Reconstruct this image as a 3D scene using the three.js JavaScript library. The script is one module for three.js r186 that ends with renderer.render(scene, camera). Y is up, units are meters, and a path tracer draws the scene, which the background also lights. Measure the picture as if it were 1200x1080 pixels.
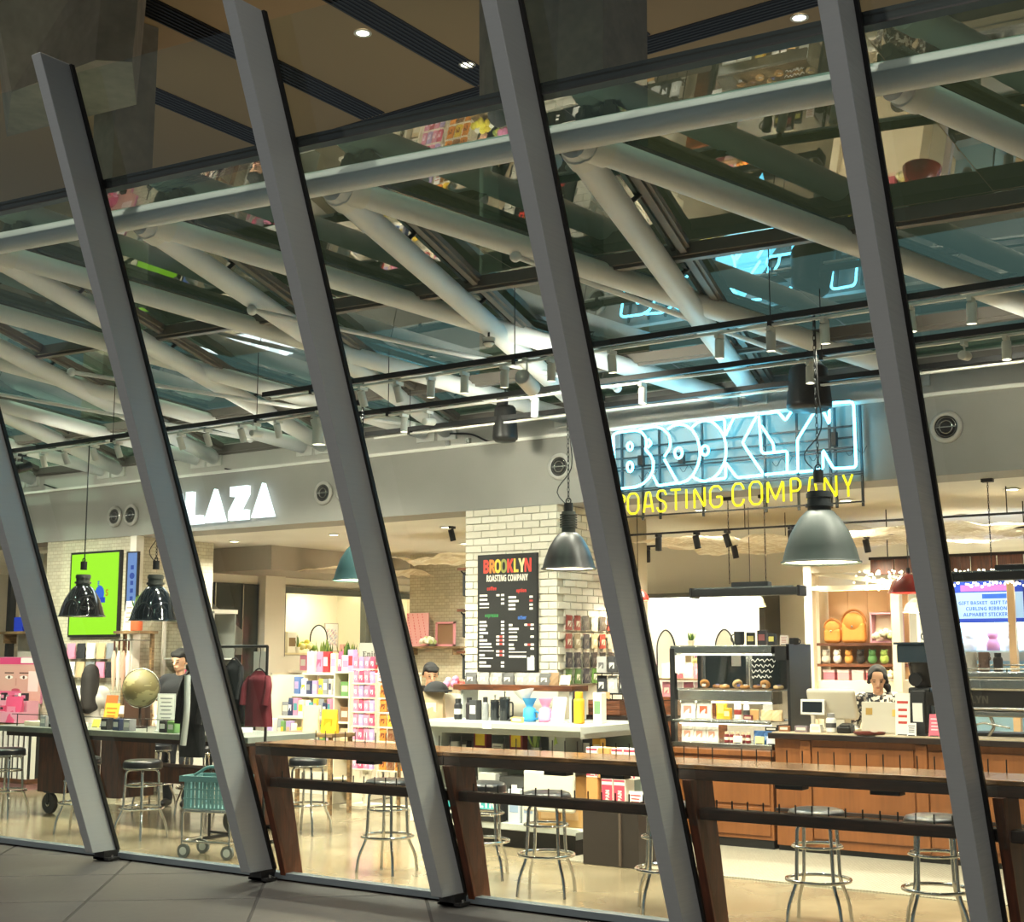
import * as THREE from 'three';
import { RoundedBoxGeometry } from 'three/addons/geometries/RoundedBoxGeometry.js';
import { mergeGeometries, mergeVertices } from 'three/addons/utils/BufferGeometryUtils.js';
import { MarchingCubes } from 'three/addons/objects/MarchingCubes.js';
import { RectAreaLightUniformsLib } from 'three/addons/lights/RectAreaLightUniformsLib.js';

// ------------------------------------------------------------------ camera, night sky, exposure
// Metres. The foot of the leaning glass front runs along z = 0; inside is -z, the pavement is +z.
const scene = new THREE.Scene();
const camera = new THREE.PerspectiveCamera(2 * Math.atan(540 / 1600) * 180 / Math.PI, 1200 / 1080, 0.1, 120);
camera.position.set(0, 1.75, 8.1);
camera.lookAt(0 - Math.cos(0.95993), 1.75 + 227 / 1600, 8.1 - Math.sin(0.95993));
scene.background = new THREE.Color(0.15, 0.17, 0.19);
const renderer = new THREE.WebGLRenderer({ antialias: true });
renderer.toneMapping = THREE.LinearToneMapping;
renderer.toneMappingExposure = 1.25;
renderer.shadowMap.enabled = true;
RectAreaLightUniformsLib.init();

// ------------------------------------------------------------------ helpers
let seed = 7;
const rnd = () => { seed = (seed * 1664525 + 1013904223) >>> 0; return seed / 4294967296; };
const rr = (a, b) => a + (b - a) * rnd();
const pick = a => a[Math.floor(rnd() * a.length)];
const used = {};
function numbered(n) { const k = used[n] = (used[n] ?? -1) + 1; return k ? `${n}_${String(k).padStart(3, '0')}` : n; }
function uvm(g) {                                           // texture coordinates in metres, by the way a face points
  const p = g.attributes.position, n = g.attributes.normal, uv = new Float32Array(p.count * 2);
  for (let i = 0; i < p.count; i++) {
    const ax = Math.abs(n.getX(i)), ay = Math.abs(n.getY(i)), az = Math.abs(n.getZ(i));
    const [u, v] = ax > ay && ax > az ? [p.getZ(i), p.getY(i)] : ay > az ? [p.getX(i), p.getZ(i)] : [p.getX(i), p.getY(i)];
    uv[2 * i] = u; uv[2 * i + 1] = v;
  }
  g.setAttribute('uv', new THREE.BufferAttribute(uv, 2)); return g;
}
function flat(g) { const o = g.index ? g.toNonIndexed() : g; for (const k of Object.keys(o.attributes)) if (!['position', 'normal', 'uv'].includes(k)) o.deleteAttribute(k); return o; }
const merge = gs => gs.length === 1 ? gs[0] : mergeGeometries(gs.map(flat));
const bx = (w, h, d, x = 0, y = 0, z = 0) => uvm(new THREE.BoxGeometry(w, h, d).translate(x, y, z));
const rb = (w, h, d, r = 0.01, x = 0, y = 0, z = 0, s = 2) => uvm(new RoundedBoxGeometry(w, h, d, s, Math.min(r, w / 2.01, h / 2.01, d / 2.01)).translate(x, y, z));
const cyl = (r, h, x = 0, y = 0, z = 0, n = 16, r2 = r) => new THREE.CylinderGeometry(r2, r, h, n).translate(x, y, z);
const sph = (r, x = 0, y = 0, z = 0, n = 14) => new THREE.SphereGeometry(r, n, Math.max(6, n * 0.7 | 0)).translate(x, y, z);
const lathe = (pts, n = 28) => new THREE.LatheGeometry(pts.map(p => new THREE.Vector2(p[0], p[1])), n);
const V = (x, y, z) => new THREE.Vector3(x, y, z);
function rod(a, b, r, n = 10, r2 = r) {                      // straight round bar from a to b
  const A = V(...a), B = V(...b), L = A.distanceTo(B), g = new THREE.CylinderGeometry(r2, r, L, n);
  g.applyQuaternion(new THREE.Quaternion().setFromUnitVectors(V(0, 1, 0), B.clone().sub(A).normalize()));
  return g.translate((A.x + B.x) / 2, (A.y + B.y) / 2, (A.z + B.z) / 2);
}
function bar(a, b, w, h) {                                   // straight rectangular bar: w across, h tall
  const A = V(...a), B = V(...b), L = A.distanceTo(B), g = new THREE.BoxGeometry(w, h, L);
  const m = new THREE.Matrix4().lookAt(B, A, V(0, 1, 0)); g.applyMatrix4(m);
  return uvm(g.translate((A.x + B.x) / 2, (A.y + B.y) / 2, (A.z + B.z) / 2));
}
function tube(pts, r, seg = 0, rad = 8, closed = false, tension = 0.5) {
  const c = new THREE.CatmullRomCurve3(pts.map(p => V(...p)), closed, 'catmullrom', tension);
  return new THREE.TubeGeometry(c, seg || pts.length * 5, r, rad, closed);
}
function bent(pts, r, fil = 0.03, rad = 8, seg = 4) {        // polyline with rounded bends
  const path = new THREE.CurvePath(), P = pts.map(p => V(...p)); let prev = P[0];
  for (let i = 1; i < P.length - 1; i++) {
    const a = P[i].clone().lerp(P[i - 1], Math.min(0.5, fil / P[i].distanceTo(P[i - 1]))), b = P[i].clone().lerp(P[i + 1], Math.min(0.5, fil / P[i].distanceTo(P[i + 1])));
    path.add(new THREE.LineCurve3(prev, a)); path.add(new THREE.QuadraticBezierCurve3(a, P[i], b)); prev = b;
  }
  path.add(new THREE.LineCurve3(prev, P[P.length - 1]));
  return new THREE.TubeGeometry(path, P.length * seg * 2, r, rad, false);
}
function extr(pts, d, bev = 0) {                             // outline in x,y pushed d along z (centred)
  const s = new THREE.Shape(pts.map(p => new THREE.Vector2(p[0], p[1])));
  return uvm(new THREE.ExtrudeGeometry(s, { depth: d - 2 * bev, bevelEnabled: bev > 0, bevelSize: bev, bevelThickness: bev, bevelSegments: 2, steps: 1 }).translate(0, 0, -d / 2 + bev));
}
function quad(a, b, c, d) {                                  // flat sheet a b c d, anticlockwise from its front
  const g = new THREE.BufferGeometry();
  g.setAttribute('position', new THREE.Float32BufferAttribute([...a, ...b, ...c, ...d], 3));
  g.setAttribute('uv', new THREE.Float32BufferAttribute([0, 0, 1, 0, 1, 1, 0, 1], 2));
  g.setIndex([0, 1, 2, 0, 2, 3]); g.computeVertexNormals(); return g;
}
function poly(verts, faces) {                                // closed solid of flat faces
  const p = [];
  for (const f of faces) for (let i = 1; i < f.length - 1; i++) p.push(...verts[f[0]], ...verts[f[i]], ...verts[f[i + 1]]);
  const g = new THREE.BufferGeometry(); g.setAttribute('position', new THREE.Float32BufferAttribute(p, 3)); g.computeVertexNormals(); return uvm(g);
}
function sub(parent, name, geo, mat, pos, rotY) {            // a part (or sub-part) of parent
  const m = new THREE.Mesh(Array.isArray(geo) ? merge(geo) : geo, mat); m.name = name; m.castShadow = m.receiveShadow = true;
  if (pos) m.position.set(...pos); if (rotY) m.rotation.y = rotY;
  parent.add(m); return m;
}
function tag(o, label, category, group) { o.userData.label = label; o.userData.category = category; if (group) o.userData.group = group; return o; }
function thing(name, label, category, pos = [0, 0, 0], turn = 0, group) {
  const o = new THREE.Group(); o.name = numbered(name); o.position.set(...pos); o.rotation.y = turn; scene.add(o); return tag(o, label, category, group);
}
function one(name, label, category, geo, mat, pos = [0, 0, 0], turn = 0, group) {   // a thing that is a single mesh
  const m = sub(scene, numbered(name), geo, mat, pos, turn); return tag(m, label, category, group);
}
function struct(name, geo, mat, pos) { const m = sub(scene, name, geo, mat, pos); m.userData.kind = 'structure'; return m; }
function copy(o, pos, turn, label, group) {
  const c = o.clone(); c.name = numbered(o.name.replace(/_\d{3}$/, '')); c.userData = { ...o.userData }; scene.add(c); c.position.set(...pos); c.rotation.y = turn ?? o.rotation.y;
  if (label) c.userData.label = label; if (group) c.userData.group = group; return c;
}
// ------------------------------------------------------------------ textures and materials
function noise2(seed0) {
  const h = (x, y) => { let n = Math.imul(x, 374761393) ^ Math.imul(y, 668265263) ^ seed0; n = Math.imul(n ^ (n >>> 13), 1274126177); return ((n ^ (n >>> 16)) >>> 0) / 4294967296; };
  return (x, y, per) => {
    const xi = Math.floor(x), yi = Math.floor(y), fx = x - xi, fy = y - yi, w = v => ((v % per) + per) % per, s = t => t * t * (3 - 2 * t);
    const a = h(w(xi), w(yi)), b = h(w(xi + 1), w(yi)), c = h(w(xi), w(yi + 1)), d = h(w(xi + 1), w(yi + 1));
    return (a + (b - a) * s(fx)) * (1 - s(fy)) + (c + (d - c) * s(fx)) * s(fy);
  };
}
function dataTex(n, fn, rep = 1, srgb = true) {
  const d = new Uint8Array(n * n * 4);
  for (let y = 0; y < n; y++) for (let x = 0; x < n; x++) { const c = fn(x / n, y / n), i = 4 * (y * n + x); for (let k = 0; k < 3; k++) d[i + k] = Math.max(0, Math.min(255, 255 * (c.length ? c[k] : c))); d[i + 3] = 255; }
  const t = new THREE.DataTexture(d, n, n); t.wrapS = t.wrapT = THREE.RepeatWrapping; t.magFilter = THREE.LinearFilter; t.minFilter = THREE.LinearMipmapLinearFilter; t.generateMipmaps = true;
  t.repeat.set(rep, rep); if (srgb) t.colorSpace = THREE.SRGBColorSpace; t.needsUpdate = true; return t;
}
const nA = noise2(11), nB = noise2(57), nC = noise2(91);
const fbm = (n, x, y, p, o = 4) => { let s = 0, a = 0.5, t = 0; for (let i = 0; i < o; i++) { s += a * n(x * p, y * p, p); t += a; a /= 2; p *= 2; } return s / t; };
const mottle = (lo, hi, p = 6, o = 5) => (x, y) => lo + (hi - lo) * fbm(nA, x, y, p, o);
const tex = {
  pave: dataTex(256, (x, y) => { const v = 0.78 + 0.14 * fbm(nA, x, y, 5, 5) + 0.12 * (fbm(nB, x, y, 64, 2) - 0.5); return [v, v, v]; }, 0.5),
  floor: dataTex(512, (x, y) => { const v = 0.74 + 0.3 * (fbm(nA, x, y, 4, 5) - 0.5) + 0.16 * (fbm(nB, x, y, 14, 4) - 0.5); const w = fbm(nC, x, y, 3, 3) - 0.5; return [v + 0.05 * w, v - 0.01, v - 0.05 - 0.06 * w]; }, 0.22),
  floorR: dataTex(256, (x, y) => 0.25 + 0.75 * fbm(nB, x, y, 6, 5), 0.3, false),
  wood: dataTex(512, (x, y) => { const g = fbm(nA, x * 0.25, y, 24, 3), f = nB(x * 8, y * 120, 120), k = fbm(nC, x, y, 5, 3); const v = 0.55 + 0.35 * (g - 0.5) + 0.22 * (f - 0.5) + 0.25 * (k - 0.5); return [v * 1.05, v, v * 0.94]; }, 1),
  woodV: dataTex(512, (x, y) => { const g = fbm(nA, x, y * 0.25, 24, 3), f = nB(x * 120, y * 8, 120), k = fbm(nC, x, y, 5, 3); const v = 0.62 + 0.3 * (g - 0.5) + 0.2 * (f - 0.5) + 0.22 * (k - 0.5); return [v * 1.05, v, v * 0.94]; }, 1),
  smooth: dataTex(512, (x, y) => { const g = fbm(nA, x, y * 0.2, 12, 3), f = nB(x * 90, y * 5, 90), k = fbm(nC, x, y, 3, 3); const v = 0.72 + 0.12 * (g - 0.5) + 0.06 * (f - 0.5) + 0.12 * (k - 0.5); return [v * 1.03, v, v * 0.95]; }, 0.7),
  plaster: dataTex(256, (x, y) => { const v = 0.93 + 0.07 * (fbm(nA, x, y, 6, 5) - 0.5); return [v, v, v]; }, 0.4),
  concrete: dataTex(256, (x, y) => { const v = 0.8 + 0.32 * (fbm(nA, x, y, 4, 5) - 0.5) + 0.08 * (fbm(nB, x, y, 40, 2) - 0.5); return [v, v, v * 0.98]; }, 0.3),
  smalltile: dataTex(256, (x, y) => { const u = (x * 8 + (Math.floor(y * 16) % 2) * 0.5) % 1, v = (y * 16) % 1, j = u < 0.05 || v < 0.09; const k = nA(Math.floor(x * 8), Math.floor(y * 16), 16); const c = j ? 0.74 : 0.86 + 0.09 * k; return [c, c, c * 0.97]; }, 1 / 0.75),
  mosaic: dataTex(128, (x, y) => { const u = (x * 8) % 1 - 0.5, v = (y * 8) % 1 - 0.5, r = Math.hypot(u, v); const c = r > 0.44 ? 0.6 : 0.88 + 0.08 * nB(Math.floor(x * 8), Math.floor(y * 8), 8); return [c, c * 0.99, c * 0.95]; }, 1 / 0.2),
  brushed: dataTex(256, (x, y) => 0.32 + 0.25 * nA(x * 4, y * 180, 180) + 0.15 * fbm(nB, x, y, 3, 4), 1, false),
  fabric: dataTex(128, (x, y) => { const v = 0.8 + 0.2 * nA(x * 64, y * 64, 64); return [v, v, v]; }, 6),
  crumple: dataTex(256, (x, y) => { let s = 0, a = 0.5, p = 5; for (let i = 0; i < 4; i++) { s += a * Math.abs(2 * nA(x * p, y * p, p) - 1); a /= 2; p *= 2; } return s; }, 1, false),
};
function M(color, rough = 0.6, metal = 0, o = {}) { return new THREE.MeshPhysicalMaterial({ color, roughness: rough, metalness: metal, ...o }); }
const emit = (color, k, o = {}) => new THREE.MeshStandardMaterial({ color: 0x222222, emissive: color, emissiveIntensity: k, roughness: 0.5, ...o });
const mats = {};
const C = (hex, rough = 0.6, metal = 0) => mats[`${hex}_${rough}_${metal}`] ??= M(hex, rough, metal);
const m = {
  alu: M(0x9aa0a2, 0.85, 0.3, { roughnessMap: tex.brushed }), gasket: M(0x0a0b0b, 0.5), black: M(0x121212, 0.45), blackGloss: M(0x0d0f12, 0.08, 0, { clearcoat: 1, clearcoatRoughness: 0.04 }),
  sill: M(0x6f7a80, 0.45, 0.6), chrome: M(0xdadada, 0.1, 1), steel: M(0xb5b4ae, 0.26, 1), darkMetal: M(0x2b2d2e, 0.4, 0.4),
  white: M(0xe9e6df, 0.55), tubeWhite: M(0xe6e6e6, 0.5), plaster: M(0xd7d3ca, 0.75, 0, { map: tex.plaster }), fascia: M(0xa09d97, 0.7, 0, { map: tex.plaster }), ceil: M(0xf2eee6, 0.75, 0, { map: tex.plaster }),
  pave: M(0x3d3c3a, 0.62, 0, { map: tex.pave, bumpMap: tex.pave, bumpScale: 0.002 }), joint: M(0x1b1a19, 0.9), floor: M(0xb8aa92, 0.3, 0, { map: tex.floor, roughnessMap: tex.floorR }), mosaic: M(0xc6c0b2, 0.4, 0, { map: tex.mosaic }),
  barTop: M(0xb98a5c, 0.24, 0, { map: tex.wood }), barWood: M(0x4a2a19, 0.45, 0, { map: tex.wood }), legWood: M(0x7d4526, 0.5, 0, { map: tex.woodV }), counterWood: M(0xb0703f, 0.42, 0, { map: tex.smooth }), darkWood: M(0x3b2114, 0.45, 0, { map: tex.wood }), shelfWood: M(0xa8643a, 0.5, 0, { map: tex.wood }), paleWood: M(0xdcb98a, 0.55, 0, { map: tex.wood }),
  brick: [0xd9d2c1, 0xd3ccba, 0xded8c8].map(c => M(c, 0.55)), mortar: M(0xc9c2b0, 0.9), tile: M(0xd9d0bc, 0.35, 0, { map: tex.smalltile }), concrete: M(0xb3a999, 0.85, 0, { map: tex.concrete }), soffit: M(0xa58c68, 0.8),
  glass: new THREE.MeshPhysicalMaterial({ color: 0xe6f2ec, roughness: 0, transmission: 1, thickness: 0, ior: 1.5, side: THREE.DoubleSide }),
  roofGlass: new THREE.MeshPhysicalMaterial({ color: 0x9cc0b2, roughness: 0, transmission: 1, thickness: 0, ior: 2.2, side: THREE.DoubleSide }),
  caseGlass: new THREE.MeshPhysicalMaterial({ color: 0xffffff, roughness: 0.02, transmission: 1, thickness: 0, ior: 1.45, side: THREE.DoubleSide }),
  darkGlass: M(0x2c3330, 0.06, 0, { clearcoat: 0.6 }), seat: M(0x14161a, 0.32), stone: M(0x9aa19c, 0.4, 0, { map: tex.concrete }), paper: M(0xf1eee6, 0.7), cream: M(0xf0e9dc, 0.7), roofSteel: M(0x77716a, 0.5, 0.3),
};
// lamps: a glowing face and the light that it gives
const glowWarm = emit(0xfff0d6, 14), glowWhite = emit(0xfff6ea, 14);
function spot(parent, at3, to3, cd, angle, pen, color = 0xfff0dc, radius = 2) {
  const l = new THREE.SpotLight(color, cd, 0, angle, pen, 2); l.position.set(...at3); l.target.position.set(...to3); l.castShadow = true; l.shadow.radius = radius; parent.add(l); parent.add(l.target); return l;
}
// ------------------------------------------------------------------ pavement and floors
const TL = Math.tan(20.9 * Math.PI / 180);                   // lean of the glass front
const pavement = struct('pavement', bx(34, 0.1, 17, -6, -0.066, 8.2), m.joint);
{
  const U = [0.6606, 0.7507], W = [0.7507, -0.6606], s = 1.22, g = rb(s - 0.022, 0.04, s - 0.022, 0.004);
  const pm = [0x3a3937, 0x363533, 0x3f3e3b].map(c => { const k = m.pave.clone(); k.color.set(c); return k; });
  for (let i = -3; i < 14; i++) for (let j = -4; j < 9; j++) {
    const w = -7.276 + s * (i + 0.5), u = -5.62 + s * (j + 0.5), x = W[0] * w + U[0] * u, z = W[1] * w + U[1] * u;
    if (x < -15 || x > 4 || z < -0.85 || z > 9) continue;
    sub(pavement, 'paving_slab', g, pm[(i * 7 + j * 3 + 40) % 3], [x, -0.03, z], Math.atan2(-U[1], U[0]));
  }
}
struct('floor', bx(28, 0.12, 14.2, -9, -0.06, -7.12), m.floor);
struct('floor_mosaic', bx(9.4, 0.012, 1.75, -1.9, 0.004, -2.93), m.mosaic);

// ------------------------------------------------------------------ walls and ceilings
struct('wall_left', bx(0.2, 5.2, 15, -23, 2.6, -6), m.plaster);
struct('wall_right', bx(0.2, 5.2, 15, 5, 2.6, -6), m.plaster);
struct('wall_back', bx(28, 3.6, 0.2, -9, 1.7, -13), m.cream);
const fascia = struct('wall_fascia', bx(28, 0.69, 0.5, -9, 3.615, -3.75), m.fascia);
sub(fascia, 'ledge', bx(28, 0.03, 0.1, -9, 3.975, -3.52), m.white);
struct('wall_upper', bx(28, 0.75, 0.2, -9, 4.2, -4.1), m.plaster);
struct('ceiling', bx(28, 0.1, 9.2, -9, 3.32, -8.6), m.ceil);
struct('unseen_roof_slab', bx(28, 0.12, 9, -9, 4.5, -8.6), m.concrete);  // slab out of view, put in to block outside light over the shops

// ------------------------------------------------------------------ leaning glass front
const shear = new THREE.Matrix4().set(1, 0, 0, 0, 0, 1, 0, 0, 0, TL, 1, 0, 0, 0, 0, 1);
const MX = k => -9.94 + 1.893 * (k - 1);                     // left edge of mullion k
const yTransom = x => 4.77 - 0.048 * x, yTop = x => 5.435 - 0.058 * x, yEave = x => 4.565 - 0.052 * x;
const zGlass = y => y * TL;
const mullLabel = { 1: 'leaning grey mullion fin with the globe table behind its foot', 2: 'leaning grey mullion fin that hides the first letter of the white sign', 3: 'leaning grey mullion fin left of the white brick pillar', 4: 'leaning grey mullion fin between the black pendant and the neon sign', 5: 'leaning grey mullion fin beside the single round vent and the barista' };
for (let k = 1; k <= 5; k++) {
  const x = MX(k), top = yTop(x) + 0.05;
  const t = thing('mullion_fin', mullLabel[k], 'mullion', [x, 0, 0], 0, 'leaning mullions of the glass front');
  sub(t, 'fin', rb(0.1, top - 0.07, 0.27, 0.006, 0.05, (top + 0.07) / 2, 0.137).applyMatrix4(shear), m.alu);
  sub(t, 'gasket', bx(0.022, top - 0.08, 0.03, 0.111, (top + 0.07) / 2, 0.012).applyMatrix4(shear), m.gasket);
  const f = sub(t, 'foot_bracket', [bx(0.13, 0.075, 0.16, 0.05, 0.037, 0.11), bx(0.2, 0.02, 0.12, 0.07, 0.01, 0.13)], m.black);
  sub(f, 'bolt', cyl(0.014, 0.02, 0.15, 0.03, 0.13, 6), m.steel);
}
for (let k = -3; k <= 6; k++) {
  const a = MX(k) + 0.1, b = MX(k + 1), e = 0.01, P = (x, y, dz = 0) => [x, y, zGlass(y) + dz];
  const w = struct(`window_${k + 4}`, quad(P(a, 0.05), P(b, 0.05), P(b, yTransom(b)), P(a, yTransom(a))), m.glass);
  sub(w, 'upper_pane', quad(P(a, yTransom(a) + e), P(b, yTransom(b) + e), P(b, yTop(b)), P(a, yTop(a))), m.glass);
  sub(w, 'transom', bar(P(a - 0.05, yTransom(a), -0.05), P(b + 0.05, yTransom(b), -0.05), 0.08, 0.075), m.darkMetal);
  sub(w, 'sill', rb(b - a + 0.1, 0.05, 0.09, 0.004, (a + b) / 2, 0.026, 0.0), m.sill);
  if (k < 1 || k > 5) sub(w, 'post', bx(0.1, 5.8, 0.25, 0, 2.95, 0.125).applyMatrix4(shear), m.alu, [MX(k), 0, 0]);
}
// ------------------------------------------------------------------ glass roof on white tubes
const zEave = x => zGlass(yEave(x)) - 0.25;
const roofY = (x, z) => { const yf = yEave(x) + 0.2, zf = zEave(x); return 4.43 + (yf - 4.43) * (z + 4) / (zf + 4); };
const roof = new THREE.Group(); roof.name = 'roof_glazing'; roof.userData.kind = 'structure'; scene.add(roof);
{
  const rows = [null, -0.62, -2.85, -4.0];
  for (let k = -4; k <= 6; k++) {
    const a = MX(k) + 0.05, b = MX(k + 1) + 0.05;
    for (let r = 0; r < 3; r++) {
      const za = r ? rows[r] : zEave(a) + 0.15, zb = rows[r + 1], j = () => rr(-0.006, 0.006);
      sub(roof, 'pane', quad([a, roofY(a, za) + j(), za], [b, roofY(b, za) + j(), za], [b, roofY(b, zb) + j(), zb], [a, roofY(a, zb) + j(), zb]), m.roofGlass);
    }
  }
  for (const z of rows.slice(1)) sub(roof, 'purlin', [bar([-19, roofY(-19, z) - 0.07, z], [3, roofY(3, z) - 0.07, z], 0.13, 0.09), bar([-19, roofY(-19, z) - 0.125, z], [3, roofY(3, z) - 0.125, z], 0.07, 0.03)], m.roofSteel);
}
one('eave_tube', 'long white steel tube along the front edge of the glass roof', 'roof tube', rod([-18.6, yEave(-18.6), zEave(-18.6)], [3, yEave(3), zEave(3)], 0.085, 24), m.tubeWhite);
for (let k = -5; k <= 6; k++) {
  const x = MX(k) + 0.12, y = yEave(x) - 0.02, z = zEave(x);
  for (const [dx, lab, grp, r] of [[-1.43, 'white roof tube slanting back to one side from the front edge tube', 'roof tubes of the first diagonal set', 0.092], [2.05, 'white roof tube slanting back the other way from the front edge tube', 'roof tubes of the second diagonal set', 0.085]]) {
    if (dx > 0 && k > 5 || dx < 0 && (k < -3 || k > 4)) continue;
    const e = [x + dx, 4.27, -3.96], s0 = [x + Math.sign(dx) * 0.02, y, z - 0.06], T = t => [s0[0] + (e[0] - s0[0]) * t, s0[1] + (e[1] - s0[1]) * t, s0[2] + (e[2] - s0[2]) * t];
    const t = thing('roof_tube', lab, 'roof tube', [0, 0, 0], 0, grp);
    sub(t, 'tube', rod(s0, e, r, 20), m.tubeWhite);
    sub(t, 'end_plate', bx(0.26, 0.22, 0.03, e[0], e[1], -3.985), m.white);
    sub(t, 'collar', rod(T(0.012), T(0.035), r + 0.012, 20), m.white);
    const off = dx > 0 ? -0.17 : 0.17, A = T(0.03), B = T(0.99), up = p => [p[0] + off, roofY(p[0] + off, p[2]) - 0.05, p[2]];
    sub(t, 'glazing_bar', [bar(up(A), up(B), 0.1, 0.05), bar([up(A)[0], up(A)[1] - 0.035, A[2]], [up(B)[0], up(B)[1] - 0.035, B[2]], 0.05, 0.04)], m.roofSteel);
    sub(t, 'cover_strip', bar([up(A)[0] - off * 0.5, up(A)[1] - 0.012, A[2]], [up(B)[0] - off * 0.5, up(B)[1] - 0.012, B[2]], 0.03, 0.03), m.steel);
    for (const q of [0.2, 0.45, 0.72]) { const p = T(q), g = up(p); sub(t, 'stand_off', rod([p[0], p[1] + r * 0.8, p[2]], [g[0], g[1], g[2]], 0.018, 8), m.darkMetal); }
  }
}
// tie rods crossing below the roof
for (const [a, b] of [[[-5.5, 4.62, 0.2], [-4.6, 4.3, -3.2]], [[-8.3, 4.65, 0.1], [-6.6, 4.3, -3.1]], [[-11.5, 4.6, -0.5], [-9.4, 4.25, -3.4]], [[-13.6, 4.7, 0], [-11.8, 4.3, -3.3]]])
  one('tie_rod', 'thin white steel tie rod strung under the roof tubes', 'tie rod', [rod(a, b, 0.022, 10), sph(0.045, ...a), sph(0.045, ...b)], m.tubeWhite, [0, 0, 0], 0, 'tie rods under the glass roof');

// ------------------------------------------------------------------ building overhead: soffit, slot grilles, downlights, concrete struts
const soffit = struct('soffit', bx(44, 0.3, 40, -8, 10.76, 0), m.soffit);
{
  const slot = (x0, z0, x1, z1) => {
    const g = sub(soffit, 'slot_grille', bx(Math.abs(x1 - x0) || 0.5, 0.02, Math.abs(z1 - z0) || 0.5, (x0 + x1) / 2, 10.6, (z0 + z1) / 2), m.black);
    const along = z0 !== z1, L = along ? Math.abs(z1 - z0) : Math.abs(x1 - x0), n = 6;
    for (let i = 0; i < n; i++) { const o = -0.2 + 0.08 * i; sub(g, 'slat', along ? bx(0.02, 0.03, L, x0 + o, 10.585, (z0 + z1) / 2) : bx(L, 0.03, 0.02, (x0 + x1) / 2, 10.585, z0 + o), m.darkMetal); }
  };
  for (const x of [-16.6, -14.3, -11.95, -9.3, -6.6, -4]) slot(x, -8.3, x, 6);
  slot(-20, -8.6, 4, -8.6);
  const G = 2.6;
  for (const x of [-14.3, -9.3, -4, 1]) for (const z of [5.6, 8.6]) lampSoffit(x + 0.8, z);
  for (const [x, z] of [[-12.4, -5.87], [-11.81, -7.58], [-9.45, -8.58], [-7.07, -9.02]]) lampSoffit(x, z, 0.5);
  lampSoffit(-16.6, 1.2, 2.2);  // extra downlight out of view, added to light the concrete strut
}
function lampSoffit(x, z, k = 1) {
  const t = thing('soffit_downlight', 'small round recessed downlight glowing in the dark brown soffit overhead', 'downlight', [x, 10.6, z], 0, 'downlights in the soffit');
  sub(t, 'trim_ring', lathe([[0.1, 0.0], [0.13, -0.012], [0.13, -0.02], [0.095, -0.02], [0.09, 0.0]], 20), m.white);
  sub(t, 'glowing_lens', cyl(0.092, 0.006, 0, -0.012, 0, 20), emit(0xfff2dd, 6));
  spot(t, [0, -0.04, 0], [0, -10, 0], 200 * k, 0.95, 0.7, 0xfff2e2, 4);
}
{
  // faceted concrete struts that carry the building above
  const strut = (label, v, f) => one('concrete_strut', label, 'strut', poly(v, f), m.concrete);
  const prism = (bot, top) => { const n = bot.length, v = [...bot, ...top], f = [bot.map((_, i) => n - 1 - i), top.map((_, i) => n + i)]; for (let i = 0; i < n; i++) f.push([i, (i + 1) % n, n + (i + 1) % n, n + i]); return [v, f]; };
  const ring = (pts, y) => pts.map(([x, z]) => [x, y, z]);
  strut('brown faceted concrete strut coming down from the soffit beside the first whole mullion', ...prism(ring([[-16.4, -2.9], [-15.0, -2], [-13.32, -2], [-13.0, -2.3], [-14, -3.2]], 8.98), ring([[-16.8, -3.2], [-14.95, -1.5], [-13.35, -2.1], [-13.0, -2.4], [-14, -3.3]], 10.62)));
  strut('tall grey concrete blade column seen through the upper glass beside the faceted strut', ...prism(ring([[-15.4, -3.6], [-14.85, -3.5], [-14.75, -4.1], [-15.2, -4.3]], 4.95), ring([[-15.4, -3.6], [-14.8, -3.5], [-14.7, -4.1], [-15.2, -4.3]], 10.6)));
  strut('pale faceted concrete column rising above the glass roof between two mullions', ...prism(ring([[-10.02, -5.5], [-9.35, -5.2], [-8.95, -5.45], [-8.2, -5.5], [-8.2, -6.6], [-10, -6.6]], 4.56), ring([[-10.05, -5.5], [-9.6, -5.05], [-8.75, -5.45], [-8.15, -5.5], [-8.15, -6.6], [-10, -6.6]], 10.6)));
}
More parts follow.
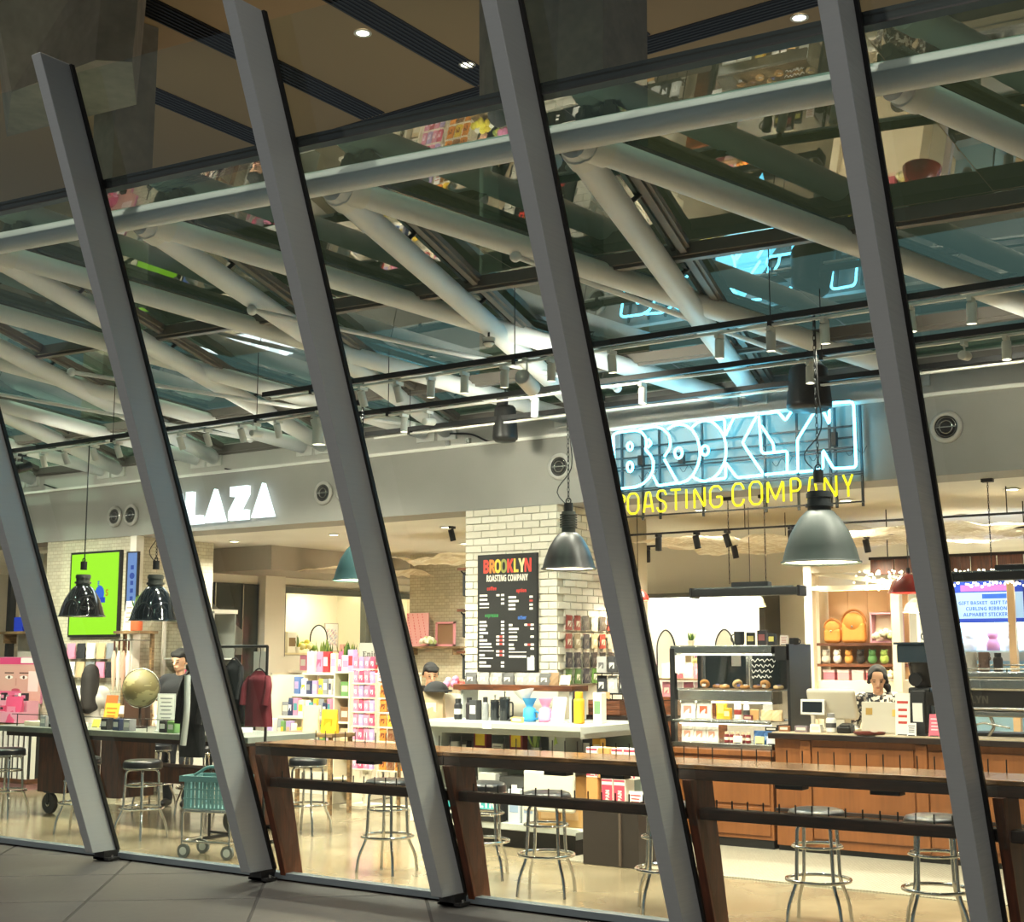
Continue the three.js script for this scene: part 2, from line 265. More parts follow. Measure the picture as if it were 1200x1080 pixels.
// ------------------------------------------------------------------ neon sign on the fascia
const NEON = [
[[-1.049,0.258],[-0.914,0.26],[-0.83,0.285],[-0.759,0.336],[-0.716,0.406],[-0.708,0.492],[-0.741,0.562],[-0.797,0.616],[-0.782,0.671],[-0.788,0.733],[-0.836,0.794],[-0.906,0.819],[-1.121,0.814],[-1.157,0.792],[-1.142,0.276],[-1.135,0.257],[-1.049,0.258]],
[[-0.94,0.662],[-0.943,0.646],[-0.951,0.634],[-0.962,0.628],[-0.975,0.629],[-0.986,0.637],[-0.994,0.651],[-0.996,0.667],[-0.993,0.683],[-0.985,0.696],[-0.974,0.702],[-0.961,0.701],[-0.95,0.692],[-0.942,0.679],[-0.94,0.662]],
[[-0.94,0.461],[-0.943,0.44],[-0.952,0.425],[-0.965,0.417],[-0.978,0.418],[-0.991,0.428],[-0.999,0.445],[-1.002,0.466],[-0.999,0.486],[-0.99,0.502],[-0.977,0.51],[-0.963,0.509],[-0.951,0.498],[-0.942,0.481],[-0.94,0.461]],
[[-0.864,0.821],[-0.681,0.835],[-0.599,0.802],[-0.538,0.741],[-0.519,0.672],[-0.527,0.611],[-0.59,0.531]],
[[-0.59,0.506],[-0.451,0.27],[-0.663,0.255],[-0.717,0.357]],
[[-0.76,0.718],[-0.726,0.672],[-0.768,0.639]],
[[-0.551,0.792],[-0.488,0.826],[-0.42,0.831],[-0.353,0.813],[-0.286,0.766],[-0.235,0.683],[-0.21,0.584],[-0.209,0.499],[-0.234,0.417],[-0.282,0.336],[-0.35,0.281],[-0.445,0.264]],
[[-0.396,0.551],[-0.4,0.53],[-0.412,0.513],[-0.428,0.504],[-0.446,0.506],[-0.463,0.517],[-0.473,0.536],[-0.477,0.558],[-0.473,0.58],[-0.461,0.597],[-0.444,0.605],[-0.426,0.604],[-0.41,0.593],[-0.399,0.574],[-0.396,0.551]],
[[-0.289,0.785],[-0.232,0.828],[-0.151,0.842],[-0.072,0.819],[-0.008,0.758],[0.042,0.681],[0.063,0.584],[0.061,0.489],[0.036,0.407],[-0.018,0.328],[-0.085,0.28],[-0.164,0.262],[-0.23,0.278],[-0.289,0.313]],
[[-0.118,0.552],[-0.122,0.532],[-0.133,0.517],[-0.148,0.51],[-0.164,0.511],[-0.179,0.521],[-0.189,0.538],[-0.192,0.558],[-0.188,0.578],[-0.177,0.593],[-0.162,0.6],[-0.146,0.599],[-0.131,0.589],[-0.121,0.572],[-0.118,0.552]],
[[-0.092,0.839],[0.053,0.836],[0.056,0.692]],
[[0.055,0.406],[0.052,0.276],[-0.091,0.272]],
[[0.059,0.68],[0.153,0.844],[0.39,0.844],[0.23,0.593],[0.437,0.277],[0.165,0.273],[0.059,0.418]],
[[0.402,0.831],[0.418,0.494],[0.442,0.475],[0.672,0.478],[0.666,0.282],[0.45,0.279]],
[[0.425,0.735],[0.538,0.554],[0.543,0.489]],
[[0.428,0.849],[0.597,0.847],[0.662,0.758],[0.732,0.85],[0.975,0.854],[0.773,0.574],[0.77,0.28],[0.678,0.281]],
[[1.011,0.844],[1.082,0.682],[1.083,0.86],[1.119,0.873],[1.294,0.866],[1.311,0.836],[1.314,0.294],[1.296,0.279],[1.104,0.283],[1.01,0.461],[1.01,0.296],[0.968,0.282],[0.782,0.279]],
];
const neonWhite = emit(0x66d4ff, 12), neonYellow = emit(0xffe60a, 1.5);
{
  const t = thing('neon_sign', 'white outline neon lettering over yellow neon lettering on the fascia', 'neon sign', [-5.65, 3.1, -3.36]);
  const names = ['letter_b', 'letter_b', 'letter_b', 'letter_r', 'letter_r', 'letter_r', 'letter_o', 'letter_o', 'letter_o', 'letter_o', 'letter_k', 'letter_k', 'letter_k', 'letter_l', 'letter_l', 'letter_y', 'letter_n'];
  NEON.forEach((p, i) => sub(t, 'neon_' + names[i], bent(p.map(([x, y]) => [x, y, 0]), 0.0125, 0.02, 8, 4), neonWhite));
  // single-stroke letters in a unit box, x then y
  const F = {
    R: [[[0, 0], [0, 1], [0.6, 1], [1, 0.86], [1, 0.66], [0.6, 0.52], [0, 0.52]], [[0.5, 0.5], [1, 0]]], O: [[[0, 0.2], [0, 0.8], [0.25, 1], [0.75, 1], [1, 0.8], [1, 0.2], [0.75, 0], [0.25, 0], [0, 0.2]]],
    A: [[[0, 0], [0.3, 1], [0.7, 1], [1, 0]], [[0.12, 0.3], [0.88, 0.3]]], S: [[[1, 0.78], [0.8, 1], [0.2, 1], [0, 0.75], [0.2, 0.58], [0.8, 0.45], [1, 0.22], [0.8, 0], [0.2, 0], [0, 0.2]]], T: [[[0, 1], [1, 1]], [[0.5, 1], [0.5, 0]]], I: [[[0.5, 0], [0.5, 1]]],
    N: [[[0, 0], [0, 1], [1, 0], [1, 1]]], G: [[[1, 0.8], [0.75, 1], [0.25, 1], [0, 0.8], [0, 0.2], [0.25, 0], [0.75, 0], [1, 0.15], [1, 0.48], [0.55, 0.48]]], C: [[[1, 0.72], [1, 0.82], [0.75, 1], [0.25, 1], [0, 0.8], [0, 0.2], [0.25, 0], [0.75, 0], [1, 0.18], [1, 0.28]]],
    M: [[[0, 0], [0, 1], [0.5, 0.1], [1, 1], [1, 0]]], P: [[[0, 0], [0, 1], [0.7, 1], [1, 0.85], [1, 0.6], [0.7, 0.45], [0, 0.45]]], Y: [[[0, 1], [0.5, 0.45], [1, 1]], [[0.5, 0.45], [0.5, 0]]],
  };
  for (const [c, x0, x1, y0, y1] of [['R', -1.128, -1.028, 0, 0.197], ['O', -0.993, -0.876, 0.002, 0.198], ['A', -0.817, -0.716, 0.005, 0.198], ['S', -0.671, -0.572, 0.006, 0.204], ['T', -0.52, -0.416, 0.008, 0.202], ['I', -0.358, -0.353, 0.017, 0.2], ['N', -0.271, -0.163, 0.014, 0.206], ['G', -0.106, 0.013, 0.012, 0.206], ['C', 0.125, 0.234, 0.012, 0.215], ['O', 0.297, 0.417, 0.012, 0.22], ['M', 0.473, 0.628, 0.02, 0.22], ['P', 0.701, 0.792, 0.018, 0.22], ['A', 0.858, 0.954, 0.024, 0.22], ['N', 1.019, 1.13, 0.022, 0.218], ['Y', 1.195, 1.281, 0.025, 0.219]])
    sub(t, 'neon_letter_small', F[c].map(s => bent(s.map(([u, v]) => [x0 + u * (x1 - x0), y0 + v * (y1 - y0), 0.01]), 0.011, 0.012, 8, 3)), neonYellow);
  const bars = [];
  for (const y of [0.245, -0.02, 0.225]) bars.push(bx(2.56, 0.014, 0.014, 0.08, y, -0.05));
  for (const y of [0.47, 0.56, 0.66, 0.44]) bars.push(bx(2.46, 0.016, 0.016, 0.07, y, -0.06));
  for (const x of [-1.1, -0.87, -0.68, -0.22, 0.42, 0.74, 1.05, 1.1, 1.34]) bars.push(bx(0.02, 0.9, 0.02, x, 0.39, -0.07));
  sub(t, 'frame', bars, m.darkMetal);
  sub(t, 'transformer', [rb(0.05, 0.13, 0.05, 0.005, 1.11, 0.55, -0.03), rb(0.06, 0.1, 0.05, 0.005, -0.86, 0.52, -0.03), rb(0.06, 0.1, 0.05, 0.005, -0.42, 0.5, -0.03)], m.black);
  sub(t, 'lead_wire', [[-0.9, 0.38], [-0.45, 0.42], [0.5, 0.4], [0.86, 0.42], [1.2, 0.44]].map(([x, y]) => tube([[x, y, -0.05], [x + 0.05, y - 0.05, -0.03], [x + 0.1, y + 0.02, -0.04], [x + 0.16, y - 0.04, -0.03], [x + 0.2, y + 0.03, -0.05]], 0.003, 16, 5)), m.black);
  const l = new THREE.RectAreaLight(0x6fdcff, 4, 2.5, 0.65); l.position.set(0.05, 0.55, 0.05); l.lookAt(-5.6, 3.65, 5); t.add(l);
}
{
  // white light-box letters
  const t = thing('letter_sign', 'white light-box lettering with solid triangle letters on the grey fascia', 'letter sign', [0, 0, -3.43]);
  const g = emit(0xf3fbff, 1.8), L = (pts, x, y) => sub(t, 'glowing_letter', extr(pts.map(([a, b]) => [a + x, b + y]), 0.07, 0.004), g);
  const tri = [[0, 0], [0.34, 0], [0.17, 0.4]];
  L([[0, 0], [0.1, 0], [0.1, 0.13], [0.24, 0.14], [0.3, 0.26], [0.24, 0.4], [0, 0.4]], -13.38, 3.35);
  L([[0, 0], [0.28, 0], [0.26, 0.1], [0.1, 0.1], [0.1, 0.4], [0, 0.4]], -13.0, 3.35);
  L(tri, -12.67, 3.355); L([[0, 0], [0.3, 0], [0.3, 0.11], [0.17, 0.11], [0.3, 0.3], [0.3, 0.4], [0.02, 0.4], [0.02, 0.29], [0.13, 0.29], [0, 0.1]], -12.24, 3.36); L(tri, -11.85, 3.37);
  const l = new THREE.RectAreaLight(0xeef8ff, 3, 1.9, 0.35); l.position.set(-12.4, 3.56, 0.06); l.lookAt(-12.4, 3.56, 5); t.add(l);
}
// ------------------------------------------------------------------ round air nozzles on the fascia
{
  const proto = thing('air_nozzle', 'round air nozzle alone on the fascia to the right of the neon sign', 'vent', [-3.57, 3.68, -3.5]);
  sub(proto, 'ring', lathe([[0.125, 0], [0.14, 0.012], [0.135, 0.03], [0.11, 0.045], [0.098, 0.03], [0.098, 0]], 28).rotateX(Math.PI / 2), C(0xaaa7a0, 0.5));
  sub(proto, 'inner_dish', lathe([[0.098, 0.03], [0.085, 0.005], [0, 0.002]], 28).rotateX(Math.PI / 2), m.black);
  sub(proto, 'vane', [new THREE.TorusGeometry(0.055, 0.007, 6, 24).translate(0, 0, 0.028), bx(0.18, 0.012, 0.012, 0, 0, 0.028), new THREE.TorusGeometry(0.085, 0.004, 6, 24).translate(0, 0, 0.025)], m.steel);
  copy(proto, [-7.52, 3.65, -3.5], 0, 'round air nozzle next to the chain of the black pendant'); copy(proto, [-7.2, 3.65, -3.5], 0, 'round air nozzle half behind the mullion beside the neon sign');
  copy(proto, [-10.77, 3.6, -3.5], 0, 'round air nozzle of the pair right of the white letters', 'pair of nozzles right of the white letters'); copy(proto, [-10.44, 3.6, -3.5], 0, 'round air nozzle of the pair right of the white letters', 'pair of nozzles right of the white letters');
  copy(proto, [-14.45, 3.54, -3.5], 0, 'round air nozzle of the pair above the green screen', 'pair of nozzles above the green screen'); copy(proto, [-14.13, 3.54, -3.5], 0, 'round air nozzle of the pair above the green screen', 'pair of nozzles above the green screen');
}
// ------------------------------------------------------------------ lighting rails under the roof
function spotCan(x, y, z, to, cd, label, group, mat = m.white, k = 1, name = 'track_spotlight') {
  const t = thing(name, label, 'spotlight', [x, y, z], 0, group), d = V(...to).sub(V(x, y - 0.1, z)).normalize();
  const q = new THREE.Quaternion().setFromUnitVectors(V(0, -1, 0), d), P = (g) => g.applyQuaternion(q).translate(0, -0.1 * k, 0);
  sub(t, 'mount', [bx(0.03, 0.03, 0.1, 0, -0.012, 0), cyl(0.008, 0.08, 0, -0.05, 0, 8)], mat);
  sub(t, 'can', P(lathe([[0.001, 0.07], [0.03, 0.07], [0.034, 0.06], [0.034, -0.07], [0.031, -0.07], [0.028, -0.05]].map(([a, b]) => [a * k, b * k]), 18)), mat);
  sub(t, 'glowing_lens', P(cyl(0.028 * k, 0.004, 0, -0.058 * k, 0, 16)), glowWarm);
  if (cd) { const a = V(0, -0.1 * k, 0).addScaledVector(d, 0.08 * k); spot(t, [a.x, a.y, a.z], [a.x + d.x * 3, a.y + d.y * 3, a.z + d.z * 3], cd, 1.1, 1, 0xfff2e0, 2); }
}
for (const [z, y, x0, x1, lab] of [[-0.65, 4.1, -8.9, 2.5, 'black lighting rail with white spotlights nearest the glass front'], [-1.45, 4.1, -17, -8.4, 'black lighting rail with white spotlights above the long stone table'], [-1.82, 4.08, -9, 2.5, 'black lighting rail in the middle, carrying few spotlights'], [-2.76, 4.07, -9.5, 2.5, 'thin black rail close to the fascia with the black speakers']]) {
  const t = thing('lighting_rail', lab, 'rail');
  sub(t, 'rail', bx(x1 - x0, 0.045, 0.04, (x0 + x1) / 2, y, z), m.black);
  sub(t, 'track', bx((x1 - x0) * 0.98, 0.018, 0.03, (x0 + x1) / 2, y - 0.05, z), m.white);
  for (let x = x0 + 0.6; x < x1; x += 2.2) { sub(t, 'hanger_wire', rod([x, y, z], [x, roofY(x, z) - 0.05, z], 0.004, 6), m.darkMetal); sub(t, 'clip', bx(0.03, 0.06, 0.05, x, y - 0.03, z), m.black); }
}
for (const x of [-8.1, -7.7, -7.3, -6.95, -6.6, -6.2, -5.75, -5.2, -4.3, -3.9, -3.5, -2.9, -2.5]) spotCan(x, 4.035, -0.65, [x + rr(-0.3, 0.3), 0, x > -7.2 ? -0.9 : -2.2], 11, 'white track spotlight on the front lighting rail', 'white spotlights on the front rail');
for (const x of [-16.2, -15.4, -14.6, -14, -13.2, -12.8, -12.3, -11.9, -11.5, -10.9, -10.5, -10, -9.5, -9]) spotCan(x, 4.035, -1.45, [x + rr(-0.3, 0.3), 0.8, -2.8], 15, 'white track spotlight on the rail above the stone table', 'white spotlights above the stone table');  // the leftmost three are out of view, added to brighten the far end
for (const x of [-8.2, -6.7, -5.6, -4.1, -2.6]) spotCan(x, 4.018, -1.82, [x, 0, -1.6], 24, 'white track spotlight on the middle lighting rail', 'white spotlights on the middle rail');
for (const x of [-7.9, -2.9]) spotCan(x, 4.018, -1.82, [x, 4.15, -4], 4, 'white track spotlight added on the middle rail to brighten the upper wall', 'added wall washing spotlights on the middle rail');  // extra spots, put in to brighten the upper wall
for (const x of [-15.8, -13.7, -11.2, -9.8]) spotCan(x, 4.035, -1.45, [x, 4.15, -4], 4.5, 'white track spotlight added above the stone table to brighten the upper wall', 'added wall washing spotlights above the stone table');  // more added spots that lift the upper wall
for (const [x, y, z, to, l] of [[-5.98, 4.07, -0.65, [-6.6, 3.5, -3], 'large white projector tilted on the front rail'], [-8.95, 4.07, -1.45, [-9, 0, -1.5], 'large white cylinder projector hanging straight near the mullion']]) spotCan(x, y, z, to, 25, l, undefined, m.white, 1.9, 'projector_lamp');
spotCan(-13.6, 4.045, -1.45, [-14.2, 3.2, 0.5], 6, 'large grey floodlight facing out at the end of the rail', undefined, m.darkMetal, 1.6, 'projector_lamp');
for (const [x, lab] of [[-7.75, 'black hanging speaker above the white brick pillar'], [-4.54, 'large black hanging speaker above the neon sign']]) {
  const k = x < -5 ? 0.85 : 1.3, t = thing('pendant_speaker', lab, 'speaker', [x, x < -5 ? 3.86 : 3.84, -2.85]);
  sub(t, 'body', lathe([[0.001, 0.4], [0.1, 0.4], [0.125, 0.37], [0.15, 0.05], [0.145, 0.01], [0.12, 0]].map(([a, b]) => [a * k, b * (0.7 + k * 0.2)]), 28), m.black);
  sub(t, 'grille', lathe([[0.14 * k, 0.012], [0.12 * k, -0.012], [0.001, -0.02]], 28), m.darkMetal);
  sub(t, 'clamp', bx(0.1, 0.14, 0.06, 0, 0.36, 0.05), m.black);
  sub(t, 'cable', rod([0, 0.36, 0], [0, 0.66, 0], 0.006, 6), m.black);
}
// ------------------------------------------------------------------ pendant lamps
function chain(y0, y1, r = 0.012) { const g = []; for (let y = y0, i = 0; y < y1; y += 0.034, i++) { const q = new THREE.TorusGeometry(r, 0.0035, 5, 8).scale(0.7, 1.6, 1); if (i % 2) q.rotateY(Math.PI / 2); g.push(q.translate(0, y, 0)); } return g; }
function pendant(x, y, z, r, top, mat, label, kind, cd = 7) {
  const t = thing('pendant_lamp', label, 'pendant lamp', [x, y, z]), h = r * 1.36;
  const prof = [[r * 1.03, 0], [r * 1.03, 0.012], [r * 0.98, 0.016], [r * 0.9, h * 0.28], [r * 0.75, h * 0.58], [r * 0.52, h * 0.86], [r * 0.34, h], [r * 0.33, h * 0.98], [r * 0.5, h * 0.84], [r * 0.72, h * 0.56], [r * 0.87, h * 0.27], [r * 0.96, 0.01], [r * 1.02, 0]];
  const s = sub(t, 'shade', lathe(prof, 40), mat);
  sub(s, 'inner_lining', lathe([[r * 0.955, 0.012], [r * 0.865, h * 0.27], [r * 0.715, h * 0.56], [r * 0.49, h * 0.86], [0.001, h * 0.9]], 40), C(0xf6f2e6, 0.5));
  const neck = kind === 'fins' ? [] : [cyl(r * 0.3, r * 0.5, 0, h + r * 0.25, 0, 20), cyl(r * 0.36, 0.02, 0, h + r * 0.14, 0, 20), cyl(r * 0.33, 0.03, 0, h + r * 0.4, 0, 20)];
  if (kind === 'fins') { neck.push(cyl(r * 0.26, r * 0.78, 0, h + r * 0.4, 0, 20)); for (let i = 0; i < 6; i++) neck.push(cyl(r * 0.33, 0.008, 0, h + r * (0.22 + i * 0.09), 0, 20)); }
  sub(t, 'neck', neck, kind === 'fins' ? C(0x63655f, 0.4, 0.5) : kind === 'grey' ? C(0x2a2f33, 0.5) : C(0x50534f, 0.5, 0.3));
  sub(t, 'socket_cap', [cyl(0.035, 0.09, 0, h + r * 0.9, 0, 12), new THREE.TorusGeometry(0.022, 0.006, 6, 12).translate(0, h + r * 0.9 + 0.06, 0)], m.black);
  sub(t, 'chain', kind === 'wire' ? [rod([0.004, h + r, 0], [0, top - y, 0], 0.004, 6), rod([0.016, h + r, 0], [0.008, top - y, 0], 0.0035, 6)] : chain(h + r * 0.9 + 0.08, top - y, 0.013), m.darkMetal);
  if (kind !== 'wire') sub(t, 'power_cord', tube([[0.02, h + r * 0.9, 0], [-0.09, h + r + 0.12, 0.02], [0.03, h + r + 0.3, 0], [0.015, h + r + 0.6, 0], [0.01, top - y, 0]], 0.0045, 30, 6), m.black);
  sub(t, 'bulb', sph(r * 0.28, 0, h * 0.42, 0, 14), emit(0xfff1d4, 9));
  const l = new THREE.PointLight(0xffe4b8, cd, 0, 2); l.position.set(0, h * 0.42, 0); l.castShadow = true; l.shadow.radius = 3; t.add(l);
}
pendant(-5.6, 2.39, -0.65, 0.205, 4.085, M(0x0e0f10, 0.4), 'black bell pendant with finned neck hanging by the white brick pillar', 'fins');
pendant(-3.58, 2.36, -0.65, 0.262, 4.085, M(0x2f3836, 0.5), 'large grey dome pendant hanging in front of the neon sign', 'grey');
pendant(-12.4, 2.16, -1.45, 0.245, 4.085, m.blackGloss, 'glossy black pendant hanging before the green screen', 'wire', 4);
pendant(-11.22, 2.1, -1.45, 0.255, 4.085, M(0x10171c, 0.1, 0, { clearcoat: 1 }), 'glossy black pendant half hidden behind a mullion above the globe', 'chain', 4);
pendant(-7.7, 2.37, -0.65, 0.225, 4.085, M(0x35585c, 0.45), 'teal dome pendant half hidden behind a mullion', 'chain');
// ------------------------------------------------------------------ bar along the glass and its stools
{
  const t = thing('window_bar', 'long dark wooden bar on slanted plank legs along the inside of the glass', 'bar', [0, 0, 0]);
  for (let k = 0; k < 4; k++) { const a = [-7.93, -6.06, -4.19, -2.32][k], b = [-6.06, -4.19, -2.32, -0.3][k]; const s = sub(t, 'top_slab', rb(b - a - 0.004, 0.03, 0.5, 0.006, (a + b) / 2, 1.055, 0.05), m.barTop); sub(s, 'edge_beam', rb(b - a - 0.004, 0.065, 0.49, 0.006, (a + b) / 2, 1.007, 0.05), m.barWood); }
  for (const x of [-7.84, -5.99, -4.1, -2.2]) { sub(t, 'leg', uvm(extr([[0.355, 0.975], [0.06, 0.975], [-0.15, 0.0], [0.03, 0.0]].map(([z, y]) => [-z, y]), 0.06, 0.004).rotateY(Math.PI / 2)), m.legWood, [x, 0, 0]); }
  for (const [a, b] of [[-7.82, -6.02], [-5.96, -4.13], [-4.07, -2.23], [-2.17, -0.4]]) {
    const r = sub(t, 'foot_rail', rb(b - a, 0.07, 0.1, 0.008, (a + b) / 2, 0.765, 0.2), m.barWood);
    for (let x = a + 0.1; x < b - 0.04; x += 0.105) sub(r, 'peg', cyl(0.005, 0.055, x, 0.825, 0.2, 6), m.black);
    for (let x = a + 0.1; x < b - 0.04; x += 0.105) sub(r.parent.children[0], 'reflected_peg', cyl(0.004, 0.08, x, 1.108, -0.17, 6), m.black);  // upper row: reflection of the rail pegs, built as solid pegs
  }
  for (const x of [-6.9, -5.2, -4.75, -3.5, -2.9]) sub(t, 'bracket', rb(0.18, 0.035, 0.1, 0.004, x, 0.955, 0.12), m.black);
}
{
  const s = thing('bar_stool', 'black padded stool with chrome rings under the bar beside the first plank leg', 'stool', [0, 0, 0], 0, 'chrome bar stools along the window bar');
  sub(s, 'seat', lathe([[0.001, 0.745], [0.14, 0.742], [0.175, 0.732], [0.188, 0.712], [0.188, 0.66], [0.176, 0.65], [0.001, 0.648]], 32), m.seat);
  sub(s, 'seat_band', new THREE.TorusGeometry(0.188, 0.006, 6, 32).rotateX(Math.PI / 2).translate(0, 0.664, 0), m.chrome);
  for (let i = 0; i < 4; i++) { const a = Math.PI / 4 + i * Math.PI / 2, c = Math.cos(a), q = Math.sin(a), P = (r, y) => [c * r, y, q * r]; sub(s, 'leg', bent([P(0.03, 0.645), P(0.152, 0.645), P(0.17, 0.27), P(0.235, 0.13), P(0.25, 0)], 0.0125, 0.05, 10, 5), m.chrome); }
  sub(s, 'upper_ring', new THREE.TorusGeometry(0.162, 0.01, 8, 36).rotateX(Math.PI / 2).translate(0, 0.5, 0), m.chrome);
  sub(s, 'foot_ring', new THREE.TorusGeometry(0.208, 0.012, 8, 40).rotateX(Math.PI / 2).translate(0, 0.285, 0), m.chrome);
  sub(s, 'hub', cyl(0.06, 0.02, 0, 0.648, 0, 16), m.steel);
  s.position.set(-5.78, 0, -0.6); s.rotation.y = 0.35; s.userData.label = 'chrome bar stool in front of the boxed coffee gifts shelf';
  for (const [x, z, a, l, g] of [[-7.42, -0.72, 0.1, 'chrome bar stool standing alone in the bay left of the brick pillar mullion'], [-6.62, -0.95, 0.5, 'chrome bar stool half hidden behind the plank leg of the bar'], [-4.72, -0.5, 0.6, 'chrome bar stool beside the dark crate of pink boxes, cut by a mullion'], [-3.68, -0.68, 0.2, 'chrome bar stool before the wooden counter, below the grey pendant'], [-2.92, -0.75, 0.4, 'chrome bar stool before the wooden counter, next to the barista mullion'],
    [-10.72, -0.95, 0.1, 'chrome bar stool in front of the long stone table beside the teal basket'], [-11.58, -0.9, 0.5, 'chrome bar stool half hidden behind a mullion at the table trolley wheel'], [-13.3, -1.25, 0.3, 'chrome bar stool before the striped crate'], [-12.6, -2.72, 0.3, 'stool pushed under the far side of the stone table', 'stools on the far side of the stone table'], [-11.85, -2.66, 0.6, 'stool pushed under the far side of the stone table', 'stools on the far side of the stone table'], [-9.62, -2.1, 0.2, 'chrome bar stool at the short end of the stone table, seen under the bar']])
    copy(s, [x, 0, z], a, l, g);
}
// ------------------------------------------------------------------ small goods, each a thing of its own
const gcache = {};
const shared = (k, f) => gcache[k] ??= f();
const hexOf = c => typeof c === 'number' ? C(c) : c;
function carton(label, p, [w, h, d], c, o = {}) {            // printed box; stripe = colour of a label panel
  const t = thing(o.name || 'carton', label, o.cat || 'box', p, o.turn || 0, o.group), q = v => Math.round(v * 1000);
  sub(t, 'body', shared(`carton${q(w)}_${q(h)}_${q(d)}`, () => rb(w, h, d, 0.004, 0, h / 2, 0, 1)), hexOf(c));
  if (o.stripe !== undefined) sub(t, 'label', shared(`cl${q(w)}_${q(h)}_${q(d)}`, () => bx(w * 0.72, h * 0.42, 0.002, 0, h * 0.52, d / 2 + 0.001)), hexOf(o.stripe));
  if (o.lid !== undefined) sub(t, 'lid', shared(`ld${q(w)}_${q(h)}_${q(d)}`, () => rb(w + 0.006, h * 0.25, d + 0.006, 0.004, 0, h * 0.88, 0, 1)), hexOf(o.lid));
  return t;
}
function pouch(label, p, [w, h, d], c, o = {}) {             // soft bag, pinched at the top
  const t = thing(o.name || 'pouch', label, o.cat || 'pouch', p, o.turn || 0, o.group), q = v => Math.round(v * 1000);
  sub(t, 'bag', shared(`pouch${q(w)}_${q(h)}_${q(d)}`, () => {
    const g = new THREE.BoxGeometry(w, h, d, 5, 7, 2), a = g.attributes.position;
    for (let i = 0; i < a.count; i++) { const v = Math.max(0, a.getY(i) / h + 0.5), u = a.getX(i) / w * 2; const f = (1 - 0.93 * Math.pow(v, 1.6)) * (1 - 0.55 * u * u); a.setZ(i, a.getZ(i) * f + 0.004 * Math.sin(u * 9 + v * 13)); a.setX(i, a.getX(i) * (1 - 0.06 * Math.sin(v * 3.1))); a.setY(i, a.getY(i) + h / 2); }
    g.computeVertexNormals(); return g;
  }), hexOf(c));
  if (o.stripe !== undefined) sub(t, 'label', shared(`pl${q(w)}_${q(h)}_${q(d)}`, () => bx(w * 0.5, h * 0.4, 0.003, 0, h * 0.42, d * 0.36)), hexOf(o.stripe));
  return t;
}
function flask(label, p, r, h, c, o = {}) {                  // bottle or vacuum flask
  const t = thing(o.name || 'flask', label, o.cat || 'flask', p, o.turn || 0, o.group), s = o.shoulder ?? 0.9;
  sub(t, 'body', lathe([[0.001, 0], [r * 0.95, 0], [r, 0.012], [r, h * 0.66], [r * s, h * 0.74], [r * 0.7, h * 0.78]], 20), hexOf(c));
  sub(t, 'cap', lathe([[r * 0.72, h * 0.76], [r * 0.74, h * 0.98], [r * 0.6, h], [0.001, h]], 20), hexOf(o.cap ?? 0x17181a));
  if (o.stripe !== undefined) sub(t, 'label', new THREE.CylinderGeometry(r * 1.01, r * 1.01, h * 0.25, 20, 1, true).translate(0, h * 0.38, 0), hexOf(o.stripe));
  return t;
}
function mug(label, p, r, h, c, o = {}) {
  const t = thing(o.name || 'mug', label, o.cat || 'mug', p, o.turn || 0, o.group);
  sub(t, 'bowl', lathe([[0.001, 0], [r * 0.82, 0], [r, h * 0.2], [r * 1.02, h], [r * 0.94, h], [r * 0.9, h * 0.2], [0.001, h * 0.1]], 20), hexOf(c));
  sub(t, 'handle', new THREE.TorusGeometry(h * 0.3, 0.006, 6, 14, Math.PI).rotateZ(Math.PI / 2).translate(-r * 0.98, h * 0.5, 0), hexOf(c));
  return t;
}
function card(label, p, [w, h], c, o = {}) {                 // standing sign or sheet, tipped back a little
  const t = thing(o.name || 'sign_card', label, o.cat || 'sign', p, o.turn || 0, o.group);
  sub(t, 'sheet', bx(w, h, 0.006, 0, h / 2, 0).rotateX(-(o.tip ?? 0.12)), o.mat || hexOf(c));
  if (o.stripe !== undefined) sub(t, 'print', [0.78, 0.6, 0.45, 0.3].map((v, i) => bx(w * (i ? 0.6 : 0.75), h * 0.06, 0.002, 0, h * v, 0.004)).map(g => g.rotateX(-(o.tip ?? 0.12))), hexOf(o.stripe));
  if (o.foot !== false) sub(t, 'foot', bx(w * 0.7, 0.008, 0.06, 0, 0.004, -0.02), hexOf(o.footc ?? 0x333333));
  return t;
}
const leafGeo = (L, w) => { const g = new THREE.PlaneGeometry(w, L, 2, 5).translate(0, L / 2, 0), a = g.attributes.position; for (let i = 0; i < a.count; i++) { const v = a.getY(i) / L; a.setX(i, a.getX(i) * Math.sin(Math.PI * (0.12 + 0.86 * v))); a.setZ(i, -v * v * L * 0.45 + Math.abs(a.getX(i)) * 0.35); } g.computeVertexNormals(); return g; };
const leafMat = [0x3f6b2e, 0x6d8f3a, 0x8aa24c].map(c => M(c, 0.55, 0, { side: THREE.DoubleSide }));
function plant(label, p, R, H, pot, o = {}) {
  const t = thing(o.name || 'potted_plant', label, 'plant', p, o.turn || 0, o.group), ph = H * 0.35;
  sub(t, 'pot', lathe([[0.001, 0], [R * 0.4, 0], [R * 0.52, ph], [R * 0.46, ph], [R * 0.42, ph * 0.8], [0.001, ph * 0.8]], 16), hexOf(pot));
  const g = shared(`leaf${Math.round(H * 100)}`, () => leafGeo(H * 0.75, H * 0.2)), n = o.n || 12;
  for (let i = 0; i < n; i++) { const l = sub(t, 'leaf', g, leafMat[i % 3], [0, ph * 0.8, 0]); l.rotation.set(rr(0.2, 1.0), i * 2.4, 0, 'YXZ'); l.scale.setScalar(rr(0.7, 1.05)); }
  return t;
}
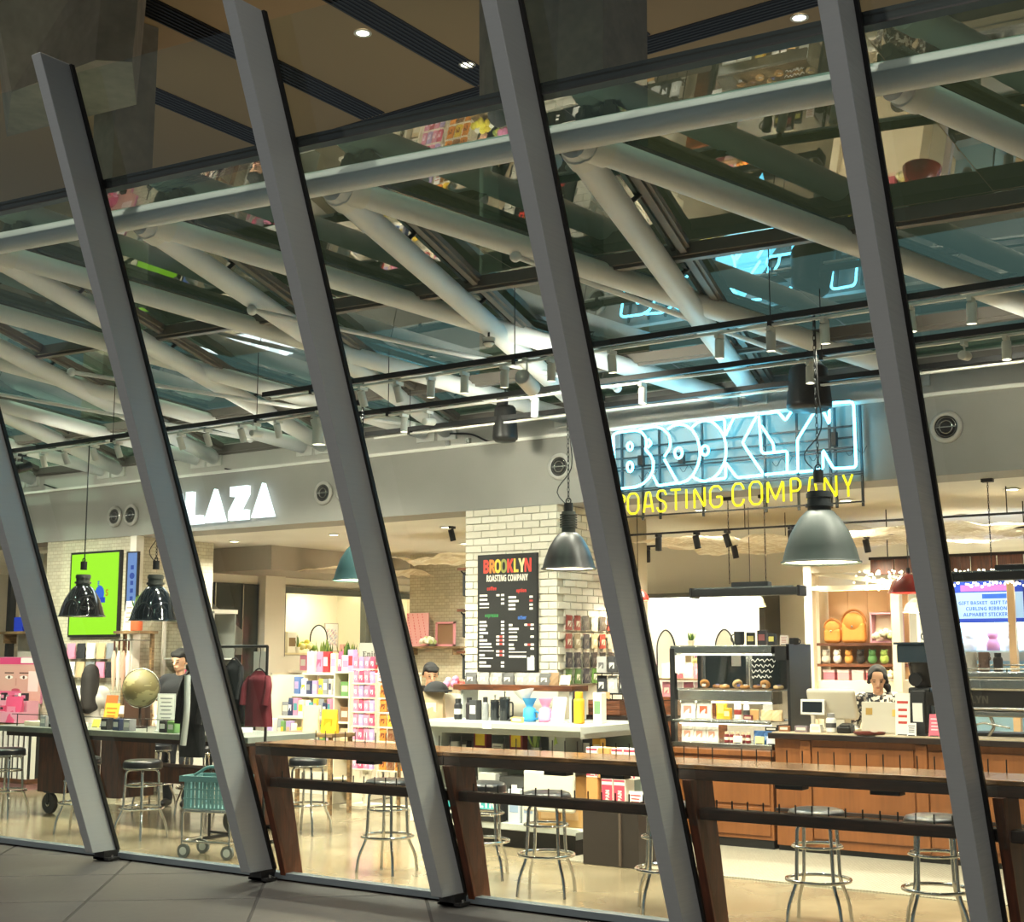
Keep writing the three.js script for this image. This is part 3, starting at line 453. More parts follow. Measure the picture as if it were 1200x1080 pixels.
function bloom(label, p, R, colors, o = {}) {                // low bunch of blossoms or buds
  const t = thing(o.name || 'flower_bunch', label, o.cat || 'flowers', p, 0, o.group);
  const g = shared(`bl${Math.round(R * 100)}`, () => new THREE.IcosahedronGeometry(R * 0.28, 1));
  for (let i = 0; i < (o.n || 14); i++) { const a = i * 2.4, r = R * Math.sqrt((i + 0.5) / (o.n || 14)); sub(t, i % 4 === 3 ? 'leaf_bud' : 'blossom', g, hexOf(colors[i % colors.length]), [r * Math.cos(a), R * 0.35 + (R - r) * 0.55 + rr(0, 0.2) * R, r * Math.sin(a) * 0.7]); }
  return t;
}
const canvasTex = (w, h, draw) => { const c = document.createElement('canvas'); c.width = w; c.height = h; draw(c.getContext('2d'), w, h); const t = new THREE.CanvasTexture(c); t.colorSpace = THREE.SRGBColorSpace; return t; };
const scribble = (x, X, Y, w, h) => { x.fillRect(X, Y, w, h); };

// ------------------------------------------------------------------ white brick pillar with the menu board
const PX0 = -8.72, PX1 = -7.56, PZ = -3.5;
{
  const core = struct('wall_pillar', bx(PX1 - PX0 - 0.03, 3.27, 1.85, (PX0 + PX1) / 2, 1.635, PZ - 0.94), m.mortar);
  const gF = rb(0.204, 0.069, 0.02, 0.004, 0, 0, 0, 1), gH = rb(0.098, 0.069, 0.02, 0.004, 0, 0, 0, 1), gS = rb(0.02, 0.069, 0.212, 0.004, 0, 0, 0, 1), rows = 24, y0 = 1.45, dy = (3.27 - y0) / rows;
  for (let r = 0; r < rows; r++) {
    const y = y0 + (r + 0.5) * dy, off = r % 2;
    for (let i = 0; i < 6; i++) { let x = PX0 + 0.105 + i * 0.2115 - (off ? 0.105 : 0), g = gF; if (x < PX0 + 0.06) { x = PX0 + 0.052; g = gH; } if (x > PX1 - 0.07) { x = PX1 - 0.052; g = gH; if (off) continue; } sub(core, 'brick', g, m.brick[(r * 5 + i * 3) % 3], [x, y, PZ + rr(-0.003, 0.003)]); }
    for (let i = 0; i < 6; i++) sub(core, 'brick', gS, m.brick[(r * 2 + i) % 3], [PX1 + rr(-0.003, 0.003), y, PZ - 0.115 - i * 0.2215 - (off ? 0.11 : 0)]);
  }
  const menu = canvasTex(640, 1040, (x, w, h) => {
    x.fillStyle = '#252422'; x.fillRect(0, 0, w, h);
    const L = 'BROOKLYN', cols = ['#e2483c', '#e8883a', '#e6c64a', '#97964a', '#e2483c', '#efc34c', '#f2e3a0', '#e2483c'];
    x.textAlign = 'center'; x.textBaseline = 'alphabetic';
    for (let i = 0; i < 8; i++) { x.fillStyle = cols[i]; x.font = '900 150px sans-serif'; x.save(); x.translate(88 + i * 66, 158); x.scale(i === 2 || i === 3 ? 0.72 : 0.78, 1.1); x.fillText(L[i], 0, 0); x.restore(); }
    x.fillStyle = '#f2ead8'; x.save(); x.translate(w / 2, 236); x.scale(0.68, 1.2); x.font = '900 66px sans-serif'; x.fillText('ROASTING COMPANY', 0, 0); x.restore();
    const head = (s, c, X, Y) => { x.fillStyle = c; x.font = '900 44px sans-serif'; x.save(); x.translate(X, Y); x.scale(0.8, 1); x.fillText(s, 0, 0); x.restore(); };
    head('coffee', '#d8392f', 152, 316); head('option', '#d8392f', 478, 340); head('espresso', '#2f8a45', 152, 558); head('other', '#3d72c8', 486, 582);
    x.fillStyle = '#efeae0';
    const row = (X, Y, wd, thin, px) => { x.fillStyle = '#efeae0'; x.fillRect(X, Y, wd, thin ? 9 : 19); for (const [a, c] of px) { x.fillStyle = c; x.fillRect(a, Y, 36, 19); } };
    const Wt = '#efeae0', Rd = '#b5433c', l = 16, p1 = 256, p2 = 204;
    [[88, 0, 1], [88, 0, 0], [106, 0, 0], [106, 1, -1]].forEach(([wd, th, p], i) => row(l, 352 + i * 38, wd, th, p < 0 ? [] : p ? [[p1, Wt], [p2, Wt]] : [[p1, Wt]]));
    [[78, 0, 0], [88, 0, 0], [70, 0, 0], [96, 0, 0], [42, 0, 2], [88, 0, 2], [132, 0, 2], [140, 1, -1], [160, 1, 2], [60, 0, 2], [150, 1, -1], [76, 0, 0], [128, 0, 0]].forEach(([wd, th, p], i) => row(l, 592 + i * 33, wd, th, p < 0 ? [] : p ? [[p1, Wt], [p2, Wt], [p2 + 34, Rd]] : [[p1, Wt]]));
    [[84, 0], [112, 1], [76, 0], [76, 0]].forEach(([wd, p], i) => row(338, 374 + i * 35, wd, 0, [[566, p ? Rd : Wt]]));
    [[40, 0, 1], [108, 0, 0], [88, 1, -1], [92, 0, 0], [92, 1, -1], [54, 0, 1], [64, 0, 0], [190, 1, -1], [190, 0, 0]].forEach(([wd, th, p], i) => row(342, 622 + i * 35, wd, th, p < 0 ? [] : p ? [[576, Wt], [512, Wt], [542, Rd]] : [[576, Wt]]));
  });
  const t = thing('menu_board', 'tall black menu board with coloured headings on the white brick pillar', 'menu board', [-8.155, 1.575, PZ + 0.03]);
  sub(t, 'panel', rb(0.755, 1.21, 0.03, 0.004, 0, 0.605, 0), m.black);
  sub(t, 'printed_face', new THREE.PlaneGeometry(0.735, 1.19).translate(0, 0.605, 0.017), new THREE.MeshStandardMaterial({ map: menu, roughness: 0.55 }));
  sub(t, 'paper_notice', bx(0.085, 0.13, 0.003, 0.3, 0.085, 0.019), m.paper);
  // packets hung on the side of the pillar
  const cols = { dark: [0x3c3634, 0x2e2b33, 0x4a4340], red: [0xa8423a, 0x8f3d33], green: [0x5f8a3a, 0x7d9a45, 0x4c6b34], tan: [0xb8a583, 0x8f7f64, 0xc9c2b4] };
  [[2.0, [['red', 'black and red'], ['red', 'black and red'], ['dark', 'black'], ['tan', 'yellow'], ['dark', 'black'], ['red', 'black and red'], ['tan', 'yellow']], 'top'], [1.815, [['red', 'red'], ['tan', 'tan'], ['dark', 'black'], ['tan', 'tan'], ['red', 'red'], ['tan', 'tan'], ['dark', 'black']], 'second'], [1.625, [['dark', 'black'], ['dark', 'black'], ['dark', 'black'], ['dark', 'black'], ['dark', 'black'], ['dark', 'black'], ['dark', 'black']], 'third'], [1.46, [['green', 'green'], ['green', 'green'], ['dark', 'dark'], ['green', 'green']], 'bottom']].forEach(([y, row, nm]) => row.forEach(([k], i) => {
    const word = { dark: 'dark', red: 'red', green: 'green', tan: 'tan' }[k];
    const p = pouch(`${word} hanging pouch in the ${nm} row on the side of the brick pillar`, [PX1 + 0.03, y, PZ - 0.16 - i * 0.165], [0.12, 0.15, 0.02], pick(cols[k]), { name: 'hanging_pouch', turn: Math.PI / 2, group: `${word} pouches in the ${nm} row on the pillar`, stripe: k === 'dark' ? 0x6d6660 : 0xd8cfbe });
    p.rotation.x = 0; sub(p, 'hook', rod([0, 0.14, -0.02], [0, 0.145, 0.03], 0.003, 5), m.steel); p.rotation.z = rr(-0.08, 0.08);
  }));
}
// ------------------------------------------------------------------ white display island in front of the pillar
{
  const W = C(0xb4b8b2, 0.4), t = thing('display_island', 'white rounded display counter with shelves in front of the brick pillar', 'display counter', [0, 0, 0]);
  const slab = (x0, x1, z0, z1, y, h, r) => { const s = new THREE.Shape(); s.moveTo(x0, -z0); s.lineTo(x0, -z1); s.lineTo(x1 - r, -z1); s.quadraticCurveTo(x1, -z1, x1, -z1 - r); s.lineTo(x1, -z0 + r * 0.4); s.quadraticCurveTo(x1, -z0, x1 - r, -z0); return uvm(new THREE.ExtrudeGeometry(s, { depth: h, bevelEnabled: true, bevelSize: 0.006, bevelThickness: 0.006, bevelSegments: 2, curveSegments: 8 }).rotateX(-Math.PI / 2).translate(0, y, 0)); };
  sub(t, 'top', slab(-8.5, -6.42, -3.45, -2.36, 1.075, 0.045, 0.25), W);
  sub(t, 'top_apron', slab(-8.48, -6.5, -3.4, -2.44, 1.02, 0.05, 0.2), W);
  sub(t, 'middle_shelf', slab(-8.48, -6.6, -3.42, -2.55, 0.77, 0.03, 0.2), W);
  sub(t, 'base_shelf', slab(-8.5, -6.5, -3.45, -2.4, 0.17, 0.05, 0.25), W);
  sub(t, 'plinth', slab(-8.45, -6.6, -3.4, -2.5, 0, 0.17, 0.2), m.black);
  sub(t, 'back_panel', bx(1.95, 1.0, 0.04, -7.5, 0.58, -3.42), C(0x9aa59c, 0.5));
  for (const x of [-8.46, -7.02]) sub(t, 'upright_panel', bx(0.18, 1.02, 0.6, x, 0.52, -2.95), W);
  sub(t, 'upper_shelf', rb(1.42, 0.055, 0.3, 0.005, -7.79, 1.43, -3.15), m.shelfWood);
  for (const x of [-8.42, -7.12]) sub(t, 'shelf_bracket', bx(0.03, 0.29, 0.26, x, 1.26, -3.17), W);
  sub(t, 'price_tag', bx(0.1, 0.06, 0.006, -7.6, 1.1, -2.35), m.paper);
  // on the wooden upper shelf: clear bags and small sticks
  [-8.36, -8.2, -8.04, -7.9, -7.74, -7.6, -7.46].forEach((x, i) => pouch('clear grey bag of coffee lying on the wooden upper shelf', [x, 1.458, -3.12], [0.15, 0.115, 0.06], i % 3 ? 0x9b9a96 : 0x5d5c5a, { name: 'clear_bag', turn: rr(-0.2, 0.2), group: 'clear grey bags on the wooden upper shelf', stripe: 0xc9c7c0 }));
  pouch('brown kraft bag on the wooden upper shelf', [-7.36, 1.458, -3.12], [0.12, 0.12, 0.06], 0x8c6f4e, {}); card('cream paper bundle at the end of the wooden upper shelf', [-7.24, 1.458, -3.12], [0.12, 0.1], 0xe5d6b0, { name: 'paper_bundle', cat: 'paper', tip: 0.3 });
  // on the white top
  const y = 1.126, row = -2.72;
  const press = (x, z, s, l) => { const k = thing('coffee_press', l, 'coffee press', [x, y, z]); sub(k, 'jug', lathe([[0.001, 0], [0.045, 0], [0.045, 0.17], [0.05, 0.185], [0.04, 0.185], [0.001, 0.18]].map(([a, b]) => [a * s, b * s]), 18), M(0x23272a, 0.15)); sub(k, 'lid', [cyl(0.047 * s, 0.02, 0, 0.195 * s, 0, 18), cyl(0.006, 0.04, 0, 0.22 * s, 0, 8), sph(0.012, 0, 0.245 * s, 0, 8)], m.steel); sub(k, 'handle', bent([[0.045 * s, 0.16 * s, 0], [0.085 * s, 0.16 * s, 0], [0.085 * s, 0.04 * s, 0], [0.045 * s, 0.04 * s, 0]], 0.008, 0.02), m.black); };
  flask('black flask with a pale print, first in the row on the white top', [-8.22, y, row], 0.04, 0.2, 0x1f2023, { stripe: 0xd8d4ca }); flask('slim black flask standing second on the white top', [-8.12, y, row - 0.05], 0.035, 0.21, 0x2a2426); carton('white boxed dripper beside the black flasks', [-8.01, y, row], [0.09, 0.19, 0.09], 0x3a3b3d, { stripe: 0xe2dfd6 }); flask('steel hand grinder next to the coffee presses', [-7.89, y, row], 0.032, 0.22, 0x8d8f90, { cap: 0x1a1a1a }); press(-7.79, row - 0.02, 0.95, 'narrow black coffee press on the white top'); press(-7.66, row, 1.1, 'wide glass coffee press on the white top');
  one('scale_tray', 'flat black scale at the right of the coffee press', 'scale', [rb(0.16, 0.02, 0.13, 0.004, 0, 0.01, 0), rb(0.12, 0.006, 0.1, 0.002, 0, 0.023, -0.01)], m.black, [-7.5, y, row]);
  const cone = (x, c, l, top) => { const k = thing('cone_dripper', l, 'dripper', [x, y, row + 0.02]); const mm = hexOf(c); sub(k, 'base_cup', lathe([[0.001, 0], [0.06, 0], [0.064, 0.03], [0.058, 0.12], [0.001, 0.12]], 18), mm); sub(k, 'waist', lathe([[0.058, 0.12], [0.03, 0.14], [0.045, 0.17], [0.07, 0.22], [0.062, 0.22], [0.03, 0.16], [0.001, 0.15]], 18), mm); sub(k, 'handle', new THREE.TorusGeometry(0.035, 0.009, 8, 14).translate(0.075, 0.06, 0), mm); if (top) sub(k, 'paper_filter', lathe([[0.03, 0.2], [0.1, 0.3], [0.094, 0.3], [0.028, 0.2]], 14).rotateZ(0.22), m.paper); };
  cone(-7.36, 0x2f8fc4, 'blue plastic dripper with a white paper filter on the white top', true); cone(-7.18, 0xe88fb8, 'pink plastic dripper next to the blue one', false);
  carton('orange price block in front of the blue dripper', [-7.36, y, -2.5], [0.13, 0.05, 0.03], 0xe8c76a, { name: 'price_block', cat: 'price tag', stripe: 0xf3efe4 });
  const st = thing('leaflet_stand', 'white leaning leaflet holder on the white top', 'leaflet stand', [-7.03, y, row + 0.05]); sub(st, 'board', bx(0.14, 0.24, 0.01, 0, 0.12, 0).rotateX(-0.25), m.paper); sub(st, 'leaflet', bx(0.1, 0.2, 0.004, 0.01, 0.115, 0.01).rotateX(-0.25), C(0xf7f3ea)); sub(st, 'foot', bx(0.14, 0.01, 0.1, 0, 0.005, -0.02), m.paper);
  flask('tall matte black flask beside the yellow one', [-6.92, y, row - 0.1], 0.04, 0.29, 0x1c1d1f); flask('tall mustard yellow flask at the round end of the white top', [-6.79, y, row + 0.05], 0.05, 0.29, 0xe3a21d, { cap: 0xe3a21d, shoulder: 1 }); carton('white boxed flask behind the yellow flask', [-6.66, y, row - 0.1], [0.09, 0.28, 0.09], 0xe7e2d4, { stripe: 0x6d8f6a });
  // middle shelf
  const y2 = 0.802, z2 = -2.72; mug('white mug at the left of the middle shelf', [-8.25, y2 + 0.0, z2], 0.045, 0.11, 0xe8e4da); carton('dark coffee tin on the middle shelf', [-8.12, y2, z2], [0.08, 0.12, 0.08], 0x2f2b2a, { stripe: 0xd5cfc0 });
  for (const [x, l] of [[-7.92, 'red box with a yellow patch left of the white number card'], [-7.5, 'red box with a yellow patch right of the white number card']]) carton(l, [x, y2, z2], [0.15, 0.28, 0.09], 0x7d2423, { stripe: 0xe0c433 });
  card('white number card between the red boxes', [-7.71, y2, z2 + 0.06], [0.12, 0.11], 0xe9e5da, { stripe: 0x333333 });
  for (const [x, l] of [[-7.28, 'bunch of white buds with green leaves near the red box'], [-7.05, 'bunch of white buds with green leaves near the white upright']]) { const q = plant(l, [x, y2, z2 + 0.02], 0.1, 0.26, 0xd8d5c8, { name: 'leafy_bunch', n: 10 }); }
  carton('black box with white label on the middle shelf end', [-6.78, y2, z2 - 0.1], [0.09, 0.2, 0.09], 0x222427, { stripe: 0xdedad0 }); carton('mustard yellow carton on the middle shelf end', [-6.64, y2, z2 - 0.05], [0.09, 0.19, 0.09], 0xd8a437, { stripe: 0xe9ddb2 });
  // base shelf
  const y3 = 0.226, z3 = -2.6; carton('grey receipt machine on the lower shelf', [-8.15, y3 + 0.2, z3 - 0.2], [0.36, 0.16, 0.25], 0xa9aaa6, { stripe: 0x6b6c6a, name: 'receipt_machine', cat: 'machine' });
  carton('stack of grey paper under the receipt machine', [-8.15, y3, z3 - 0.2], [0.45, 0.2, 0.3], 0xcfcfc9, { name: 'paper_stack', cat: 'paper' }); carton('white carton tower on the lower shelf', [-7.75, y3, z3 - 0.05], [0.2, 0.42, 0.2], 0xdedfda, { stripe: 0xbfc1bb });
  const dr = thing('drawer_box', 'dark grey drawer box with two white tags', 'drawer box', [-7.42, y3, z3 - 0.1]); sub(dr, 'body', rb(0.36, 0.4, 0.3, 0.006, 0, 0.2, 0), C(0x3b3c3b)); for (const v of [0.1, 0.3]) { const d = sub(dr, 'drawer', bx(0.34, 0.185, 0.02, 0, v, 0.155), C(0x464746)); sub(d, 'tag', bx(0.06, 0.06, 0.004, 0, v, 0.167), m.paper); }
  for (const [x, l, c] of [[-7.95, 'black gift box with teal and white lettering, left of the pair', 0x12], [-7.62, 'black gift box with teal and white lettering, right of the pair', 0x13]]) {
    const b = thing('gift_box', l, 'box', [x, y3 - 0.0, z3 + 0.17]); sub(b, 'body', rb(0.3, 0.26, 0.09, 0.004, 0, 0.13, 0), m.black);
    const tx = canvasTex(256, 220, (q, w, h) => { q.fillStyle = '#16181a'; q.fillRect(0, 0, w, h); q.fillStyle = '#3aa7ad'; q.fillRect(14, 30, 228, 100); q.fillStyle = '#f0efe6'; q.font = '900 96px sans-serif'; q.textAlign = 'center'; q.fillText(c === 0x12 ? 'BRO' : 'LYN', w / 2, 116); q.font = '900 38px sans-serif'; q.fillText(c === 0x12 ? 'ROASTING' : 'COMPANY', w / 2, 186); });
    sub(b, 'printed_front', new THREE.PlaneGeometry(0.28, 0.24).translate(0, 0.13, 0.047), new THREE.MeshStandardMaterial({ map: tx, roughness: 0.5 }));
  }
  for (const [x, c, l] of [[-7.36, 0xc9cfd6, 'pale blue and white carton on the lower shelf'], [-7.2, 0xd9dcd3, 'white carton with green print on the lower shelf']]) carton(l, [x, y3, z3 + 0.1], [0.13, 0.3, 0.12], c, { stripe: 0x8fa5c2 });
  for (const [x, l, h] of [[-6.98, 'kraft carton on the lower shelf, left of two', 0.2], [-6.74, 'kraft carton on the lower shelf, right of two', 0.21]]) carton(l, [x, y3, z3 + 0.05], [0.22, h, 0.22], 0xcfa468, { stripe: 0xdcb98a });
  carton('large kraft carton behind the two small ones', [-6.74, y3, z3 - 0.28], [0.34, 0.42, 0.3], 0xc49a63, {});
  const bt = thing('cloth_tote', 'cream cloth tote bag hanging at the end of the display island', 'bag', [-6.9, 0.36, -2.34], 0.15); sub(bt, 'bag', rb(0.5, 0.36, 0.05, 0.02, 0, 0.18, 0), C(0xdcd5c2, 0.9)); sub(bt, 'handle', tube([[-0.1, 0.36, 0.02], [-0.08, 0.42, 0.02], [0.08, 0.42, 0.02], [0.1, 0.36, 0.02]], 0.008, 14, 6), C(0xdcd5c2, 0.9));
}
// ------------------------------------------------------------------ wooden merchandise cabinet right of the pillar
{
  const t = thing('merchandise_cabinet', 'dark wood cabinet with slatted front beside the display island', 'cabinet', [0, 0, 0]);
  sub(t, 'top', rb(0.8, 0.05, 0.5, 0.005, -6.86, 1.14, -3.77), m.darkWood); sub(t, 'body', bx(0.74, 0.82, 0.42, -6.86, 0.41, -3.79), m.black);
  for (let i = 0; i < 6; i++) sub(t, 'slat', rb(0.115, 0.26, 0.02, 0.003, -7.17 + i * 0.126, 0.98, -3.56), m.counterWood);
  sub(t, 'lower_panel', bx(0.24, 0.7, 0.02, -6.55, 0.4, -3.56), m.counterWood);
  const c = thing('wooden_crate', 'small slatted wooden crate on the dark cabinet', 'crate', [-7.03, 1.166, -3.6]); for (let i = 0; i < 3; i++) sub(c, 'slat', rb(0.36, 0.04, 0.012, 0.003, 0, 0.025 + i * 0.047, 0.09), m.shelfWood); for (const x of [-0.174, 0.174]) sub(c, 'end_board', bx(0.012, 0.145, 0.19, x, 0.073, 0), m.shelfWood); sub(c, 'bottom', bx(0.34, 0.01, 0.18, 0, 0.005, 0), m.shelfWood); sub(c, 'back_board', bx(0.36, 0.14, 0.012, 0, 0.073, -0.09), m.shelfWood);
  const r = thing('wire_stand', 'black wire stand holding silver coffee bags above the crate', 'rack', [-7.02, 1.166, -3.85]); sub(r, 'back_grid', [...[-0.24, -0.12, 0, 0.12, 0.24].map(x => bx(0.008, 0.56, 0.008, x, 0.28, 0)), ...[0.14, 0.34, 0.55].map(y => bx(0.5, 0.008, 0.008, 0, y, 0))], m.black); for (const yy of [0.2, 0.4]) sub(r, 'tray', bx(0.5, 0.012, 0.14, 0, yy, 0.07), m.black);
  for (let i = 0; i < 4; i++) pouch('silver and black coffee bag on the upper tray of the wire stand', [-7.21 + i * 0.125, 1.575, -3.77], [0.115, 0.16, 0.05], i % 2 ? 0x3b3a3b : 0xb9b7b2, { name: 'coffee_bag', group: 'coffee bags on the wire stand upper tray', stripe: i % 2 ? 0xd9d6cd : 0x6f6c6a });
  for (let i = 0; i < 4; i++) pouch('silver coffee bag with white label on the lower tray of the wire stand', [-7.21 + i * 0.125, 1.375, -3.77], [0.115, 0.17, 0.05], i % 2 ? 0xc4c3be : 0x2f3032, { name: 'coffee_bag', group: 'coffee bags on the wire stand lower tray', stripe: 0xe3e0d8 });
  card('kraft price card on the wooden crate', [-7.08, 1.316, -3.62], [0.09, 0.07], 0xc99a66, {}); flask('small white bottle beside the wooden crate', [-6.78, 1.166, -3.6], 0.03, 0.14, 0xe6e0d2, { stripe: 0xb3423a });
  // dark crate with pink and white boxes
  const d = thing('dark_crate', 'dark brown box plinth on the floor under the pink cartons', 'crate', [-6.07, 0, -2.2], 0.0); sub(d, 'body', rb(0.54, 0.46, 0.4, 0.006, 0, 0.23, 0), M(0x2c2521, 0.5)); sub(d, 'corner_batten', bx(0.02, 0.44, 0.02, 0.1, 0.23, 0.205), C(0x57493e));
  const jb = canvasTex(128, 320, (q, w, h) => { q.fillStyle = '#efe9e0'; q.fillRect(0, 0, w, h); q.fillStyle = '#cf4a62'; q.fillRect(0, 0, w, 26); q.fillRect(0, 60, w, 250); q.fillStyle = '#f4efe8'; q.save(); q.translate(92, 300); q.rotate(-Math.PI / 2); q.font = '900 62px sans-serif'; q.fillText('JAPAN', 0, 0); q.restore(); }), jm = new THREE.MeshStandardMaterial({ map: jb, roughness: 0.5 });
  for (const [x, yy, k] of [[-6.27, 0.463, 0], [-6.12, 0.463, 1], [-6.0, 0.463, 1], [-6.27, 0.715, 1], [-6.15, 0.715, 0], [-6.02, 0.715, 1], [-5.9, 0.715, 1]]) { const b = thing('blend_box', k ? 'pink and white upright coffee box stacked on the dark plinth' : 'plain white and orange upright box among the pink boxes', 'box', [x, yy, -2.12], 0, k ? 'pink coffee boxes on the dark plinth' : 'plain boxes among the pink coffee boxes'); sub(b, 'body', rb(0.11, 0.25, 0.16, 0.003, 0, 0.125, 0), k ? C(0xefe9e0) : C(0xd59a5c)); if (k) sub(b, 'printed_front', new THREE.PlaneGeometry(0.104, 0.24).translate(0, 0.125, 0.081), jm); }
  card('small framed leaflet leaning on the pink boxes', [-5.86, 0.463, -2.05], [0.13, 0.16], 0xeae6dd, { stripe: 0xb0393f, tip: 0.2 });
}
// ------------------------------------------------------------------ wooden service counter
{
  const t = thing('service_counter', 'long wooden service counter with a dark worktop in front of the barista', 'counter', [0, 0, 0]);
  sub(t, 'body', bx(6.2, 0.94, 0.6, -2.2, 0.53, -3.94), m.counterWood);
  sub(t, 'worktop', rb(6.26, 0.05, 0.8, 0.006, -2.2, 1.025, -3.95), m.darkWood);
  sub(t, 'worktop_surface', bx(6.2, 0.012, 0.74, -2.2, 1.054, -3.95), C(0xcbb697, 0.45));
  for (let i = 0; i < 6; i++) { const x = -5.1 + i * 1.05; const p = sub(t, 'front_panel', rb(0.92, 0.56, 0.02, 0.004, x + 0.62, 0.66, -3.635), m.counterWood); sub(p, 'stile', rb(0.1, 0.9, 0.035, 0.004, x + 0.1, 0.54, -3.63), m.counterWood); sub(t, 'lower_panel', rb(0.92, 0.22, 0.02, 0.004, x + 0.62, 0.25, -3.63), m.counterWood); }
  sub(t, 'skirting_rail', rb(6.2, 0.03, 0.04, 0.004, -2.2, 0.372, -3.62), m.darkWood);
  sub(t, 'toe_kick', bx(6.2, 0.1, 0.56, -2.2, 0.05, -3.95), m.black);
  const d = thing('case_plinth', 'low wooden plinth under the glass pastry case', 'plinth', [0, 0, 0]);
  sub(d, 'body', bx(1.02, 0.74, 0.72, -5.84, 0.46, -4.0), m.counterWood); sub(d, 'ledge', rb(1.06, 0.05, 0.78, 0.005, -5.84, 0.855, -4.0), m.counterWood); sub(d, 'lower_panel', rb(0.96, 0.25, 0.02, 0.004, -5.84, 0.25, -3.635), m.counterWood); sub(d, 'upper_panel', rb(0.96, 0.4, 0.02, 0.004, -5.84, 0.6, -3.635), m.counterWood); sub(d, 'toe_kick', bx(1.0, 0.09, 0.7, -5.84, 0.045, -4.0), m.black);
}
// ------------------------------------------------------------------ glass pastry case and what it shows
{
  const x0 = -6.4, x1 = -5.36, xc = (x0 + x1) / 2, w = x1 - x0, t = thing('pastry_case', 'lit glass pastry case with steel frame on the wooden plinth', 'display case', [0, 0, 0]);
  sub(t, 'top_frame', rb(w + 0.02, 0.075, 0.6, 0.008, xc, 1.8, -4.02), m.steel); sub(t, 'base_tray', rb(w, 0.05, 0.62, 0.005, xc, 0.905, -4.02), m.steel);
  for (const [y, h, z] of [[1.37, 0.1, -4.0], [1.125, 0.03, -3.95]]) { sub(t, 'shelf', rb(w - 0.04, 0.02, 0.5, 0.004, xc, y + h / 2, z - 0.04), m.steel); sub(t, 'shelf_front', rb(w - 0.02, h, 0.03, 0.008, xc, y, z + 0.235), m.steel); }
  for (const x of [x0 + 0.02, x1 - 0.02]) sub(t, 'corner_post', bx(0.04, 0.9, 0.04, x, 1.34, -4.29), m.black);
  sub(t, 'left_post', bx(0.05, 0.92, 0.05, x0 + 0.015, 1.35, -3.74), m.black); sub(t, 'glass_front', bx(w - 0.06, 0.36, 0.006, xc, 1.6, -3.73), m.caseGlass); sub(t, 'glass_side', bx(0.006, 0.86, 0.5, x0 + 0.0, 1.35, -4.02), m.caseGlass);
  for (const [a, b] of [[-6.33, -5.86], [-5.82, -5.3]]) { const dr = sub(t, 'rear_door', bx(b - a, 0.34, 0.012, (a + b) / 2, 1.595, -4.3), m.darkGlass); sub(dr, 'door_frame', [bx(0.03, 0.34, 0.02, a, 1.595, -4.29), bx(0.03, 0.34, 0.02, b, 1.595, -4.29)], m.steel); }
  const strip = emit(0xfff4e2, 7); for (const [y, z] of [[1.752, -3.85], [1.305, -3.82], [1.105, -3.8]]) { sub(t, 'light_strip', bx(w - 0.1, 0.012, 0.03, xc, y, z), strip); const l = new THREE.RectAreaLight(0xfff0da, 10, w - 0.1, 0.03); l.position.set(xc, y - 0.008, z); l.lookAt(xc, y - 1, z - 0.25); t.add(l); }
  const wr = []; for (let r = 0; r < 4; r++) { const p = []; for (let i = 0; i < 16; i++) p.push([-5.55 + i * 0.013 * (1 + 0.15 * (3 - r) * 0.5), 1.7 - r * 0.05 + 0.012 * Math.sin(i * 2.1 + r) + 0.006 * Math.sin(i * 5.3), -3.722]); wr.push(tube(p, 0.0035, 60, 5)); } sub(t, 'chalk_writing', wr, C(0xf5f2ea));
  sub(t, 'paper_notice', [bx(0.11, 0.17, 0.003, -6.3, 1.66, -3.724), bx(0.1, 0.12, 0.003, -5.98, 1.7, -4.285)], m.paper);
  const bl = thing('case_side_tower', 'black glass tower at the right end of the pastry case', 'display case', [-5.26, 0, -4.0]); sub(bl, 'frame', [bx(0.14, 0.13, 0.5, 0, 1.765, 0), bx(0.03, 0.8, 0.5, 0.06, 1.45, 0), bx(0.14, 0.05, 0.5, 0, 1.085, 0)], m.black); sub(bl, 'glass', bx(0.006, 0.6, 0.46, -0.05, 1.4, 0), m.caseGlass); sub(bl, 'inner_rod', bx(0.02, 0.6, 0.02, 0, 1.4, 0.1), m.steel);
  // pastries on the top shelf
  for (let i = 0; i < 8; i++) { const q = thing('wrapped_doughnut', 'wrapped doughnut on the top shelf of the pastry case', 'pastry', [-6.12 + i * 0.105, 1.431, -3.88 - (i % 2) * 0.06], rr(0, 1), 'wrapped doughnuts in the pastry case'); sub(q, 'ring', new THREE.TorusGeometry(0.032, 0.018, 8, 16).rotateX(Math.PI / 2 - (i % 3 === 0 ? 0.9 : 0)).translate(0, i % 3 === 0 ? 0.045 : 0.018, 0), C([0xc98f4a, 0x9a6a3a, 0xdca765, 0xe6c58c][i % 4], 0.5)); sub(q, 'label', rb(0.035, 0.025, 0.004, 0.002, 0, 0.03, 0.035), C(i % 2 ? 0x6b6fa8 : 0xf2efe6)); }
  one('pastry_board', 'pale wooden board under the doughnuts', 'board', rb(0.8, 0.008, 0.3, 0.003, 0, 0, 0), m.paleWood, [-5.78, 1.426, -3.93]);
  const A = (l, x, y, s, c, o) => pouch(l, [x, y, -3.8], s, c, o);
  A('large white coffee pouch on the middle shelf, left one', -6.26, 1.143, [0.16, 0.2, 0.06], 0xe6e3da, { stripe: 0xd98f7a }); A('large white coffee pouch on the middle shelf, right one', -6.09, 1.143, [0.16, 0.2, 0.06], 0xdfdccf, { stripe: 0xc9603f });
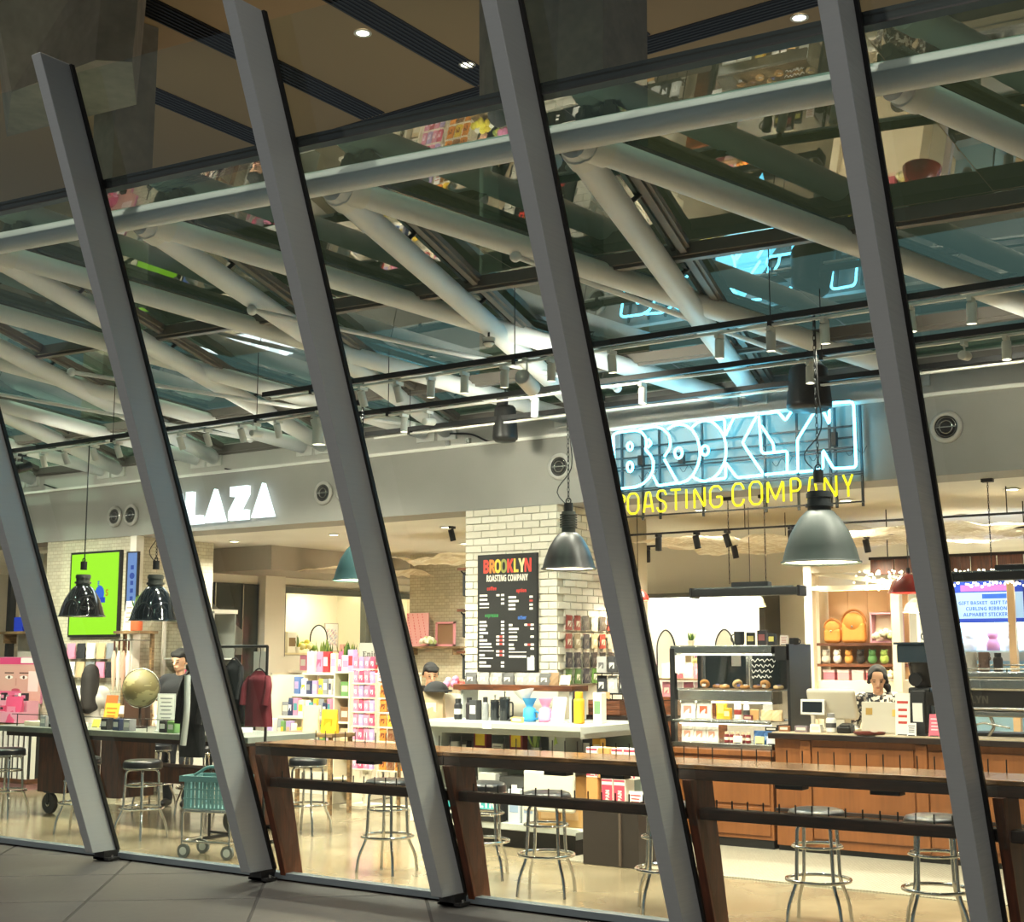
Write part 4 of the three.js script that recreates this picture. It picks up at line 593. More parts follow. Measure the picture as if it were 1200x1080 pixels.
  carton('yellow carton standing high on the middle shelf of the case', [-5.93, 1.143, -3.85], [0.09, 0.19, 0.06], 0xe6b52d, { stripe: 0xf0d978 }); carton('small yellow carton before the high yellow one', [-5.84, 1.143, -3.79], [0.07, 0.11, 0.05], 0xd9a526, { stripe: 0xf4e6a8 }); flask('white bottle with small print on the middle shelf', [-5.76, 1.143, -3.84], 0.035, 0.19, 0xf0ede6, { cap: 0xe9e6df, stripe: 0x9b3a34 }); flask('second white bottle on the middle shelf', [-5.68, 1.143, -3.86], 0.03, 0.18, 0xece9e2, { cap: 0xdedbd2, stripe: 0x3a3a3a });
  carton('kraft sandwich box on the middle shelf', [-5.58, 1.143, -3.82], [0.08, 0.1, 0.07], 0xd0a066, { turn: 0.4 }); for (let i = 0; i < 2; i++) pouch('folded kraft paper parcel at the right of the middle shelf', [-5.45 + i * 0.1, 1.143, -3.82], [0.12, 0.1, 0.06], 0xd9b98c, { name: 'paper_parcel', turn: 0.3 - i * 0.5, group: 'kraft parcels in the pastry case' }); card('white card behind the kraft parcels', [-5.5, 1.143, -3.93], [0.1, 0.16], 0xf2efe8, {});
  for (let i = 0; i < 3; i++) A('white bag with a pink face label on the bottom shelf of the case', -6.27 + i * 0.13, 0.933, [0.13, 0.16, 0.05], 0xe9e5d9, { stripe: 0xd9a088, group: 'white bags on the bottom shelf of the case' });
  for (let i = 0; i < 5; i++) flask('small red jam jar on the bottom shelf of the case', [-5.86 + i * 0.055, 0.933, -3.8], 0.024, 0.1, 0x7d2026, { name: 'jam_jar', cat: 'jar', cap: 0xd8c9a8, stripe: 0xe9dcc6, group: 'red jam jars in the case' });
  for (let i = 0; i < 3; i++) A('blue foil packet on the bottom shelf of the case', -5.53 + i * 0.09, 0.933, [0.1, 0.12, 0.05], 0x3f6ea8, { stripe: 0x8fb2d8, group: 'blue foil packets in the case' });
  for (const [x, c, l] of [[-5.72, 0xefe5cd, 'cream price tag in front of the jam jars'], [-5.5, 0xe8d98f, 'yellow price tag in front of the blue packets'], [-5.38, 0xf4f1ea, 'white price tag beside the yellow tag']]) card(l, [x, 0.933, -3.74], [0.09, 0.07], c, { name: 'price_tag', cat: 'price tag' });
  carton('dark red box propped between the shelves of the case', [-5.62, 1.143, -3.765], [0.09, 0.05, 0.02], 0x6d1a20, { stripe: 0xd6b9a0 });
  // on top of the case
  const y = 1.84; mug('black jug on top of the pastry case', [-5.78, y, -3.95], 0.05, 0.13, 0x26282a, { name: 'jug', cat: 'jug' }); carton('black and yellow box leaning on the pastry case', [-5.66, y, -3.95], [0.08, 0.12, 0.04], 0x1d1d1c, { stripe: 0xcdb96a, turn: 0.3 }); carton('black coffee box in the middle of the case top', [-5.55, y, -3.98], [0.09, 0.14, 0.06], 0x2a2426, { stripe: 0x8c4a48 }); carton('black box with yellow panel on the case top', [-5.44, y, -3.95], [0.07, 0.11, 0.05], 0x1c1c1d, { stripe: 0xd7c86a }); card('framed pink note on the case top', [-5.31, y, -3.92], [0.08, 0.09], 0xead7c9, { stripe: 0xb06a58 }); mug('black cup at the end of the case top', [-5.2, y, -3.9], 0.045, 0.065, 0x151516, { name: 'cup', cat: 'cup', turn: Math.PI });
}
// ------------------------------------------------------------------ on the counter
{
  const y = 1.061; const t = thing('cash_register', 'white touch-screen register seen from behind on the counter', 'register', [-4.84, y, -3.98]); const W = C(0xd2c8b4, 0.4);
  sub(t, 'screen_back', rb(0.46, 0.29, 0.06, 0.03, 0, 0.26, 0, 3).rotateX(0.35), W); sub(t, 'vent_slot', bx(0.2, 0.008, 0.004, 0, 0.35, 0.13), m.black); sub(t, 'stand', rb(0.2, 0.14, 0.16, 0.01, 0, 0.07, -0.02), W); const cd = sub(t, 'customer_display', rb(0.23, 0.14, 0.03, 0.006, -0.16, 0.2, 0.18).rotateX(-0.1), C(0xf0ece2, 0.4)); sub(cd, 'display_screen', bx(0.19, 0.095, 0.004, -0.16, 0.2, 0.197).rotateX(-0.1), M(0x20262a, 0.15)); sub(t, 'display_neck', cyl(0.02, 0.14, -0.16, 0.07, 0.16, 10), W); sub(t, 'base', rb(0.4, 0.025, 0.3, 0.006, 0, 0.0125, 0.02), W);
  for (const [x, z, s, c, l] of [[-5.22, -3.68, [0.1, 0.05, 0.04], 0x8a5a38, 'small wooden block on the counter below the register'], [-5.05, -3.68, [0.12, 0.055, 0.06], 0x7c6d74, 'stack of grey cards on the counter'], [-4.92, -3.7, [0.1, 0.07, 0.07], 0xe4e0d6, 'white card box on the counter beside the grey cards'], [-5.34, -3.66, [0.12, 0.035, 0.02], 0x1f1d1b, 'small black plaque at the end of the counter']]) carton(l, [x, y, z], s, c, { stripe: 0xcfc8ba });
  flask('white cup with printed band on the counter near the card reader', [-4.79, y, -3.72], 0.045, 0.17, 0xe9e5dc, { name: 'paper_cup', cat: 'cup', cap: 0x8b8782, stripe: 0x4c4a48 });
  const cr = thing('card_reader', 'black card reader with keypad on the counter', 'card reader', [-4.65, y, -3.72]); sub(cr, 'body', rb(0.13, 0.06, 0.12, 0.012, 0, 0.04, 0).rotateX(0.2), m.black); sub(cr, 'keypad', rb(0.1, 0.02, 0.08, 0.004, 0.01, 0.075, 0.01).rotateX(0.2), m.darkMetal); sub(cr, 'foot', bx(0.12, 0.02, 0.1, 0, 0.01, 0), m.black);
  const lap = thing('laptop', 'pale laptop lid with stickers, open towards the barista', 'laptop', [-4.33, y, -3.82]); sub(lap, 'lid', rb(0.42, 0.27, 0.012, 0.006, 0, 0.14, 0.02).rotateX(-0.12), C(0xcfc6b2, 0.35)); sub(lap, 'base', rb(0.42, 0.016, 0.28, 0.005, 0, 0.008, -0.12), C(0xcfc9ba, 0.4)); for (const [u, v, c, w] of [[-0.14, 0.19, 0xb58f45, 0.06], [0.1, 0.18, 0xd8b95c, 0.06], [0.16, 0.2, 0x5d7d46, 0.05], [0.15, 0.14, 0x3b3a38, 0.08]]) sub(lap, 'sticker', bx(w, 0.06, 0.002, u, v, 0.028).rotateX(-0.12), C(c));
  one('coin_tray', 'dark red coin tray on the counter before the laptop', 'tray', lathe([[0.001, 0], [0.13, 0], [0.14, 0.02], [0.132, 0.02], [0.125, 0.008], [0.001, 0.008]], 24), C(0x6d2a22, 0.4), [-4.42, y, -3.67]);
  card('tall white menu card with red heading standing beside the laptop', [-4.13, y, -3.7], [0.13, 0.36], 0xf0ebe0, { stripe: 0xc0453c, tip: 0.08 }); carton('tall black card terminal beside the white menu card', [-3.99, y, -3.72], [0.12, 0.38, 0.06], 0x1e1f21, { stripe: 0xe3e0d8 }); card('small white notice under the black terminal', [-4.03, y, -3.63], [0.08, 0.11], 0xf2efe8, { stripe: 0x555555 }); card('pink flyer leaning on the counter', [-3.85, y, -3.68], [0.1, 0.19], 0xd9667a, { stripe: 0xf2c9cf, tip: 0.25 }); card('green and yellow flyer next to the pink flyer', [-3.72, y, -3.7], [0.09, 0.2], 0xb9c56a, { stripe: 0x6d8a3a });
  // coffee grinder and brewer
  const g = thing('coffee_grinder', 'tall dark coffee grinder behind the counter beside the barista', 'grinder', [-4.12, y, -4.25]); sub(g, 'body', rb(0.2, 0.4, 0.24, 0.02, 0, 0.2, 0), m.darkMetal); sub(g, 'hopper', lathe([[0.07, 0.4], [0.1, 0.46], [0.13, 0.62], [0.13, 0.66], [0.12, 0.66], [0.09, 0.47], [0.001, 0.42]], 20), M(0x33302d, 0.15)); sub(g, 'hood', [rb(0.36, 0.16, 0.3, 0.01, 0, 0.7, 0), bx(0.4, 0.02, 0.34, 0, 0.79, 0)], M(0x2f3f4a, 0.35)); sub(g, 'dial', [cyl(0.06, 0.03, 0, 0, 0, 18).rotateX(Math.PI / 2).translate(-0.02, 0.47, 0.14)], m.black); sub(g, 'spout', bent([[0, 0.3, 0.12], [0, 0.3, 0.18], [0, 0.24, 0.2]], 0.02, 0.03), m.steel); sub(g, 'portafilter', [cyl(0.035, 0.03, 0.02, 0.16, 0.17, 14), rod([0.02, 0.16, 0.2], [0.02, 0.14, 0.3], 0.012)], m.steel);
  mug('steel milk pitcher on the grinder hood', [-4.02, y + 0.8, -4.2], 0.05, 0.11, C(0xc8c8c4, 0.2, 1), { name: 'milk_pitcher', cat: 'pitcher' });
  const k = thing('espresso_machine', 'long steel and black espresso machine at the end of the counter', 'espresso machine', [-3.27, y, -4.1]); k.scale.x = 1.2; sub(k, 'top_tray', rb(1.1, 0.05, 0.5, 0.01, 0, 0.52, 0), m.steel); sub(k, 'cup_rail', [rod([-0.54, 0.57, 0.24], [0.54, 0.57, 0.24], 0.008), rod([-0.54, 0.6, -0.24], [0.54, 0.6, -0.24], 0.008), ...[-0.5, 0, 0.5].map(x => rod([x, 0.54, 0.24], [x, 0.57, 0.24], 0.006))], m.steel); sub(k, 'upper_body', rb(1.08, 0.12, 0.46, 0.03, 0, 0.44, 0), m.steel);
  const bk = canvasTex(512, 80, (q, w, h) => { q.fillStyle = '#26231f'; q.fillRect(0, 0, w, h); q.fillStyle = '#4a453c'; q.font = '900 62px sans-serif'; q.textAlign = 'center'; q.fillText('BROOKLYN', w / 2, 62); }); sub(k, 'back_panel', bx(1.06, 0.15, 0.42, 0, 0.31, 0), C(0x24211e, 0.3)); sub(k, 'lettering_panel', new THREE.PlaneGeometry(0.56, 0.11).translate(-0.32, 0.31, 0.212), new THREE.MeshStandardMaterial({ map: bk, roughness: 0.35 })); sub(k, 'lower_rail', [rod([-0.53, 0.235, 0.22], [0.53, 0.235, 0.22], 0.014), rb(1.06, 0.05, 0.42, 0.01, 0, 0.19, 0)], m.steel); for (const x of [-0.45, -0.15, 0.15, 0.45]) sub(k, 'leg', bent([[x, 0.17, 0.15], [x + 0.03, 0.08, 0.17], [x - 0.02, 0.0, 0.16]], 0.012, 0.03), m.steel); sub(k, 'steam_pipe', [bent([[-0.4, 0.2, 0.2], [-0.3, 0.06, 0.24], [-0.2, 0.12, 0.22], [0.0, 0.08, 0.22]], 0.009, 0.04), bent([[0.1, 0.2, 0.2], [0.2, 0.07, 0.24], [0.35, 0.1, 0.22]], 0.009, 0.04)], m.steel); sub(k, 'drip_tray', rb(0.9, 0.03, 0.3, 0.006, 0, 0.015, -0.02), m.black);
  for (let s = 0; s < 2; s++) for (let i = 0; i < 5; i++) mug(s ? 'brown cup in the stack on the espresso machine' : 'pale cup in the stack on the espresso machine', [-3.62 + s * 0.11, y + 0.546 + i * 0.03, -4.05], 0.046, 0.045, s ? 0x6d564a : 0xbdb4a6, { name: 'cup', cat: 'cup', group: s ? 'brown cups stacked on the espresso machine' : 'pale cups stacked on the espresso machine', turn: i });
  flask('dark syrup bottle beside the cup stacks', [-3.4, y + 0.546, -4.08], 0.04, 0.16, 0x2a2320, {});
}
// ------------------------------------------------------------------ hanging lamps over the counter
function heater(x0, x1, y, z, label) {
  const t = thing('linear_pendant', label, 'linear pendant', [0, 0, 0]), xc = (x0 + x1) / 2, L = x1 - x0;
  sub(t, 'housing', rb(L, 0.075, 0.16, 0.012, xc, y, z), m.black); sub(t, 'end_cap', [rb(0.03, 0.1, 0.18, 0.01, x0, y, z), rb(0.03, 0.1, 0.18, 0.01, x1, y, z)], m.black); sub(t, 'upper_box', rb(L * 0.34, 0.05, 0.1, 0.006, xc + 0.05, y + 0.07, z), m.darkMetal);
  for (let i = 0; i < 10; i++) sub(t, 'reflector_strip', bx(L * 0.085, 0.012, 0.03, x0 + L * (0.08 + i * 0.092), y + 0.042, z + 0.06), m.steel);
  for (const x of [xc - L * 0.16, xc + L * 0.18]) { sub(t, 'chain', chain(y + 0.1, 3.24, 0.009).map(g => g.translate(x, 0, z)), m.darkMetal); sub(t, 'ceiling_hook', rb(0.1, 0.035, 0.06, 0.005, x, 3.255, z), m.black); }
}
heater(-6.25, -5.13, 2.345, -3.95, 'long black linear pendant on chains above the pastry case'); heater(-3.78, -2.6, 2.42, -3.95, 'long black linear pendant on chains above the espresso machine');
function smallLamp(x, y, z, r, c, label, top = 3.27) { const t = thing('enamel_pendant', label, 'pendant lamp', [x, y, z]); sub(t, 'shade', lathe([[r, 0], [r * 0.97, 0.02], [r * 0.8, r * 0.55], [r * 0.4, r * 0.9], [r * 0.12, r], [r * 0.38, r * 0.86], [r * 0.78, r * 0.5], [r * 0.95, 0.01], [r, 0]], 30), M(c, 0.25, 0, { clearcoat: 0.8 })); sub(t, 'cap', cyl(0.02, 0.05, 0, r + 0.02, 0, 10), m.black); sub(t, 'cord', rod([0, r, 0], [0, top - y, 0], 0.004, 6), m.black); sub(t, 'bulb', sph(r * 0.3, 0, r * 0.4, 0, 12), emit(0xfff1d4, 9)); const l = new THREE.PointLight(0xffe4b8, 3, 0, 2); l.position.set(0, r * 0.4, 0); l.castShadow = true; t.add(l); }
smallLamp(-4.3, 2.32, -4.5, 0.19, 0x6d1512, 'glossy dark red enamel pendant beside the barista mullion'); smallLamp(-7.2, 2.32, -4.5, 0.12, 0xa02a22, 'red enamel pendant peeking past the mullion at the pillar'); smallLamp(-6.1, 2.24, -4.9, 0.16, 0xd9cfae, 'small cream pendant in front of the lit niche'); smallLamp(-4.45, 2.16, -5.2, 0.15, 0xf0ead8, 'small cream pendant below the red enamel pendant');
// black track spots in the café
for (const [z, y] of [[-4.6, 3.02], [-5.6, 2.98]]) { const t = thing('cafe_track', z > -5 ? 'thin black spotlight track nearer the counter' : 'thin black spotlight track deeper in the café', 'rail'); sub(t, 'rail', bx(6.4, 0.02, 0.03, -5.8, y, z), m.black); for (const x of [-8.5, -6, -3.4]) sub(t, 'drop_rod', rod([x, y, z], [x, 3.27, z], 0.005, 6), m.black); }
for (const [x, z, dx] of [[-7.4, -4.6, 0.4], [-7.0, -4.6, -0.3], [-6.55, -4.6, 0.2], [-6.2, -4.6, 0.5], [-5.5, -4.6, -0.2], [-8.2, -5.6, 0.3], [-7.7, -5.6, -0.3], [-6.6, -5.6, 0.2], [-5.9, -5.6, -0.4], [-5.1, -5.6, 0.2], [-9.6, -4.4, 0.3], [-9.3, -4.4, -0.2]]) spotCan(x, z > -4.5 ? 3.22 : z > -5 ? 3.01 : 2.97, z, [x + dx, 0.8, z - 0.5], 6, 'small black track spotlight under the shop ceiling', 'black track spotlights in the shop', m.black, 1, 'black_spotlight');

// ------------------------------------------------------------------ behind the counter
{
  const back = struct('wall_cafe_back', bx(4.2, 3.27, 0.12, -7.9, 1.635, -9.2), C(0xf0eadf, 0.8));
  const nic = sub(back, 'lit_niche', [bx(2.1, 0.06, 0.5, -8.75, 2.56, -8.9), bx(0.08, 1.5, 0.5, -7.7, 1.85, -8.9), bx(0.08, 1.5, 0.5, -9.8, 1.85, -8.9), bx(2.1, 0.05, 0.5, -8.75, 1.15, -8.9)], C(0x55544f, 0.6)); sub(nic, 'niche_back', bx(2.04, 1.36, 0.02, -8.75, 1.85, -9.12), C(0xf7f2e2, 0.8));
  const ls = sub(nic, 'led_strip', bx(1.9, 0.02, 0.04, -8.75, 2.52, -8.75), emit(0xfff3da, 10)); const l = new THREE.RectAreaLight(0xfff0d6, 90, 1.9, 0.05); l.position.set(-8.75, 2.5, -8.75); l.lookAt(-8.75, 1.6, -9.3); scene.add(l);
  struct('wall_cafe_side', bx(0.12, 3.27, 3, -5.95, 1.635, -7.7), C(0xe9dcc6, 0.8));
  for (const [x, c, l] of [[-9.55, 0xcf6f8f, 'pink floral card standing in the lit niche'], [-9.25, 0xd8c0a8, 'tall arched mirror frame in the lit niche, left one'], [-8.35, 0xd8c9a8, 'tall arched mirror frame in the lit niche, right one']]) { if (c === 0xcf6f8f) card(l, [x, 1.176, -8.9], [0.35, 0.55], 0xe9d9dd, { stripe: c }); else { const a = thing('arched_mirror', l, 'mirror', [x, 1.176, -8.85]); sub(a, 'frame', bent([[-0.14, 0, 0], [-0.14, 0.78, 0], [0, 0.96, 0], [0.14, 0.78, 0], [0.14, 0, 0]], 0.012, 0.13, 8, 8), m.darkMetal); sub(a, 'glass', extr([[-0.13, 0], [0.13, 0], [0.13, 0.78], [0, 0.92], [-0.13, 0.78]], 0.01), C(0xefe9da, 0.25)); } }
  carton('white and wood box in the lit niche', [-8.9, 1.55, -8.85], [0.22, 0.32, 0.15], 0xeae3d2, { stripe: 0x9a7f58 }); carton('magenta carton in the lit niche', [-8.68, 1.55, -8.8], [0.14, 0.22, 0.1], 0xb563a8, { stripe: 0xd79bcd }); bloom('pale yellow flower bunch in the lit niche', [-8.55, 1.55, -8.72], 0.2, [0xe9e08a, 0xf1ecc4, 0x9fb05a]); bloom('white flower bunch at the left of the niche box', [-9.0, 1.55, -8.7], 0.12, [0xf3efe2, 0xcfd6a8]); plant('small leafy plant above the niche box', [-8.86, 1.875, -8.85], 0.1, 0.2, 0xe6e0d0, { n: 8 });
  carton('low white display step inside the lit niche', [-8.75, 1.176, -8.8], [0.75, 0.37, 0.35], 0xf1ece0, { name: 'display_step', cat: 'step' });
  // goods beside the case, seen past the mullion
  for (let i = 0; i < 10; i++) pouch('pink and white packet on the shelf left of the pastry case', [-7.25 + (i % 5) * 0.13, 1.3 + Math.floor(i / 5) * 0.2, -5.2], [0.12, 0.16, 0.05], [0xd98fa0, 0xe6d9d2, 0xb85c6a, 0xe8c2c4][i % 4], { group: 'pink packets left of the pastry case', stripe: 0xf2ece4 });
  const sh = thing('side_shelf', 'low wooden side shelf behind the mullion left of the pastry case', 'shelf', [-7.0, 0, -5.2]); sub(sh, 'lower_board', bx(0.8, 0.03, 0.3, 0, 1.284, 0), m.shelfWood); sub(sh, 'upper_board', bx(0.8, 0.02, 0.2, 0, 1.488, -0.02), m.paleWood); sub(sh, 'cabinet', bx(0.78, 1.26, 0.28, 0, 0.63, 0), m.shelfWood);
  carton('orange yellow tin in a black stand left of the pastry case', [-6.62, 1.167, -3.66], [0.1, 0.17, 0.08], 0xe0a020, { stripe: 0xf0c860, lid: 0x1a1a1a }); bloom('orange flowers above the yellow tin', [-6.62, 1.5, -5.15], 0.1, [0xe3a03c, 0xd97f2a]);
}
{
  // shelf cabinet behind the barista
  const t = thing('wall_cabinet', 'open wooden wall cabinet with lit orange back behind the barista', 'shelf cabinet', [0, 0, 0]); const W = C(0xeadcc2, 0.6), O = C(0xe2b892, 0.7);
  sub(t, 'post', [bx(0.09, 2.72, 0.1, -5.89, 1.36, -5.95), bx(0.09, 2.72, 0.1, -4.95, 1.36, -6.0)], W); sub(t, 'header', [bx(1.0, 0.07, 0.1, -5.42, 2.66, -5.96), bx(1.0, 0.05, 0.1, -5.42, 2.46, -5.96)], W); sub(t, 'brace', bar([-5.84, 2.63, -5.96], [-4.98, 2.5, -5.96], 0.03, 0.05), W);
  for (let i = 0; i < 4; i++) sub(t, 'back_board', bx(0.222, 0.98, 0.02, -5.755 + i * 0.225, 1.98, -6.42), O);
  for (const y of [1.86, 1.64]) sub(t, 'shelf', bx(0.86, 0.03, 0.42, -5.42, y, -6.2), m.shelfWood); sub(t, 'base_cabinet', rb(0.88, 1.48, 0.44, 0.006, -5.42, 0.74, -6.2), W);
  const l = new THREE.RectAreaLight(0xffdfae, 8, 0.8, 0.05); l.position.set(-5.42, 2.43, -6.05); l.lookAt(-5.42, 1.9, -6.3); scene.add(l); sub(t, 'led_strip', bx(0.8, 0.012, 0.03, -5.42, 2.44, -6.05), emit(0xffe0b0, 6));
  const bag = (l2, x, s, tl) => { const b = thing('rattan_bag', l2, 'bag', [x, 1.876, -6.15]); sub(b, 'body', rb(0.24 * s, 0.2 * s, 0.1, 0.04, 0, 0.1 * s, 0, 3), C(0xd98f3f, 0.7)); sub(b, 'flap', new THREE.SphereGeometry(0.11 * s, 14, 8).scale(1, 0.9, 0.5).translate(0, 0.2 * s, 0.01), C(0xc67f35, 0.7)); sub(b, 'handle', new THREE.TorusGeometry(0.12 * s, 0.012, 8, 18, Math.PI).translate(0, 0.2 * s, 0), C(0xb06d2c, 0.6)); sub(b, 'clasp', sph(0.015, 0, 0.16 * s, 0.06, 8), m.chrome); };
  bag('round orange rattan bag on the cabinet shelf, larger one', -5.48, 1.1, 0); bag('round orange rattan bag at the cabinet post, smaller one', -5.72, 0.8, 0);
  const fr = thing('shadow_box', 'pink open box frame with white flowers in it on the cabinet shelf', 'shadow box', [-5.12, 1.876, -6.15]); sub(fr, 'frame', [bx(0.3, 0.02, 0.12, 0, 0.01, 0), bx(0.3, 0.02, 0.12, 0, 0.31, 0), bx(0.02, 0.32, 0.12, -0.15, 0.16, 0), bx(0.04, 0.32, 0.12, 0.15, 0.16, 0)], C(0xc98f9a, 0.6)); sub(fr, 'backing', bx(0.3, 0.3, 0.01, 0, 0.16, -0.06), C(0xf0d9c0));
  bloom('bunch of white flowers inside the pink box frame', [-5.13, 1.896, -6.1], 0.11, [0xf2eed6, 0xc9cf86, 0xe9e4be], { n: 18 });
  const plush = (l2, x, y, r, c, g) => { const b = thing('plush_toy', l2, 'soft toy', [x, y, -6.08], rr(-0.3, 0.3), g), M1 = C(c, 0.95); sub(b, 'body', new THREE.SphereGeometry(r, 12, 9).scale(1, 1.05, 0.85).translate(0, r, 0), M1); sub(b, 'head', sph(r * 0.75, 0, r * 2.2, 0.01, 12), M1); for (const s of [-1, 1]) sub(b, 'ear', sph(r * 0.28, s * r * 0.55, r * 2.8, 0, 8), M1); };
  [[0xd8d2c6, 'grey'], [0xefe9df, 'white'], [0xd99a4c, 'tan'], [0x3a3430, 'dark'], [0x5c8a52, 'green'], [0xa3b85c, 'lime']].forEach(([c, w2], i) => plush(`${w2} soft toy on the middle shelf of the cabinet`, -5.78 + i * 0.13, 1.656, 0.05, c));
  [[0xd9788a, 'pink'], [0xe39aa4, 'rose'], [0xe8b9bd, 'pale pink'], [0xc95f72, 'deep pink']].forEach(([c, w2], i) => carton(`${w2} gift box with tissue under the cabinet shelves`, [-5.74 + i * 0.16, 1.481, -6.1], [0.13, 0.11, 0.1], c, { lid: 0xf2dfe0 })); bloom('cream paper flowers at the right end of the gift boxes', [-5.06, 1.481, -6.0], 0.1, [0xf1e7b8, 0xe8d48e, 0xf6f0dc]);
}
{
  // bright blue shop window beyond the counter
  const sg = canvasTex(512, 256, (q, w, h) => { q.fillStyle = '#2746b8'; q.fillRect(0, 0, w, h); q.fillStyle = '#b26bb5'; q.fillRect(80, 0, 350, 44); q.fillStyle = '#a9c9ef'; q.fillRect(0, 52, w, 180); q.fillStyle = '#2c5fc4'; q.fillRect(230, 64, 170, 32); q.textAlign = 'center'; q.font = '700 34px sans-serif'; q.fillText('GIFT BASKET  GIFT TAGS', w / 2, 136); q.fillText('CURLING RIBBON', w / 2, 176); q.fillText('ALPHABET STICKERS', w / 2, 216); });
  const t = thing('blue_showcase', 'brightly lit blue shop window with a pale blue lettered sign', 'shop window', [0, 0, 0]);
  sub(t, 'back_panel', bx(2.6, 1.9, 0.05, -3.7, 1.6, -7.4), C(0xa9d3ea, 0.7)); sub(t, 'header_panel', bx(2.6, 0.45, 0.06, -3.7, 2.32, -7.0), C(0x2a49bb, 0.4)); sub(t, 'sign_face', new THREE.PlaneGeometry(0.78, 0.4).translate(-4.3, 2.3, -6.96), new THREE.MeshStandardMaterial({ map: sg, emissive: 0xffffff, emissiveMap: sg, emissiveIntensity: 0.7, roughness: 0.4 }));
  for (const x of [-4.95, -4.03, -3.62, -2.9]) sub(t, 'post', bx(0.075, 2.6, 0.08, x, 1.3, -6.96), C(x === -4.03 ? 0xe6c49a : 0xe3dcec, 0.5)); for (const y of [1.78, 1.4]) sub(t, 'glass_shelf', bx(2.5, 0.03, 0.3, -3.7, y, -7.2), C(0xcfe3ef, 0.3)); sub(t, 'base', bx(2.6, 0.7, 0.4, -3.7, 0.35, -7.2), C(0xcfd9e6));
  sub(t, 'price_panel', bx(0.6, 0.09, 0.01, -4.2, 1.73, -7.03), C(0xb9c6d6)); sub(t, 'led_strip', bx(2.4, 0.02, 0.04, -3.7, 2.08, -7.05), emit(0xcfe8ff, 9)); const l = new THREE.RectAreaLight(0xbfe0ff, 8, 2.4, 0.05); l.position.set(-3.7, 2.06, -7.05); l.lookAt(-3.7, 1.3, -7.4); scene.add(l);
  [[-4.55, 1.796, 0xf2eef2, 'white'], [-4.3, 1.796, 0xd98fb0, 'pink'], [-4.1, 1.796, 0xe9e6ee, 'cream'], [-3.8, 1.796, 0xd6dbe2, 'grey'], [-3.4, 1.796, 0x7fc7d2, 'aqua']].forEach(([x, y, c, w]) => { const b = thing('toy_figure', `${w} toy figure on the upper glass shelf of the blue window`, 'toy', [x, y, -7.15]); sub(b, 'body', lathe([[0.001, 0], [0.07, 0], [0.075, 0.06], [0.05, 0.12], [0.001, 0.13]], 14), C(c, 0.5)); sub(b, 'head', sph(0.06, 0, 0.17, 0, 12), C(c, 0.5)); sub(b, 'hat', cyl(0.05, 0.05, 0, 0.235, 0, 12, 0.02), C(0xd9a3c4)); });
  [[-4.75, 0x9a6fc0, 'purple'], [-4.35, 0xc98fd0, 'lilac'], [-3.85, 0xe0559a, 'magenta'], [-3.4, 0x8a4fb8, 'violet']].forEach(([x, c, w]) => bloom(`${w} ribbon bows on the lower shelf of the blue window`, [x, 1.416, -7.12], 0.12, [c, 0xe9d3ea, c], { name: 'ribbon_bow', cat: 'bow' }));
}
// ------------------------------------------------------------------ crumpled film, slat valance and bead lights under the ceiling
{
  const film = M(0xfff0d2, 0.6, 0.0, { bumpMap: tex.crumple, bumpScale: 0.06, side: THREE.DoubleSide, transmission: 0.45, thickness: 0 });
  const sheet = (l, x0, x1, z0, z1, y) => { const nx = 120, nz = 26, g = new THREE.PlaneGeometry(x1 - x0, z1 - z0, nx, nz).rotateX(-Math.PI / 2).translate((x0 + x1) / 2, y, (z0 + z1) / 2), a = g.attributes.position; for (let i = 0; i < a.count; i++) { const X = a.getX(i) * 0.6 + 50, Z = a.getZ(i) * 0.9 + 50; let s = 0, w = 1, p = 1.6; for (let o = 0; o < 4; o++) { s += w * (1 - Math.abs(2 * nB(X * p, Z * p, 999) - 1)); w *= 0.5; p *= 2.1; } a.setY(i, a.getY(i) - 0.12 * s + 0.16); a.setX(i, a.getX(i) + 0.05 * nC(X * 5, Z * 5, 999)); } g.computeVertexNormals(); uvm(g); one('film_canopy', l, 'film canopy', g, film); };
  sheet('crumpled glossy cream film slung under the ceiling above the café', -7.5, -1.6, -6.9, -4.85, 2.96); sheet('crumpled glossy film under the ceiling beside the brick pillar', -11.4, -8.9, -6.4, -5.4, 2.96); sheet('crumpled glossy film above the lit shop windows', -14.85, -12.9, -9.2, -6.1, 2.98);
  const v = thing('slat_valance', 'brown wooden valance of hanging boards above the blue window', 'valance', [0, 0, 0]); for (let i = 0; i < 12; i++) sub(v, 'board', rb(0.25, 0.16, 0.03, 0.004, -5.05 + i * 0.262, 2.66, -5.9), m.legWood); sub(v, 'batten', bx(3.2, 0.03, 0.05, -3.6, 2.755, -5.93), m.darkWood); for (const x of [-5, -3.6, -2.2]) sub(v, 'hanger', rod([x, 2.76, -5.93], [x, 3.27, -5.93], 0.006, 6), m.black);
  const n = 420, b = new THREE.InstancedMesh(new THREE.IcosahedronGeometry(0.013, 1), emit(0xfff0d2, 5), n), q = new THREE.Matrix4(); for (let i = 0; i < n; i++) { const s = rr(0.6, 1.3); q.makeScale(s, s, s).setPosition(rr(-5.15, -2.1), rr(2.42, 2.6), rr(-5.9, -5.3)); b.setMatrixAt(i, q); } b.name = 'bead_lights'; b.userData = { kind: 'stuff', label: 'curtain of tiny sparkling bead lights below the brown valance', category: 'bead lights' }; scene.add(b);
}
